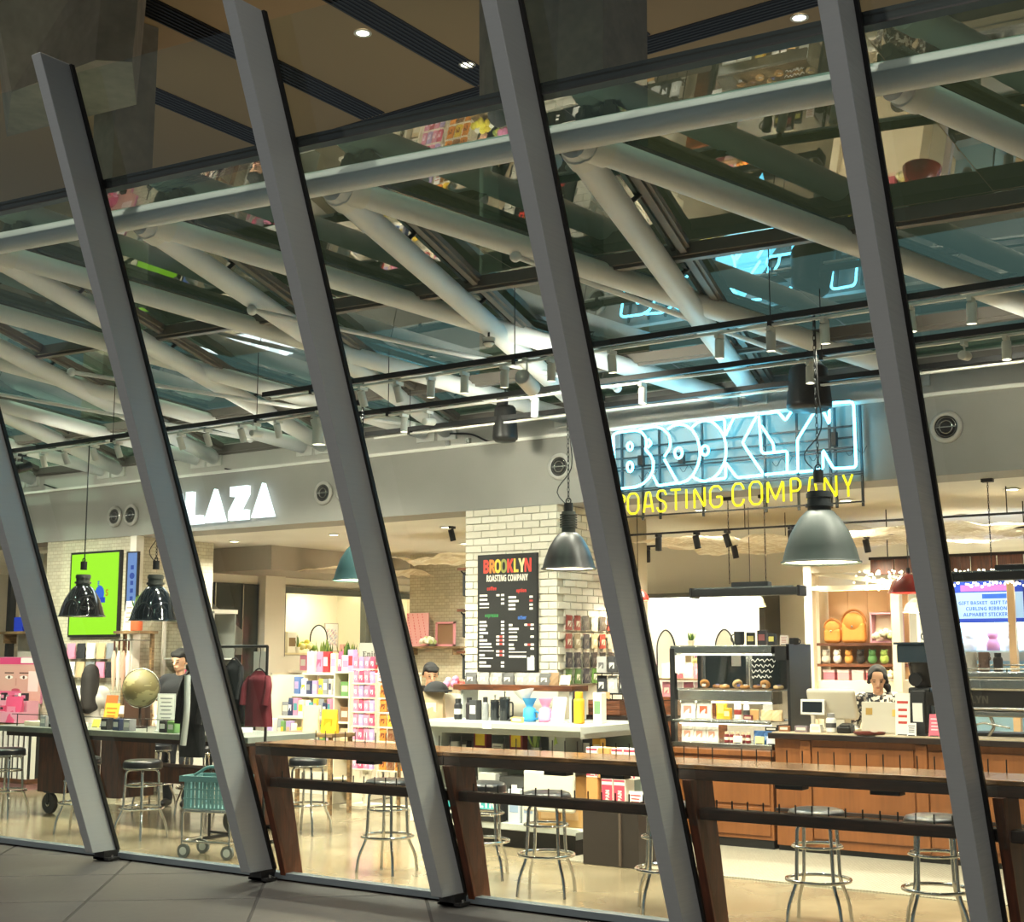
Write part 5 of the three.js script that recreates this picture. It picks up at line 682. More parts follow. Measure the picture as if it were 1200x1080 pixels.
// ------------------------------------------------------------------ gift shop: side wall with lit windows
const NAMED = { red: 0xb8383c, pink: 0xe58fae, rose: 0xd9587c, white: 0xf0ece4, cream: 0xeadfc2, yellow: 0xe6bf3a, orange: 0xe08a35, brown: 0x8a6240, grey: 0x8d8f94, blue: 0x5f7fb8, navy: 0x2f3a5c, green: 0x6f9a5a, black: 0x26262a, lilac: 0xb59fd0, teal: 0x4f9aa0, tan: 0xcdb088 };
function shelfOf(place, x0, x1, y, z, words, o = {}) {       // a row of goods, side by side on a shelf at (y, z)
  const dz = o.along === 'z'; let p = x0, i = 0;
  while (p < x1 - 0.03) {
    const w = rr(o.w?.[0] ?? 0.08, o.w?.[1] ?? 0.15), h = rr(o.h?.[0] ?? 0.1, o.h?.[1] ?? 0.2), d = o.d ?? 0.08, c = words[i % words.length]; i++; if (p + w > x1) break;
    const at = dz ? [z, y, -(p + w / 2)] : [p + w / 2, y, z + rr(-0.02, 0.02)], kind = o.kinds ? o.kinds[i % o.kinds.length] : i % 3 === 2 ? 'pouch' : 'carton', word = { carton: 'box', pouch: 'packet', flask: 'bottle' }[kind];
    const opt = { group: `${c} ${word} goods on ${place}`, turn: (o.turn || 0) + rr(-0.12, 0.12), stripe: NAMED[words[(i + 2) % words.length]], name: { carton: 'gift_carton', pouch: 'gift_packet', flask: 'gift_bottle' }[kind] };
    const label = `${c} ${word} on ${place}`, W = [Math.round(w * 50) / 50, Math.round(h * 40) / 40, d];
    kind === 'carton' ? carton(label, at, W, NAMED[c], opt) : kind === 'pouch' ? pouch(label, at, W, NAMED[c], opt) : flask(label, at, w * 0.32, W[1], NAMED[c], { ...opt, cap: NAMED.white });
    p += w + 0.012;
  }
}
{
  const W = struct('wall_shop_side', bx(0.16, 1.75, 5.4, -15.1, 0.875, -8.2), m.cream);
  sub(W, 'upper_wall', bx(0.16, 0.5, 5.4, -15.1, 3.02, -8.2), m.cream); sub(W, 'pillar', bx(0.3, 3.27, 0.42, -15.0, 1.635, -6.86), m.cream);
  const dark = C(0x5a5d58, 0.5);
  for (const [z0, z1] of [[-7.16, -9.06], [-9.2, -10.9]]) {
    const zc = (z0 + z1) / 2, L = z0 - z1; const n = sub(W, 'lit_window', [bx(0.18, 0.09, L + 0.1, -15.0, 2.74, zc), bx(0.12, 1.05, 0.1, -15.0, 2.25, z0 + 0.03), bx(0.12, 1.05, 0.1, -15.0, 2.25, z1 - 0.03)], dark);
    sub(n, 'window_back', bx(0.04, 1.0, L, -15.6, 2.23, zc), C(0xf8f0da, 0.8)); sub(n, 'window_floor', bx(0.6, 0.04, L, -15.32, 1.76, zc), C(0xe9d9b2, 0.6)); sub(n, 'window_side', [bx(0.6, 1.0, 0.03, -15.32, 2.25, z0), bx(0.6, 1.0, 0.03, -15.32, 2.25, z1)], C(0xf2e9d2, 0.8)); sub(n, 'window_head', bx(0.6, 0.03, L, -15.32, 2.77, zc), C(0xf2e9d2, 0.8));
    sub(n, 'led_strip', bx(0.04, 0.02, L * 0.95, -15.15, 2.73, zc), emit(0xfff3da, 10)); const l = new THREE.RectAreaLight(0xfff0d4, 90, 0.05, L * 0.95); l.position.set(-15.15, 2.71, zc); l.lookAt(-15.45, 1.8, zc); scene.add(l);
  }
  sub(W, 'cornice_light', bx(0.03, 0.16, 3.6, -15.0, 2.9, -9.0), C(0xf6efe0, 0.7));
  sub(W, 'bulkhead', bx(1.4, 0.34, 6, -14.4, 3.1, -8.6), C(0xa59c92, 0.8));
  // dark glazed shop front between the tiled pillar and the side wall
  const d = struct('window_dark', bx(0.03, 2.6, 1.5, -15.0, 1.5, -5.9), m.darkGlass); for (const z of [-5.2, -5.75, -6.3, -6.62]) sub(d, 'glazing_bar', bx(0.05, 2.6, 0.02, -14.98, 1.5, z), m.steel); sub(d, 'grey_stair_panel', extr([[0, 0], [0.7, 0], [0.7, 0.35], [0, 0.8]], 0.02).rotateY(Math.PI / 2), C(0x6d6f6a), [-14.96, 1.75, -5.6]);
  // things in the lit windows
  const y = 1.78, x = -15.25;
  carton('white cube shelf in the first lit window', [x, y, -7.5], [0.2, 0.32, 0.3], 0xf0ebdf, { stripe: 0x8a6f4a, turn: Math.PI / 2 }); plant('green plant in front of the cube in the first lit window', [x + 0.12, y, -7.62], 0.12, 0.26, 0xe9e4d6); bloom('yellow and green bouquet in the first lit window', [x + 0.1, y, -7.85], 0.17, [0xe8d65a, 0x86a548, 0xf0e6a0]);
  { const a = thing('arched_mirror', 'slim black arched mirror in the first lit window', 'mirror', [x + 0.1, y, -8.15], Math.PI / 2 - 0.5); sub(a, 'frame', bent([[-0.14, 0, 0], [-0.14, 0.34, 0], [0, 0.47, 0], [0.14, 0.34, 0], [0.14, 0, 0]], 0.012, 0.13, 8, 8), m.darkMetal); sub(a, 'glass', extr([[-0.13, 0], [0.13, 0], [0.13, 0.34], [0, 0.45], [-0.13, 0.34]], 0.01), C(0xf2ecdc, 0.2)); }
  { const f = thing('poster_frame', 'framed pastel poster in the first lit window', 'poster', [x, y + 0.02, -8.55], Math.PI / 2); const pt = canvasTex(128, 192, (q, w, h) => { q.fillStyle = '#efe9e4'; q.fillRect(0, 0, w, h); for (let i = 0; i < 60; i++) { q.fillStyle = ['#c7a9b4', '#b9c2cf', '#e3cfc2', '#d9d2da'][i % 4]; q.beginPath(); q.arc(12 + (i * 37) % 104, 40 + (i * 53) % 110, 6 + (i % 5), 0, 7); q.fill(); } }); sub(f, 'frame', bx(0.32, 0.46, 0.02, 0, 0.23, 0), C(0xb9b0a4)); sub(f, 'print', new THREE.PlaneGeometry(0.29, 0.43).translate(0, 0.23, 0.011), new THREE.MeshStandardMaterial({ map: pt })); }
  flask('small yellow vase in the first lit window', [x + 0.08, y, -8.33], 0.05, 0.17, 0xe9c93c, { name: 'vase', cat: 'vase', cap: 0xe9c93c }); carton('small pink picture box under the poster', [x + 0.1, y, -8.75], [0.12, 0.14, 0.08], 0xd9a5a0, { stripe: 0x6d4a3c, turn: Math.PI / 2 }); plant('round leafy wreath plant in the second lit window', [x, y, -9.4], 0.16, 0.32, 0xe4dfd0, { n: 16 });
}
// ------------------------------------------------------------------ tiered gift tables in the shop
{
  const W = C(0xf0e6cf, 0.6);
  const tiers = (label, x0, x1, z, ys, depth = 0.36) => { const t = thing('tiered_shelf', label, 'shelf', [0, 0, 0]); ys.forEach((y, i) => { sub(t, 'shelf', rb(x1 - x0, 0.035, depth, 0.004, (x0 + x1) / 2, y, z - i * 0.24), W); sub(t, 'riser', bx(x1 - x0, y, 0.03, (x0 + x1) / 2, y / 2, z - i * 0.24 - depth / 2 + 0.02), W); }); for (const x of [x0 + 0.02, x1 - 0.02]) sub(t, 'side_panel', bx(0.04, ys[ys.length - 1] - 0.02, depth + 0.24 * (ys.length - 2), x, ys[ys.length - 1] / 2, z - 0.24 * (ys.length - 1) / 2), W); };
  tiers('cream tiered shelf packed with stationery behind the coat rack', -12.9, -11.15, -4.9, [0.62, 0.95, 1.22, 1.5]);
  shelfOf('the lowest tier of the stationery shelf', -12.85, -11.2, 0.638, -4.8, ['white', 'grey', 'green', 'lilac', 'cream', 'yellow', 'tan'], { h: [0.2, 0.3], w: [0.06, 0.12] });
  shelfOf('the second tier of the stationery shelf', -12.85, -11.2, 0.968, -5.04, ['grey', 'navy', 'pink', 'cream', 'white', 'teal', 'yellow'], { h: [0.17, 0.24], w: [0.05, 0.1] });
  shelfOf('the third tier of the stationery shelf', -12.85, -11.2, 1.238, -5.28, ['blue', 'white', 'navy', 'lilac', 'yellow', 'grey', 'cream'], { h: [0.17, 0.24], w: [0.05, 0.1] });
  shelfOf('the top tier of the stationery shelf', -12.85, -11.2, 1.518, -5.52, ['white', 'pink', 'red', 'cream', 'rose', 'white', 'lilac'], { h: [0.16, 0.3] });
  tiers('pale shelf unit with pink goods below the lit windows', -14.6, -12.4, -6.6, [0.8, 1.15, 1.5]);
  shelfOf('the middle of the pink goods shelf', -14.5, -12.5, 1.168, -6.84, ['pink', 'red', 'white', 'rose', 'cream', 'tan'], { h: [0.16, 0.3] }); shelfOf('the top of the pink goods shelf', -14.5, -12.5, 1.518, -7.08, ['pink', 'rose', 'red', 'white', 'yellow', 'pink'], { h: [0.2, 0.36], w: [0.12, 0.2] }); shelfOf('the foot of the pink goods shelf', -14.5, -12.5, 0.818, -6.6, ['cream', 'white', 'tan', 'grey', 'pink'], { h: [0.14, 0.26] });
  plant('spiky plant in a red pot on the pink goods shelf', [-13.9, 1.518, -6.98], 0.16, 0.42, 0xb8382f, { n: 14 }); plant('spiky plant in a pink pot on the pink goods shelf', [-13.5, 1.518, -6.98], 0.14, 0.4, 0xd9718a, { n: 14 });
  // tall white cabinet with small compartments, and the wire spinner
  const k = thing('compartment_cabinet', 'narrow white cabinet of small compartments beside the wire racks', 'cabinet', [-11.15, 0, -4.4]); sub(k, 'side', [bx(0.02, 1.55, 0.25, -0.12, 0.775, 0), bx(0.02, 1.55, 0.25, 0.12, 0.775, 0)], W); for (const y of [0.3, 0.7, 0.95, 1.25, 1.54]) sub(k, 'shelf', bx(0.24, 0.02, 0.25, 0, y, 0), W); sub(k, 'back', bx(0.24, 1.5, 0.01, 0, 0.78, -0.12), C(0x7a6248));
  [[0.71, 'tan'], [0.96, 'brown'], [1.26, 'green']].forEach(([y, c]) => carton(`${c} ornament in the narrow white cabinet`, [-11.15, y, -4.38], [0.13, 0.17, 0.1], NAMED[c], { stripe: 0xd8cdb4 }));
  const ROWS = ['lowest', 'second', 'third', 'fourth', 'fifth', 'sixth', 'seventh', 'topmost'];
  const rack = (label, x, cols, n, wd) => { const t = thing('wire_rack', label, 'rack', [x, 0, -4.25]); const g = []; for (let i = 0; i <= n; i++) g.push(rod([-wd / 2 + wd * i / n, 0.3, -0.06], [-wd / 2 + wd * i / n, 1.62, -0.06], 0.006, 6)); for (let r = 0; r < 8; r++) g.push(rod([-wd / 2, 0.42 + r * 0.165, -0.06], [wd / 2, 0.42 + r * 0.165, -0.06], 0.005, 6)); sub(t, 'grid', g, W); sub(t, 'foot', [bx(wd, 0.03, 0.4, 0, 0.015, 0), bx(0.04, 0.3, 0.04, 0, 0.15, -0.06)], W); for (let r = 0; r < 8; r++) sub(t, 'tray', bx(wd, 0.012, 0.08, 0, 0.425 + r * 0.165, -0.02), W);
    for (let r = 0; r < 8; r++) for (let i = 0; i < n; i++) { const c = cols[(r * 2 + i) % cols.length]; pouch(`${c} snack packet in the ${ROWS[r]} row of the ${label.includes('pink') ? 'pink' : 'orange'} wire rack`, [x - wd / 2 + wd * (i + 0.5) / n, 0.433 + r * 0.165, -4.26], [wd / n * 0.86, 0.14, 0.04], NAMED[c], { name: 'snack_packet', group: `${c} packets in the ${ROWS[r]} row of the ${label.includes('pink') ? 'pink' : 'orange'} wire rack`, stripe: label.includes('pink') ? 0xf2dfe6 : 0x7a3f22 }); } };
  rack('white wire rack full of pink packets below the grey sign', -10.78, ['pink', 'rose', 'pink', 'lilac'], 4, 0.34); rack('white wire rack full of orange snack packets', -10.36, ['orange', 'brown', 'orange', 'yellow'], 3, 0.36);
  const en = canvasTex(256, 128, (q, w, h) => { q.fillStyle = '#b9b7ac'; q.fillRect(0, 0, w, h); q.fillStyle = '#4a4640'; q.font = '700 44px serif'; q.fillText('Enjoy.', 22, 80); }); const s = thing('header_sign', 'grey header sign reading a serif word above the wire racks', 'sign', [-10.6, 1.63, -4.3]); sub(s, 'board', bx(0.6, 0.26, 0.015, 0, 0.13, 0), C(0xb9b7ac)); sub(s, 'printed_face', new THREE.PlaneGeometry(0.59, 0.25).translate(0, 0.13, 0.009), new THREE.MeshStandardMaterial({ map: en })); sub(s, 'post', bx(0.02, 0.06, 0.02, 0, -0.02, -0.01), W);
  card('white price card on the orange snack rack', [-10.45, 1.44, -4.17], [0.09, 0.18], 0xf4f1ea, { stripe: 0xb8453a, tip: 0.02 }); bloom('yellow and white plush flowers at the foot of the snack rack', [-9.94, 0.96, -4.2], 0.14, [0xf0e24a, 0xf4f0e2, 0xd8c43a]);
  { const st = thing('low_stool_table', 'small wooden side table holding yellow plush flowers', 'table', [-9.94, 0, -4.2]); sub(st, 'top', rb(0.3, 0.03, 0.34, 0.004, 0, 0.945, 0), m.paleWood); for (const [a, b] of [[-1, -1], [-1, 1], [1, -1], [1, 1]]) sub(st, 'leg', bx(0.03, 0.93, 0.03, a * 0.13, 0.465, b * 0.14), m.paleWood); }
  { const a = thing('round_table', 'low pale wooden table behind the bar with yellow bags', 'table', [-10.9, 0, -3.55]); sub(a, 'top', rb(0.9, 0.04, 0.4, 0.006, 0, 0.86, 0), m.paleWood); for (const [q, b] of [[-1, -1], [-1, 1], [1, -1], [1, 1]]) sub(a, 'leg', bx(0.04, 0.84, 0.04, q * 0.4, 0.42, b * 0.16), m.paleWood); pouch('bright yellow cloth pouch on the low pale table', [-10.62, 0.881, -3.5], [0.24, 0.26, 0.1], 0xf0b51e, { stripe: 0xe0a010 }); pouch('beige cloth pouch on the low pale table', [-10.92, 0.881, -3.52], [0.24, 0.3, 0.08], 0xe6cfa6, {}); }
  // tiled pillar with frames deeper in the shop
  struct('wall_tiled', bx(1.05, 3.27, 0.2, -12.8, 1.635, -8.3), m.tile);
  { const t = thing('picture_shelf', 'narrow wooden shelf with pink poster and flowers on the tiled pillar', 'shelf', [-12.75, 1.86, -8.1]); sub(t, 'board', rb(1.1, 0.03, 0.2, 0.004, 0, 0, 0), m.paleWood); sub(t, 'bracket', [bx(0.02, 0.1, 0.16, -0.4, -0.06, 0), bx(0.02, 0.1, 0.16, 0.4, -0.06, 0)], m.paleWood); const pt = canvasTex(128, 192, (q, w, h) => { q.fillStyle = '#f3b6bd'; q.fillRect(0, 0, w, h); q.fillStyle = '#d9626f'; for (let i = 0; i < 50; i++) q.fillRect((i * 41) % 120, (i * 67) % 184, 4, 9); }); const p = thing('pink_poster', 'pink speckled poster board on the narrow wooden shelf', 'poster', [-13.08, 1.876, -8.1]); sub(p, 'board', bx(0.42, 0.5, 0.02, 0, 0.25, 0), C(0xf3b6bd)); sub(p, 'print', new THREE.PlaneGeometry(0.4, 0.48).translate(0, 0.25, 0.011), new THREE.MeshStandardMaterial({ map: pt })); const f = thing('photo_display', 'pink picture frame with a brown picture on the narrow shelf', 'frame', [-12.55, 1.876, -8.1]); sub(f, 'border', [bx(0.36, 0.03, 0.03, 0, 0.015, 0), bx(0.36, 0.03, 0.03, 0, 0.345, 0), bx(0.03, 0.36, 0.03, -0.165, 0.18, 0), bx(0.03, 0.36, 0.03, 0.165, 0.18, 0)], C(0xd9909c)); sub(f, 'picture', bx(0.32, 0.32, 0.01, 0, 0.18, -0.005), C(0x8a6a50)); bloom('cream flower garland along the narrow wooden shelf', [-12.8, 1.876, -8.0], 0.13, [0xf3eed8, 0xb9c58a, 0xf6f0e0], { n: 18 }); }
  // black wall boxes on the left of the brick pillar
  const wb = thing('bracket_shelf', 'black wall rack with wooden shelves on the edge of the brick pillar', 'shelf', [-8.795, 0, -3.75]); for (const y of [1.78, 2.22, 2.66]) { const b = sub(wb, 'board', rb(0.2, 0.03, 0.3, 0.004, -0.02, y, 0), m.shelfWood); sub(b, 'bracket', [bx(0.012, 0.14, 0.012, 0.07, y - 0.08, 0.1), bar([0.07, y - 0.15, 0.1], [-0.1, y - 0.02, 0.1], 0.012, 0.012)], m.black); } for (const y of [1.46, 1.9, 2.34]) sub(wb, 'bag_row', rb(0.14, 0.26, 0.2, 0.02, -0.02, y + 0.16, 0), C(0x2a2c2e, 0.5));
  // goods pile left of the pillar
  one('baseball_cap', 'black cap with a white mark lying on the goods left of the brick pillar', 'cap', [new THREE.SphereGeometry(0.13, 20, 10, 0, 6.3, 0, 1.57).scale(1, 0.85, 1.1), cyl(0.13, 0.02, 0.1, 0.01, 0.06, 16)], C(0x2b2b2d, 0.8), [-9.2, 1.36, -3.62]); pouch('tan canvas tote with a pale mark left of the brick pillar', [-9.2, 1.06, -3.56], [0.32, 0.3, 0.12], 0xb09a78, { stripe: 0xd8cdb6 }); carton('red carton under the tan tote', [-9.2, 0.9, -3.6], [0.3, 0.15, 0.2], 0xb8342f, {}); bloom('bunch of pink and red balloons left of the brick pillar', [-9.18, 1.34, -3.89], 0.15, [0xe793b8, 0xd9d6cf, 0xd9564a], { name: 'balloon_bunch', cat: 'balloons', n: 10 }); bloom('yellow green toy bunch next to the balloons', [-9.36, 1.332, -3.89], 0.09, [0xd9d45a, 0xa3b85c]);
  { const s2 = thing('goods_stand', 'white goods stand left of the brick pillar under the cap and tote', 'stand', [-9.15, 0, -3.75]); sub(s2, 'body', rb(0.6, 0.89, 0.5, 0.005, 0, 0.445, 0), W); sub(s2, 'upper_step', rb(0.5, 0.42, 0.18, 0.005, 0, 1.12, -0.14), W); }
}
// ------------------------------------------------------------------ tiled pillar with the green screen
{
  const p = struct('wall_screen_pillar', bx(1.75, 3.27, 1.4, -15.0, 1.635, -4.22), m.tile);
  const gs = canvasTex(360, 400, (q, w, h) => { q.fillStyle = '#a8f21c'; q.fillRect(0, 0, w, h); q.fillStyle = '#2f66d8'; q.beginPath(); q.ellipse(225, 200, 34, 40, 0, 0, 7); q.fill(); q.fillStyle = '#1440c8'; q.fillRect(228, 218, 40, 26); q.fillStyle = '#c98a1c'; q.font = '900 44px sans-serif'; q.fillText('S', 268, 212); q.fillStyle = '#3a66cf'; q.font = '900 30px sans-serif'; q.fillText('E', 206, 160); });
  const t = thing('wall_screen', 'glowing lime green advertising screen on the tiled pillar', 'screen', [-14.8, 1.99, -3.5]); sub(t, 'housing', rb(1.02, 1.12, 0.05, 0.006, 0, 0.55, 0), m.black); sub(t, 'display_screen', new THREE.PlaneGeometry(0.96, 1.06).translate(0, 0.55, 0.027), new THREE.MeshStandardMaterial({ color: 0x111111, emissive: 0xffffff, emissiveMap: gs, emissiveIntensity: 1.0, roughness: 0.3 })); const l = new THREE.RectAreaLight(0xb6f53a, 1.2, 0.96, 1.06); l.position.set(0, 0.55, 0.05); l.lookAt(-14.8, 2.54, 5); t.add(l);
  sub(p, 'end_post', bx(0.12, 3.27, 0.12, -14.08, 1.635, -3.56), m.cream);
  // goods hung under the screen
  for (let r = 0; r < 2; r++) for (let i = 0; i < 6; i++) { const c = ['grey', 'pink', 'black', 'white', 'tan'][(i + r * 2) % 5]; pouch(`${c} purse hung below the green screen`, [-15.4 + i * 0.2, 1.7 - r * 0.24, -3.47], [0.17, 0.2, 0.06], NAMED[c], { name: 'hanging_purse', cat: 'purse', group: `${c} purses below the green screen` }); }
  // blue vertical banner and goods right of the pillar
  const bn = canvasTex(64, 320, (q, w, h) => { q.fillStyle = '#7fa3ea'; q.fillRect(0, 0, w, h); q.fillStyle = '#2f55b8'; for (let i = 0; i < 5; i++) q.fillRect(22, 70 + i * 44, 22, 24); q.beginPath(); q.arc(33, 130, 18, 0, 7); q.fill(); }); const b = thing('vertical_banner', 'narrow glowing blue vertical sign beside the dark shop front', 'sign', [-14.0, 2.3, -3.44], 0.2); sub(b, 'case', bx(0.18, 0.76, 0.05, 0, 0.38, 0), m.black); sub(b, 'sign_face', new THREE.PlaneGeometry(0.14, 0.72).translate(0.01, 0.38, 0.027), new THREE.MeshStandardMaterial({ color: 0x111111, emissive: 0xffffff, emissiveMap: bn, emissiveIntensity: 0.7 })); sub(b, 'wall_bracket', bx(0.04, 0.08, 0.1, -0.06, 0.38, -0.06), m.black);
  const sh = thing('corner_shelf', 'wooden corner shelf with an orange vase right of the green screen', 'shelf', [-13.85, 0, -3.4]); sub(sh, 'hanging_rail', rod([-0.22, 1.93, 0.2], [0.22, 1.93, 0.2], 0.008), m.steel); sub(sh, 'rail_arm', [rod([-0.2, 1.93, 0.2], [-0.2, 1.93, 0], 0.008), rod([0.2, 1.93, 0.2], [0.2, 1.93, -0.1], 0.008)], m.steel); sub(sh, 'board', rb(0.5, 0.035, 0.3, 0.004, 0, 2.03, 0), m.paleWood); sub(sh, 'post', [bx(0.04, 2.02, 0.04, -0.2, 1.01, 0), bx(0.04, 2.02, 0.04, 0.2, 1.01, -0.1)], m.paleWood); for (const y of [0.5, 1.0, 1.45]) sub(sh, 'lower_board', bx(0.46, 0.03, 0.28, 0, y, -0.02), m.paleWood);
  flask('orange ceramic vase on the corner shelf', [-13.78, 2.048, -3.35], 0.075, 0.26, 0xd9663a, { name: 'vase', cat: 'vase', cap: 0xe0905a }); plant('pale dried grass in the orange vase', [-13.78, 2.25, -3.35], 0.1, 0.22, 0xd9663a, { n: 12 }); card('white framed print on the corner shelf', [-13.97, 2.048, -3.35], [0.14, 0.38], 0xe9e3d6, { name: 'framed_print', cat: 'picture', stripe: 0x9a8f80 }); for (let i = 0; i < 4; i++) { const u = thing('umbrella', 'closed pale umbrella hanging on the corner shelf', 'umbrella', [-14.0 + i * 0.09, 1.3, -3.2], 0, 'closed umbrellas on the corner shelf'); sub(u, 'canopy', lathe([[0.001, 0], [0.02, 0.08], [0.035, 0.4], [0.012, 0.5]], 10), C([0xd8b9a0, 0xe6d9c9, 0xc9a08a, 0xead9cf][i])); sub(u, 'handle', rod([0, 0.5, 0], [0, 0.62, 0], 0.012, 8), m.legWood); }
  shelfOf('the lower boards of the corner shelf', -14.06, -13.64, 0.516, -3.38, ['red', 'pink', 'white'], {}); shelfOf('the middle board of the corner shelf', -14.06, -13.64, 1.016, -3.4, ['white', 'rose', 'cream'], { h: [0.08, 0.12] });
  // glass shelf cabinet behind the man
  const gc = thing('glass_cabinet', 'white framed glass cabinet behind the man in the black shirt', 'cabinet', [-13.62, 0, -4.25]); sub(gc, 'frame', [bx(0.04, 2.3, 0.04, -0.45, 1.15, 0.2), bx(0.04, 2.3, 0.04, 0.45, 1.15, 0.2), bx(0.94, 0.05, 0.44, 0, 2.3, 0), bx(0.94, 0.5, 0.44, 0, 0.25, 0)], C(0xe6e0d4)); for (const y of [0.95, 1.3, 1.7]) sub(gc, 'shelf', bx(0.86, 0.02, 0.4, 0, y, 0), C(0xd3dad4, 0.3)); sub(gc, 'back', bx(0.9, 1.8, 0.02, 0, 1.4, -0.2), C(0x7d8078)); card('pink poster sheet in the glass cabinet', [-13.5, 1.711, -4.2], [0.28, 0.42], 0xe6b3bd, { stripe: 0xf0d9de }); shelfOf('the upper shelf of the glass cabinet', -14.0, -13.24, 1.311, -4.2, ['white', 'rose', 'grey', 'pink'], { h: [0.14, 0.28] }); shelfOf('the lower shelf of the glass cabinet', -14.0, -13.24, 0.961, -4.2, ['rose', 'white', 'red', 'cream'], { h: [0.14, 0.28] });
}
// ------------------------------------------------------------------ far end left of the screen
{
  const t = thing('beauty_stand', 'pink make-up stand with printed header on the striped crate', 'display stand', [-16.3, 0.86, -3.35]); const fp = canvasTex(256, 200, (q, w, h) => { q.fillStyle = '#e9c3c0'; q.fillRect(0, 0, w, h); q.fillStyle = '#d6457a'; q.fillRect(0, 0, w, 30); q.fillStyle = '#f0e9ea'; q.fillRect(130, 0, 126, 24); q.fillStyle = '#d9a99c'; q.fillRect(0, 30, 256, 170); q.fillStyle = '#f4ece8'; for (const X of [62, 152]) { q.fillStyle = '#f4ece8'; q.beginPath(); q.ellipse(X, 88, 24, 8, 0, 0, 7); q.fill(); q.fillStyle = '#4a2f2a'; q.beginPath(); q.arc(X, 88, 7, 0, 7); q.fill(); q.fillRect(X - 28, 66, 56, 5); } q.fillStyle = '#c9958a'; q.fillRect(102, 92, 8, 34); q.fillStyle = '#c4566a'; q.beginPath(); q.ellipse(106, 146, 26, 8, 0, 0, 7); q.fill(); q.fillStyle = '#e26a92'; q.fillRect(0, 150, 140, 40); q.fillStyle = '#f0d9d4'; q.fillRect(180, 60, 60, 90); });
  sub(t, 'header_board', bx(0.95, 0.62, 0.03, 0, 0.55, -0.15), C(0xd98aa8)); sub(t, 'printed_face', new THREE.PlaneGeometry(0.93, 0.6).translate(0, 0.55, -0.133), new THREE.MeshStandardMaterial({ map: fp })); [0, 0.14].forEach((y, i) => sub(t, 'step', bx(1.0, 0.14, 0.3 - i * 0.12, 0, 0.07 + y, 0.06 - i * 0.06), C(0xe8a3b8)));
  for (let r = 0; r < 2; r++) shelfOf(`the ${r ? 'upper' : 'lower'} step of the pink make-up stand`, -16.75, -15.85, 1.001 + r * 0.14, -3.25 + -0.09 * r, ['rose', 'pink', 'white', 'black', 'grey'], { h: [0.06, 0.11], w: [0.06, 0.1], d: 0.05 });
  const hd = thing('striped_crate', 'crate table with black and white vertical slats under the make-up stand', 'crate', [-16.35, 0, -3.45]); sub(hd, 'top', rb(1.5, 0.04, 0.6, 0.005, 0, 0.84, 0), m.paleWood); sub(hd, 'body', bx(1.44, 0.7, 0.5, 0, 0.47, 0), m.black); for (let i = 0; i < 13; i++) sub(hd, 'slat', bx(0.055, 0.66, 0.02, -0.68 + i * 0.113, 0.47, 0.26), C(0xf0ece4)); for (let i = 0; i < 4; i++) sub(hd, 'side_slat', bx(0.02, 0.66, 0.06, 0.73, 0.47, -0.2 + i * 0.13), C(0xf0ece4)); sub(hd, 'bottom_rail', bx(1.5, 0.06, 0.56, 0, 0.11, 0), m.shelfWood); sub(hd, 'foot', bx(1.4, 0.08, 0.5, 0, 0.04, 0), C(0xd9a3a8));
  pouch('shocking pink pouch heap at the edge of the striped crate', [-15.98, 0.861, -3.2], [0.36, 0.34, 0.14], 0xe0557f, { stripe: 0xf08fae });
  const s = thing('wall_shelf', 'pale wooden wall shelf with blue and yellow toys at the far end', 'shelf', [-16.9, 2.06, -4.0]); sub(s, 'board', rb(1.1, 0.04, 0.3, 0.004, 0, 0, 0), m.paleWood); sub(s, 'bracket', [bx(0.03, 0.14, 0.2, -0.4, -0.08, 0), bx(0.03, 0.14, 0.2, 0.4, -0.08, 0)], m.paleWood); sub(s, 'wall_panel', bx(0.5, 3.2, 0.06, -0.2, -0.46, -0.2), C(0xf2ebdc)); sub(s, 'side_post', bx(0.08, 3.2, 0.1, -0.62, -0.46, -0.15), m.darkMetal);
  carton('blue arrow shaped block on the wall shelf at the far end', [-17.0, 2.081, -3.95], [0.2, 0.2, 0.08], 0x1f3fd0, { name: 'toy_block', cat: 'toy' }); for (let i = 0; i < 3; i++) flask('yellow nesting toy in a lit frame on the wall shelf', [-16.68, 2.081 + i * 0.14, -3.97], 0.06, 0.14, 0xe9a93c, { name: 'nesting_toy', cat: 'toy', cap: 0xf0d9a0, group: 'yellow nesting toys on the wall shelf' });
  for (let i = 0; i < 4; i++) pouch('yellow packet hung in a column below the wall shelf', [-16.25, 1.86 - i * 0.17, -3.9], [0.17, 0.16, 0.04], 0xe6c53a, { group: 'yellow packets in a column at the far end', stripe: 0xf4e08a });
  one('tile_panel', 'grey tiled panel behind the yellow packets', 'panel', bx(1.3, 3.2, 0.06, 0, 1.6, 0), m.tile, [-16.6, 0, -4.3]);
}
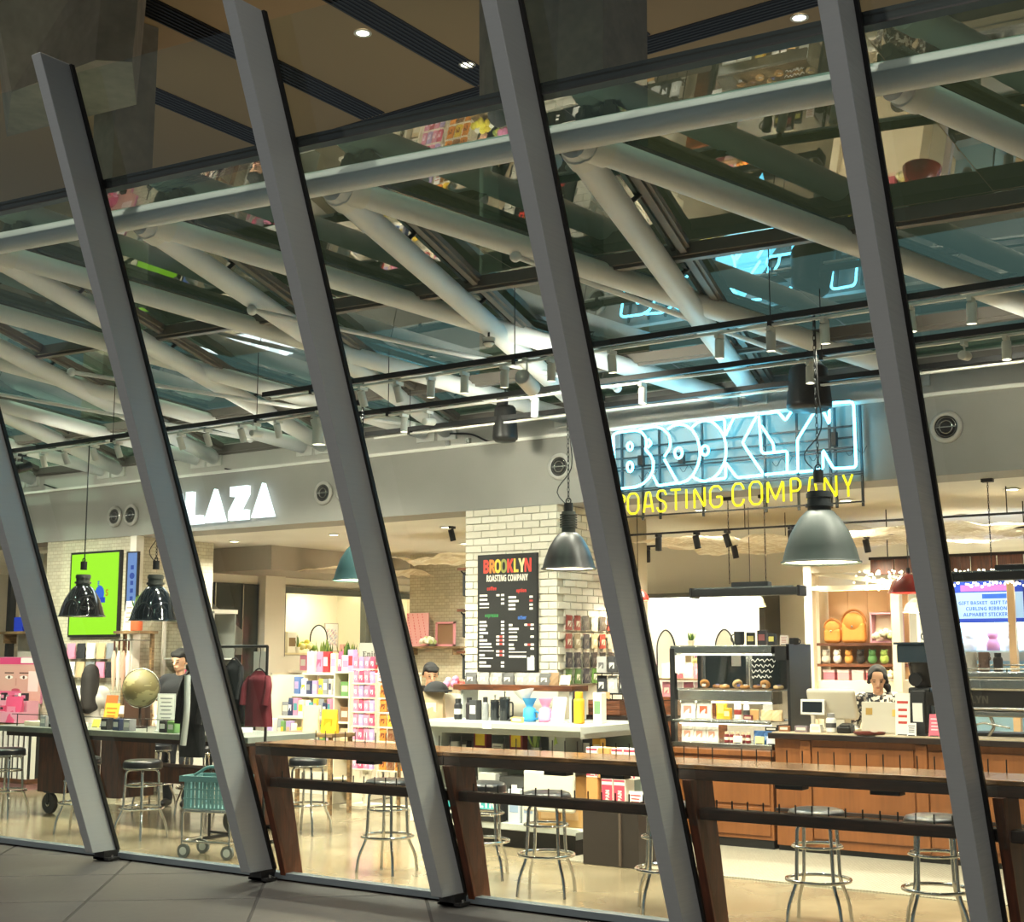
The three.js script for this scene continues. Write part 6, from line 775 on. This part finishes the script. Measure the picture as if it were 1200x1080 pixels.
// ------------------------------------------------------------------ long stone table on wooden trolley legs
{
  const t = thing('stone_table', 'long grey stone topped table on dark wooden trolley legs with big wheels', 'table', [0, 0, 0]);
  sub(t, 'top', rb(4.1, 0.06, 0.95, 0.006, -11.9, 0.925, -1.97), m.stone); sub(t, 'apron', bx(3.7, 0.05, 0.8, -11.95, 0.87, -1.97), m.barWood);
  for (const [x, w] of [[-13.15, 0.45], [-12.15, 0.3]]) { sub(t, 'leg_block', rb(w, 0.62, 0.5, 0.008, x, 0.54, -1.95), m.legWood); } sub(t, 'stretcher', rb(1.85, 0.17, 0.3, 0.008, -11.1, 0.5, -2.0), m.legWood); sub(t, 'right_leg', rb(0.12, 0.8, 0.4, 0.006, -10.2, 0.45, -2.0), m.legWood);
  for (const [x, z] of [[-13.2, -1.75], [-13.1, -2.2], [-10.3, -1.75], [-10.3, -2.25]]) { const w = sub(t, 'wheel', new THREE.CylinderGeometry(0.11, 0.11, 0.05, 24).rotateX(Math.PI / 2).translate(x, 0.11, z), M(0x4b4a46, 0.6)); sub(w, 'hub', new THREE.CylinderGeometry(0.035, 0.035, 0.07, 14).rotateX(Math.PI / 2).translate(x, 0.11, z), m.steel); sub(w, 'fork', [bx(0.1, 0.02, 0.1, x, 0.235, z), bx(0.03, 0.14, 0.008, x, 0.17, z + 0.04), bx(0.03, 0.14, 0.008, x, 0.17, z - 0.04)], m.darkMetal); }
  const y = 0.956; const gl = thing('globe', 'antique desk globe on the stone table', 'globe', [-12.1, y, -2.05], 0.5); const gt = dataTex(256, (u, v) => { const n = fbm(nA, u, v, 5, 5) + 0.25 * (fbm(nB, u, v, 12, 3) - 0.5), land = n > 0.52; return land ? [0.5, 0.47, 0.33] : [0.66, 0.65, 0.52]; }); sub(gl, 'ball', new THREE.SphereGeometry(0.2, 36, 24).translate(0, 0.43, 0), new THREE.MeshStandardMaterial({ map: gt, color: 0xc9c4b0, roughness: 0.6 })); sub(gl, 'meridian_ring', new THREE.TorusGeometry(0.212, 0.007, 8, 40).translate(0, 0.43, 0), m.steel); sub(gl, 'stem', lathe([[0.001, 0], [0.08, 0], [0.075, 0.015], [0.02, 0.03], [0.015, 0.21], [0.001, 0.22]], 20), m.darkWood);
  const ac = thing('acrylic_stand', 'clear acrylic notice stand with printed sheet on the stone table', 'notice', [-11.33, y, -1.75], 0.35); sub(ac, 'plate', bx(0.21, 0.38, 0.008, 0, 0.2, 0), C(0xcfd6d3, 0.15)); sub(ac, 'printed_sheet', [bx(0.18, 0.35, 0.002, 0, 0.2, 0.006)], C(0xe4e6e2)); sub(ac, 'print', [0.34, 0.3, 0.26, 0.22, 0.18, 0.14].map((v, i) => bx(i % 2 ? 0.11 : 0.14, 0.012, 0.001, 0, v, 0.0075)), C(0x8a8f92)); sub(ac, 'foot', bx(0.21, 0.01, 0.1, 0, 0.005, 0), C(0xcfd6d3, 0.15));
  for (const [x, c, l] of [[-13.2, 'grey', 'left of the mullion'], [-13.0, 'black', 'left of the mullion'], [-12.12, 'black', 'next to the yellow card'], [-11.9, 'navy', 'before the globe'], [-11.74, 'grey', 'before the globe, in front'], [-11.2, 'black', 'beside the acrylic notice'], [-11.03, 'green', 'near the hanging coats']]) carton(`small ${c} candle box on the stone table ${l}`, [x, y, -1.62 + rr(-0.03, 0.03)], [0.1, 0.12, 0.09], NAMED[c], { stripe: 0xbfc2bd, name: 'candle_box' });
  for (const [x, z, s, c] of [[-13.45, -1.75, 0.3, 'cream'], [-12.9, -1.75, 0.36, 'white'], [-11.3, -2.15, 0.3, 'grey'], [-10.6, -2.0, 0.4, 'white']]) carton(`flat ${c} book pile on the stone table at the ${x < -13 ? 'far end' : x < -12 ? 'yellow cards' : x < -11 ? 'globe' : 'coats'}`, [x, y, z], [s, 0.05, 0.2], NAMED[c], { name: 'book_pile', cat: 'books' });
  card('orange and yellow illustrated card on the stone table', [-12.62, y, -2.05], [0.24, 0.26], 0xe9a93a, { stripe: 0xc9741f, tip: 0.2 }); card('large orange folded card behind the yellow one', [-12.82, y, -2.2], [0.2, 0.34], 0xb8642f, { tip: 0.15 }); card('yellow round emblem card under the orange card', [-12.6, y, -1.85], [0.12, 0.09], 0xf0e04a, { tip: 0.3 }); carton('dark wooden box frame behind the globe', [-12.45, y, -2.3], [0.36, 0.36, 0.08], 0x4a3226, {}); one('white_mask', 'small white ring shaped ornament beside the globe', 'ornament', new THREE.TorusGeometry(0.055, 0.022, 10, 24).translate(0, 0.08, 0), C(0xf0ede4), [-11.82, y, -2.1], 0.5);
  const sc = thing('cable_rail', 'low black wire rail along the stone table edge', 'rail', [0, 0, 0]); sub(sc, 'wire', [rod([-13.7, y + 0.13, -1.56], [-10.3, y + 0.13, -1.56], 0.005, 6)], m.black); for (const x of [-13.6, -12.5, -11.4, -10.4]) sub(sc, 'post', rod([x, y, -1.56], [x, y + 0.13, -1.56], 0.006, 6), m.black);
}
// ------------------------------------------------------------------ coat rack, coats and the basket trolley
{
  const t = thing('coat_rack', 'thin black steel coat rack behind the bar end', 'coat rack', [0, 0, 0]), z = -1.28; sub(t, 'pole', [rod([-9.4, 0.03, z], [-9.4, 1.83, z], 0.014), rod([-10.12, 0.03, z], [-10.12, 1.83, z], 0.014)], m.black); sub(t, 'top_bar', rod([-10.5, 1.83, z], [-9.4, 1.83, z], 0.014), m.black); sub(t, 'foot', [bx(0.03, 0.03, 0.5, -9.4, 0.015, z), bx(0.03, 0.03, 0.5, -10.12, 0.015, z), bx(0.72, 0.02, 0.03, -9.76, 0.07, z)], m.black);
  const garment = (name, label, x, yTop, L, w, c, o = {}) => { const g = thing(name, label, o.cat || 'coat', [x, yTop, z]); const b = new THREE.CylinderGeometry(w * 0.5, w * 0.36, L, 28, 14, false).translate(0, -L / 2, 0), a = b.attributes.position; for (let i = 0; i < a.count; i++) { const v = -a.getY(i) / L, th = Math.atan2(a.getZ(i), a.getX(i)), tap = v < 0.14 ? 0.35 + 4.6 * v : 1 + 0.15 * v, f = 1 + 0.07 * Math.sin(th * 7 + v * 4) * v + 0.03 * Math.sin(th * 13 - v * 9); const R = w * 0.48 * tap * f; a.setX(i, R * Math.cos(th)); a.setZ(i, R * 0.42 * Math.sin(th)); } b.computeVertexNormals(); sub(g, 'cloth', b, M(c, 0.85, 0, { sheen: 0.3 })); for (const s of [-1, 1]) sub(g, 'sleeve', tube([[s * w * 0.36, -0.06, 0], [s * w * 0.52, -L * 0.3, 0.03], [s * w * 0.5, -L * 0.62, 0.06]], w * 0.11, 16, 10), M(c, 0.85)); sub(g, 'hanger', [tube([[-w * 0.4, -0.05, 0], [0, 0.02, 0], [w * 0.4, -0.05, 0]], 0.008, 12, 6), tube([[0, 0.02, 0], [0, 0.07, 0], [0.01, 1.8 - yTop, 0], [-0.012, 1.835 - yTop, 0.016]], 0.004, 12, 5)], m.black); if (o.extra) sub(g, o.extra[0], o.extra[1], o.extra[2]); return g; };
  garment('dark_red_jacket', 'dark red jacket hanging at the end of the coat rack', -9.5, 1.6, 0.52, 0.3, 0x5c0f1e); garment('black_overalls', 'black clothes hanging beside the dark red jacket', -9.84, 1.7, 0.6, 0.24, 0x17191c); garment('long_black_coat', 'long black coat with a pale scarf hanging near the man', -10.4, 1.6, 0.84, 0.3, 0x15191d, { extra: ['scarf', bent([[0.02, -0.05, 0.1], [0.06, -0.4, 0.13], [0.03, -0.72, 0.14]], 0.03, 0.1), C(0xb9beb8, 0.9)] });
  card('white paper shopping bag hanging behind the red jacket', [-9.62, 1.42, -1.42], [0.2, 0.36], 0xe6e2d8, { name: 'paper_bag', cat: 'bag', foot: false, tip: 0 });
  const k = thing('basket_trolley', 'wheeled trolley holding teal shopping baskets beside the mullion', 'basket trolley', [-9.2, 0, -0.5], 0.25), T = C(0x6f9a9a, 0.5);
  sub(k, 'frame', [bent([[-0.24, 0.12, 0.15], [-0.24, 0.4, 0.15], [0.24, 0.4, 0.15], [0.24, 0.12, 0.15]], 0.012, 0.03), bent([[-0.24, 0.12, -0.15], [-0.24, 0.4, -0.15], [0.24, 0.4, -0.15], [0.24, 0.12, -0.15]], 0.012, 0.03), rod([-0.24, 0.14, 0.15], [-0.24, 0.14, -0.15], 0.012), rod([0.24, 0.14, 0.15], [0.24, 0.14, -0.15], 0.012), rod([-0.24, 0.14, 0.15], [0.24, 0.14, 0.15], 0.01)], m.chrome);
  for (const [a, b] of [[-1, -1], [-1, 1], [1, -1], [1, 1]]) { const w = sub(k, 'caster', new THREE.CylinderGeometry(0.06, 0.06, 0.025, 20).rotateX(Math.PI / 2).translate(a * 0.22, 0.06, b * 0.15), C(0x5d625f, 0.6)); sub(w, 'hub', new THREE.CylinderGeometry(0.035, 0.035, 0.03, 14).rotateX(Math.PI / 2).translate(a * 0.22, 0.06, b * 0.15), C(0xb9c0bb, 0.5)); }
  const bs = thing('shopping_basket', 'teal slatted plastic shopping basket on the trolley', 'basket', [-9.2, 0.415, -0.5], 0.25); for (let i = 0; i < 12; i++) { const x = -0.22 + i * 0.04; sub(bs, 'slat', bx(0.024, 0.24, 0.008, x, 0.12, 0.15), T); sub(bs, 'slat', bx(0.024, 0.24, 0.008, x, 0.12, -0.15), T); } for (const s of [-1, 1]) for (let i = 0; i < 7; i++) sub(bs, 'slat', bx(0.008, 0.24, 0.024, s * 0.235, 0.12, -0.13 + i * 0.043), T); sub(bs, 'rim', [bx(0.54, 0.05, 0.03, 0, 0.26, 0.165), bx(0.54, 0.05, 0.03, 0, 0.26, -0.165), bx(0.03, 0.05, 0.34, 0.255, 0.26, 0), bx(0.03, 0.05, 0.34, -0.255, 0.26, 0)], C(0x5c8586, 0.5)); for (const y of [0.01, 0.09, 0.17]) sub(bs, 'band', [bx(0.48, 0.012, 0.012, 0, y, 0.15), bx(0.48, 0.012, 0.012, 0, y, -0.15)], T); sub(bs, 'bottom', bx(0.46, 0.01, 0.3, 0, 0.005, 0), T); sub(bs, 'handle', bent([[-0.2, 0.28, 0.05], [-0.06, 0.36, 0.05], [0.06, 0.36, 0.05], [0.2, 0.28, 0.05]], 0.014, 0.05), C(0x5c8586, 0.5));
}
// ------------------------------------------------------------------ people
function sdf(bones, lo, hi, res, k = 0.025) {                // smooth union of tapered capsules, meshed
  const mc = new MarchingCubes(res, undefined, false, false, 120000), n = res, F = mc.field, c = [0, 1, 2].map(i => (lo[i] + hi[i]) / 2), h = [0, 1, 2].map(i => (hi[i] - lo[i]) / 2);
  const B = bones.map(([a, b, ra, rb]) => { const d = [b[0] - a[0], b[1] - a[1], b[2] - a[2]]; return { a, d, l: d[0] * d[0] + d[1] * d[1] + d[2] * d[2] || 1e-9, ra, rb: rb ?? ra }; });
  for (let z = 0; z < n; z++) for (let y = 0; y < n; y++) for (let x = 0; x < n; x++) {
    const X = c[0] + h[0] * (x - n / 2) / (n / 2), Y = c[1] + h[1] * (y - n / 2) / (n / 2), Z = c[2] + h[2] * (z - n / 2) / (n / 2); let s = 1e3;
    for (const q of B) { const px = X - q.a[0], py = Y - q.a[1], pz = Z - q.a[2], t = Math.max(0, Math.min(1, (px * q.d[0] + py * q.d[1] + pz * q.d[2]) / q.l)), dx = px - q.d[0] * t, dy = py - q.d[1] * t, dz = pz - q.d[2] * t; const d = Math.sqrt(dx * dx + dy * dy + dz * dz) - (q.ra + (q.rb - q.ra) * t); if (s > 900) s = d; else { const g = Math.max(0, Math.min(1, 0.5 + 0.5 * (d - s) / k)); s = d * (1 - g) + s * g - k * g * (1 - g); } }
    F[x + y * n + z * n * n] = -s;
  }
  mc.isolation = 0; mc.update(); const P = new Float32Array(mc.count * 3); for (let i = 0; i < mc.count; i++) for (let j = 0; j < 3; j++) P[3 * i + j] = c[j] + h[j] * mc.positionArray[3 * i + j];
  const g0 = new THREE.BufferGeometry(); g0.setAttribute('position', new THREE.BufferAttribute(P, 3)); const g = mergeVertices(g0, 1e-5); g.computeVertexNormals(); return g;
}
function person(label, pos, turn, o) {
  const t = thing('person', label, 'person', pos, turn), s = o.h / 1.7, skin = C(o.skin ?? 0xd9a98a, 0.55), S = b => b.map(([a, c, r, q]) => [a.map(v => v * s), c.map(v => v * s), r * s, (q ?? r) * s]);
  const ls = o.lean || 0, L = (x, y, z) => [x, y, z + Math.max(0, y - 0.95) * ls], arms = o.arms || [[0.25, 1.1, 0.03], [0.2, 1.05, 0.25]], pt = o.pitch || 0, yw = o.yaw || 0, hc = L(0, 1.5, 0);
  const H = (x, y, z) => { const a = y * Math.cos(pt) - z * Math.sin(pt), b = y * Math.sin(pt) + z * Math.cos(pt); return [hc[0] + x * Math.cos(yw) + b * Math.sin(yw), hc[1] + a, hc[2] + 0.01 + b * Math.cos(yw) - x * Math.sin(yw)]; };
  const torso = [[L(0, 1.0, 0), L(0, 1.3, 0.0), 0.115, 0.12], [L(-0.08, 1.28, 0), L(0.08, 1.28, 0), 0.115], [L(-0.15, 1.385, -0.01), L(0.15, 1.385, -0.01), 0.06], [L(-0.06, 0.95, 0), L(0.06, 0.95, 0), 0.12]], legs = [], arm = [], hands = [];
  for (const q of [-1, 1]) { legs.push([[q * 0.085, 0.9, 0], [q * 0.1, 0.5, 0.01], 0.085, 0.055], [[q * 0.1, 0.5, 0.01], [q * 0.105, 0.09, -0.02], 0.055, 0.036], [[q * 0.105, 0.05, -0.03], [q * 0.12, 0.035, 0.13], 0.04, 0.032]); const e = L(q * arms[0][0], arms[0][1], arms[0][2]), w = L(q * arms[1][0], arms[1][1], arms[1][2]); arm.push([L(q * 0.185, 1.37, -0.01), e, 0.05, 0.038], [e, w, 0.038, 0.026]);
    const d = V(w[0] - e[0], w[1] - e[1], w[2] - e[2]).normalize(), u = V(1, 0, 0).addScaledVector(d, -d.x).normalize(), W = V(...w), A = (a, b2, c = 0) => { const v = W.clone().addScaledVector(d, a).addScaledVector(u, b2); v.y -= c; return [v.x, v.y, v.z]; };
    hands.push([A(0.02, -0.018), A(0.075, -0.022), 0.018, 0.014], [A(0.02, 0.018), A(0.075, 0.022), 0.018, 0.014]); for (let f = 0; f < 4; f++) { const b2 = -0.03 + f * 0.02, l = [0.055, 0.068, 0.07, 0.058][f]; hands.push([A(0.08, b2), A(0.08 + l * 0.55, b2 * 1.1, 0.008), 0.0088, 0.008], [A(0.08 + l * 0.55, b2 * 1.1, 0.008), A(0.08 + l, b2 * 1.1, 0.028), 0.008, 0.007]); } hands.push([A(0.03, -q * 0.03), A(0.065, -q * 0.055, 0.008), 0.0105, 0.009], [A(0.065, -q * 0.055, 0.008), A(0.09, -q * 0.058, 0.018), 0.009, 0.008]); }
  const head = [[H(0, 0.13, -0.005), H(0, 0.135, 0.0), 0.088], [H(0, 0.04, 0.025), H(0, 0.1, 0.015), 0.052, 0.075], [H(0, 0.015, 0.055), H(0, 0.03, 0.05), 0.026], [H(0, 0.11, 0.085), H(0, 0.07, 0.105), 0.009, 0.014], [H(-0.085, 0.1, -0.005), H(-0.087, 0.07, 0), 0.014, 0.01], [H(0.085, 0.1, -0.005), H(0.087, 0.07, 0), 0.014, 0.01], [H(-0.014, 0.038, 0.075), H(0.014, 0.038, 0.075), 0.012], [H(0, 0.03, 0), L(0, 1.4, -0.01), 0.048, 0.052]];
  const box = (b, pad = 0.06) => { const lo = [9, 9, 9], hi = [-9, -9, -9]; for (const [a, c, r, q] of b) for (const p of [a, c]) for (let i = 0; i < 3; i++) { lo[i] = Math.min(lo[i], p[i] - Math.max(r, q ?? r) - pad); hi[i] = Math.max(hi[i], p[i] + Math.max(r, q ?? r) + pad); } return [lo, hi]; };
  const mesh = (b, res, k) => { const B = S(b), [lo, hi] = box(B, 0.03); return sdf(B, lo, hi, res, k); };
  const body = sub(t, 'body', merge([mesh([...torso, ...legs, ...arm], 90, 0.03), mesh(head, 76, 0.018), mesh(hands.slice(0, hands.length / 2), 56, 0.006), mesh(hands.slice(hands.length / 2), 56, 0.006)].map(g => { const f = flat(g); f.deleteAttribute('uv'); return f; })), skin);
  const fat = (b, d) => b.map(([a, c, r, q]) => [a, c, r + d, (q ?? r) + d]);
  const sl = o.sleeve ?? 0.55, up = []; arm.forEach(([a, b, r, q], i) => { if (i % 2 === 0) up.push([a, [0, 1, 2].map(j => a[j] + (b[j] - a[j]) * Math.min(1, sl * 2)), r + 0.014, q + 0.018]); else if (sl > 0.6) up.push([a, [0, 1, 2].map(j => a[j] + (b[j] - a[j]) * 0.9), r + 0.014, q + 0.016]); });
  const sg = mesh([...fat(torso, 0.016), ...up], 90, 0.03); uvm(sg); sub(t, 'shirt', sg, o.shirt); sub(t, 'trousers', mesh([[[-0.06, 0.95, 0], [0.06, 0.95, 0], 0.128], ...fat(legs.filter((_, i) => i % 3 < 2), 0.018)], 80, 0.03), o.trousers || C(0x24262b, 0.8)); sub(t, 'shoes', mesh(fat(legs.filter((_, i) => i % 3 === 2), 0.008), 48, 0.01), m.black);
  sub(t, 'hair', mesh(o.hair(H, L), 64, 0.02), M(o.hairColor ?? 0x0e0a08, 0.75)); const put = (g, p) => { const v = p.map(a => a * s); return g.translate(...v); };
  for (const q of [-1, 1]) { const e = sub(t, 'eye', put(new THREE.SphereGeometry(0.0095 * s, 10, 8).scale(1.5, 0.55, 0.6), H(q * 0.033, 0.1, 0.084)), C(0x1d1512, 0.3)); sub(e, 'eyebrow', put(new THREE.BoxGeometry(0.036 * s, 0.006 * s, 0.008 * s), H(q * 0.034, 0.122, 0.086)), C(0x1d1512, 0.7)); }
  sub(t, 'mouth', put(new THREE.SphereGeometry(0.012 * s, 10, 6).scale(1.5, 0.42, 0.5), H(0, 0.038, 0.088)), C(0xb5645a, 0.5)); return t;
}
const bun = (H, L) => [[H(0, 0.142, -0.022), H(0, 0.13, -0.03), 0.093], [H(-0.004, 0.2, 0.03), H(-0.07, 0.14, 0.045), 0.024, 0.022], [H(0.004, 0.2, 0.03), H(0.07, 0.14, 0.045), 0.024, 0.022], [H(-0.07, 0.14, 0.045), H(-0.086, 0.06, -0.01), 0.022, 0.02], [H(0.07, 0.14, 0.045), H(0.086, 0.06, -0.01), 0.022, 0.02], [H(0.02, 0.05, -0.085), H(0.09, -0.01, -0.06), 0.04, 0.03], [H(0.09, -0.01, -0.06), H(0.115, -0.1, 0.0), 0.028, 0.014]];
const short = (H, L) => [[H(0, 0.16, -0.025), H(0, 0.14, -0.035), 0.09], [H(-0.06, 0.18, 0.03), H(0.06, 0.18, 0.035), 0.036], [H(-0.07, 0.15, 0.0), H(-0.078, 0.1, -0.01), 0.026], [H(0.07, 0.15, 0.0), H(0.078, 0.1, -0.01), 0.026], [H(-0.04, 0.17, 0.07), H(0.05, 0.165, 0.07), 0.022]];
const long = (H, L) => [[H(0, 0.14, -0.02), H(0, 0.12, -0.03), 0.1], [H(-0.03, 0.08, -0.04), L(-0.05, 1.2, -0.085), 0.085, 0.07], [H(0.03, 0.08, -0.04), L(0.05, 1.2, -0.085), 0.085, 0.07], [H(0, 0.05, -0.07), L(0, 1.19, -0.13), 0.085, 0.085]];
const floral = dataTex(128, (x, y) => { const n = fbm(nA, x, y, 14, 2), k = fbm(nB, x, y, 18, 2); return n > 0.56 ? [0.86, 0.83, 0.76] : k > 0.6 ? [0.5, 0.46, 0.4] : [0.1, 0.1, 0.11]; }, 2.6);
person('barista in a black and cream patterned blouse looking down at the counter', [-4.69, 0, -4.66], 0.35, { h: 1.63, pitch: 0.38, lean: 0.12, sleeve: 1, arms: [[0.25, 1.1, 0.04], [0.2, 1.08, 0.26]], shirt: M(0xffffff, 0.75, 0, { map: floral }), hair: bun });
person('man in a black t-shirt standing behind the stone table with the globe', [-12.6, 0, -3.05], 0.55, { h: 1.78, yaw: -0.35, pitch: 0.1, sleeve: 0.36, arms: [[0.26, 1.12, 0.02], [0.2, 0.98, 0.2]], shirt: C(0x1e1f22, 0.85), hair: short, hairColor: 0x120d0a });
person('woman with long dark hair and a white top seen from behind', [-13.92, 0, -2.8], 3.85, { h: 1.6, sleeve: 1, shirt: C(0xc9c2b8, 0.85), hairColor: 0x1c130e, hair: long, trousers: C(0xcfc6bb, 0.8) });
person('dark haired customer bending over the goods left of the brick pillar', [-10.32, 0, -4.85], 0.9, { h: 1.62, pitch: 0.3, lean: 0.35, sleeve: 1, shirt: C(0x1c1d20, 0.85), hair: short });
// ------------------------------------------------------------------ small fittings under the roof
{
  const d = thing('smoke_detector', 'round white smoke detector hanging from a roof tube', 'detector', [-6.72, 4.36, -1.15]);
  sub(d, 'base', cyl(0.055, 0.03, 0, 0.06, 0, 20), m.white); sub(d, 'dome', lathe([[0.001, 0], [0.03, 0.004], [0.045, 0.02], [0.05, 0.045], [0.001, 0.05]], 20), m.white); sub(d, 'vent_ring', new THREE.TorusGeometry(0.048, 0.005, 6, 20).rotateX(Math.PI / 2).translate(0, 0.032, 0), m.darkMetal); sub(d, 'stem', rod([0, 0.07, 0], [0, 0.2, 0], 0.01, 8), m.darkMetal);
  for (const [p, l] of [[[[-12.9, 4.1], [-12.4, 4.0], [-12.0, 3.99], [-11.9, 3.99]], 'black cable sagging along the upper wall above the white letters'], [[[-9.3, 4.22], [-8.95, 4.17], [-8.75, 4.08], [-8.6, 4.08]], 'black cable sagging along the upper wall above the brick pillar'], [[[-16.6, 4.16], [-16.2, 4.06], [-15.9, 4.02], [-15.6, 4.02]], 'black cable sagging along the upper wall at the far end']])
    one('wall_cable', l, 'cable', tube(p.map(([x, y], i) => [x, y, -3.94 + (i === 1 ? 0.04 : 0)]), 0.011, 24, 7), m.black);
  for (const [x, y, l] of [[-9.0, 3.99, 'small steel clip standing on the ledge, first of two'], [-8.72, 3.99, 'small steel clip standing on the ledge, second of two']]) one('ledge_clip', l, 'clip', [bx(0.05, 0.07, 0.03, 0, 0.035, 0), bx(0.08, 0.012, 0.05, 0, 0.006, 0)], m.steel, [x, y, -3.54]);
}
const PLACE = (x, z) => x < -14.5 ? 'beyond the green screen pillar' : x < -9 ? (z > -6 ? 'just behind the white letter sign' : 'deep in the gift shop') : x < -6 ? 'around the brick pillar' : z > -6 ? 'over the service counter' : 'at the back of the café';
// ------------------------------------------------------------------ shop ceiling downlights
for (const x of [-17.5, -15.5, -13.6, -11.8, -10, -8.2, -6.6, -5, -3.4, -1.8]) for (const z of [-4.8, -6.9, -9.2, -11.3]) {
  if (z === -6.9 && x > -9 && x < -6) continue;
  const t = thing('ceiling_downlight', `small round recessed ceiling downlight ${PLACE(x, z)}`, 'downlight', [x + (z < -6 ? 0.5 : 0), 3.27, z], 0, `downlights ${PLACE(x, z)}`);
  sub(t, 'trim_ring', lathe([[0.06, 0.0], [0.08, -0.008], [0.08, -0.014], [0.056, -0.014]], 18), m.white);
  sub(t, 'glowing_lens', cyl(0.056, 0.006, 0, -0.008, 0, 18), glowWarm);
  spot(t, [0, -0.03, 0], [0, -3, 0], z < -6 ? 38 : 21, 1.25, 0.8, 0xfff4e8, 3);
}
renderer.render(scene, camera);
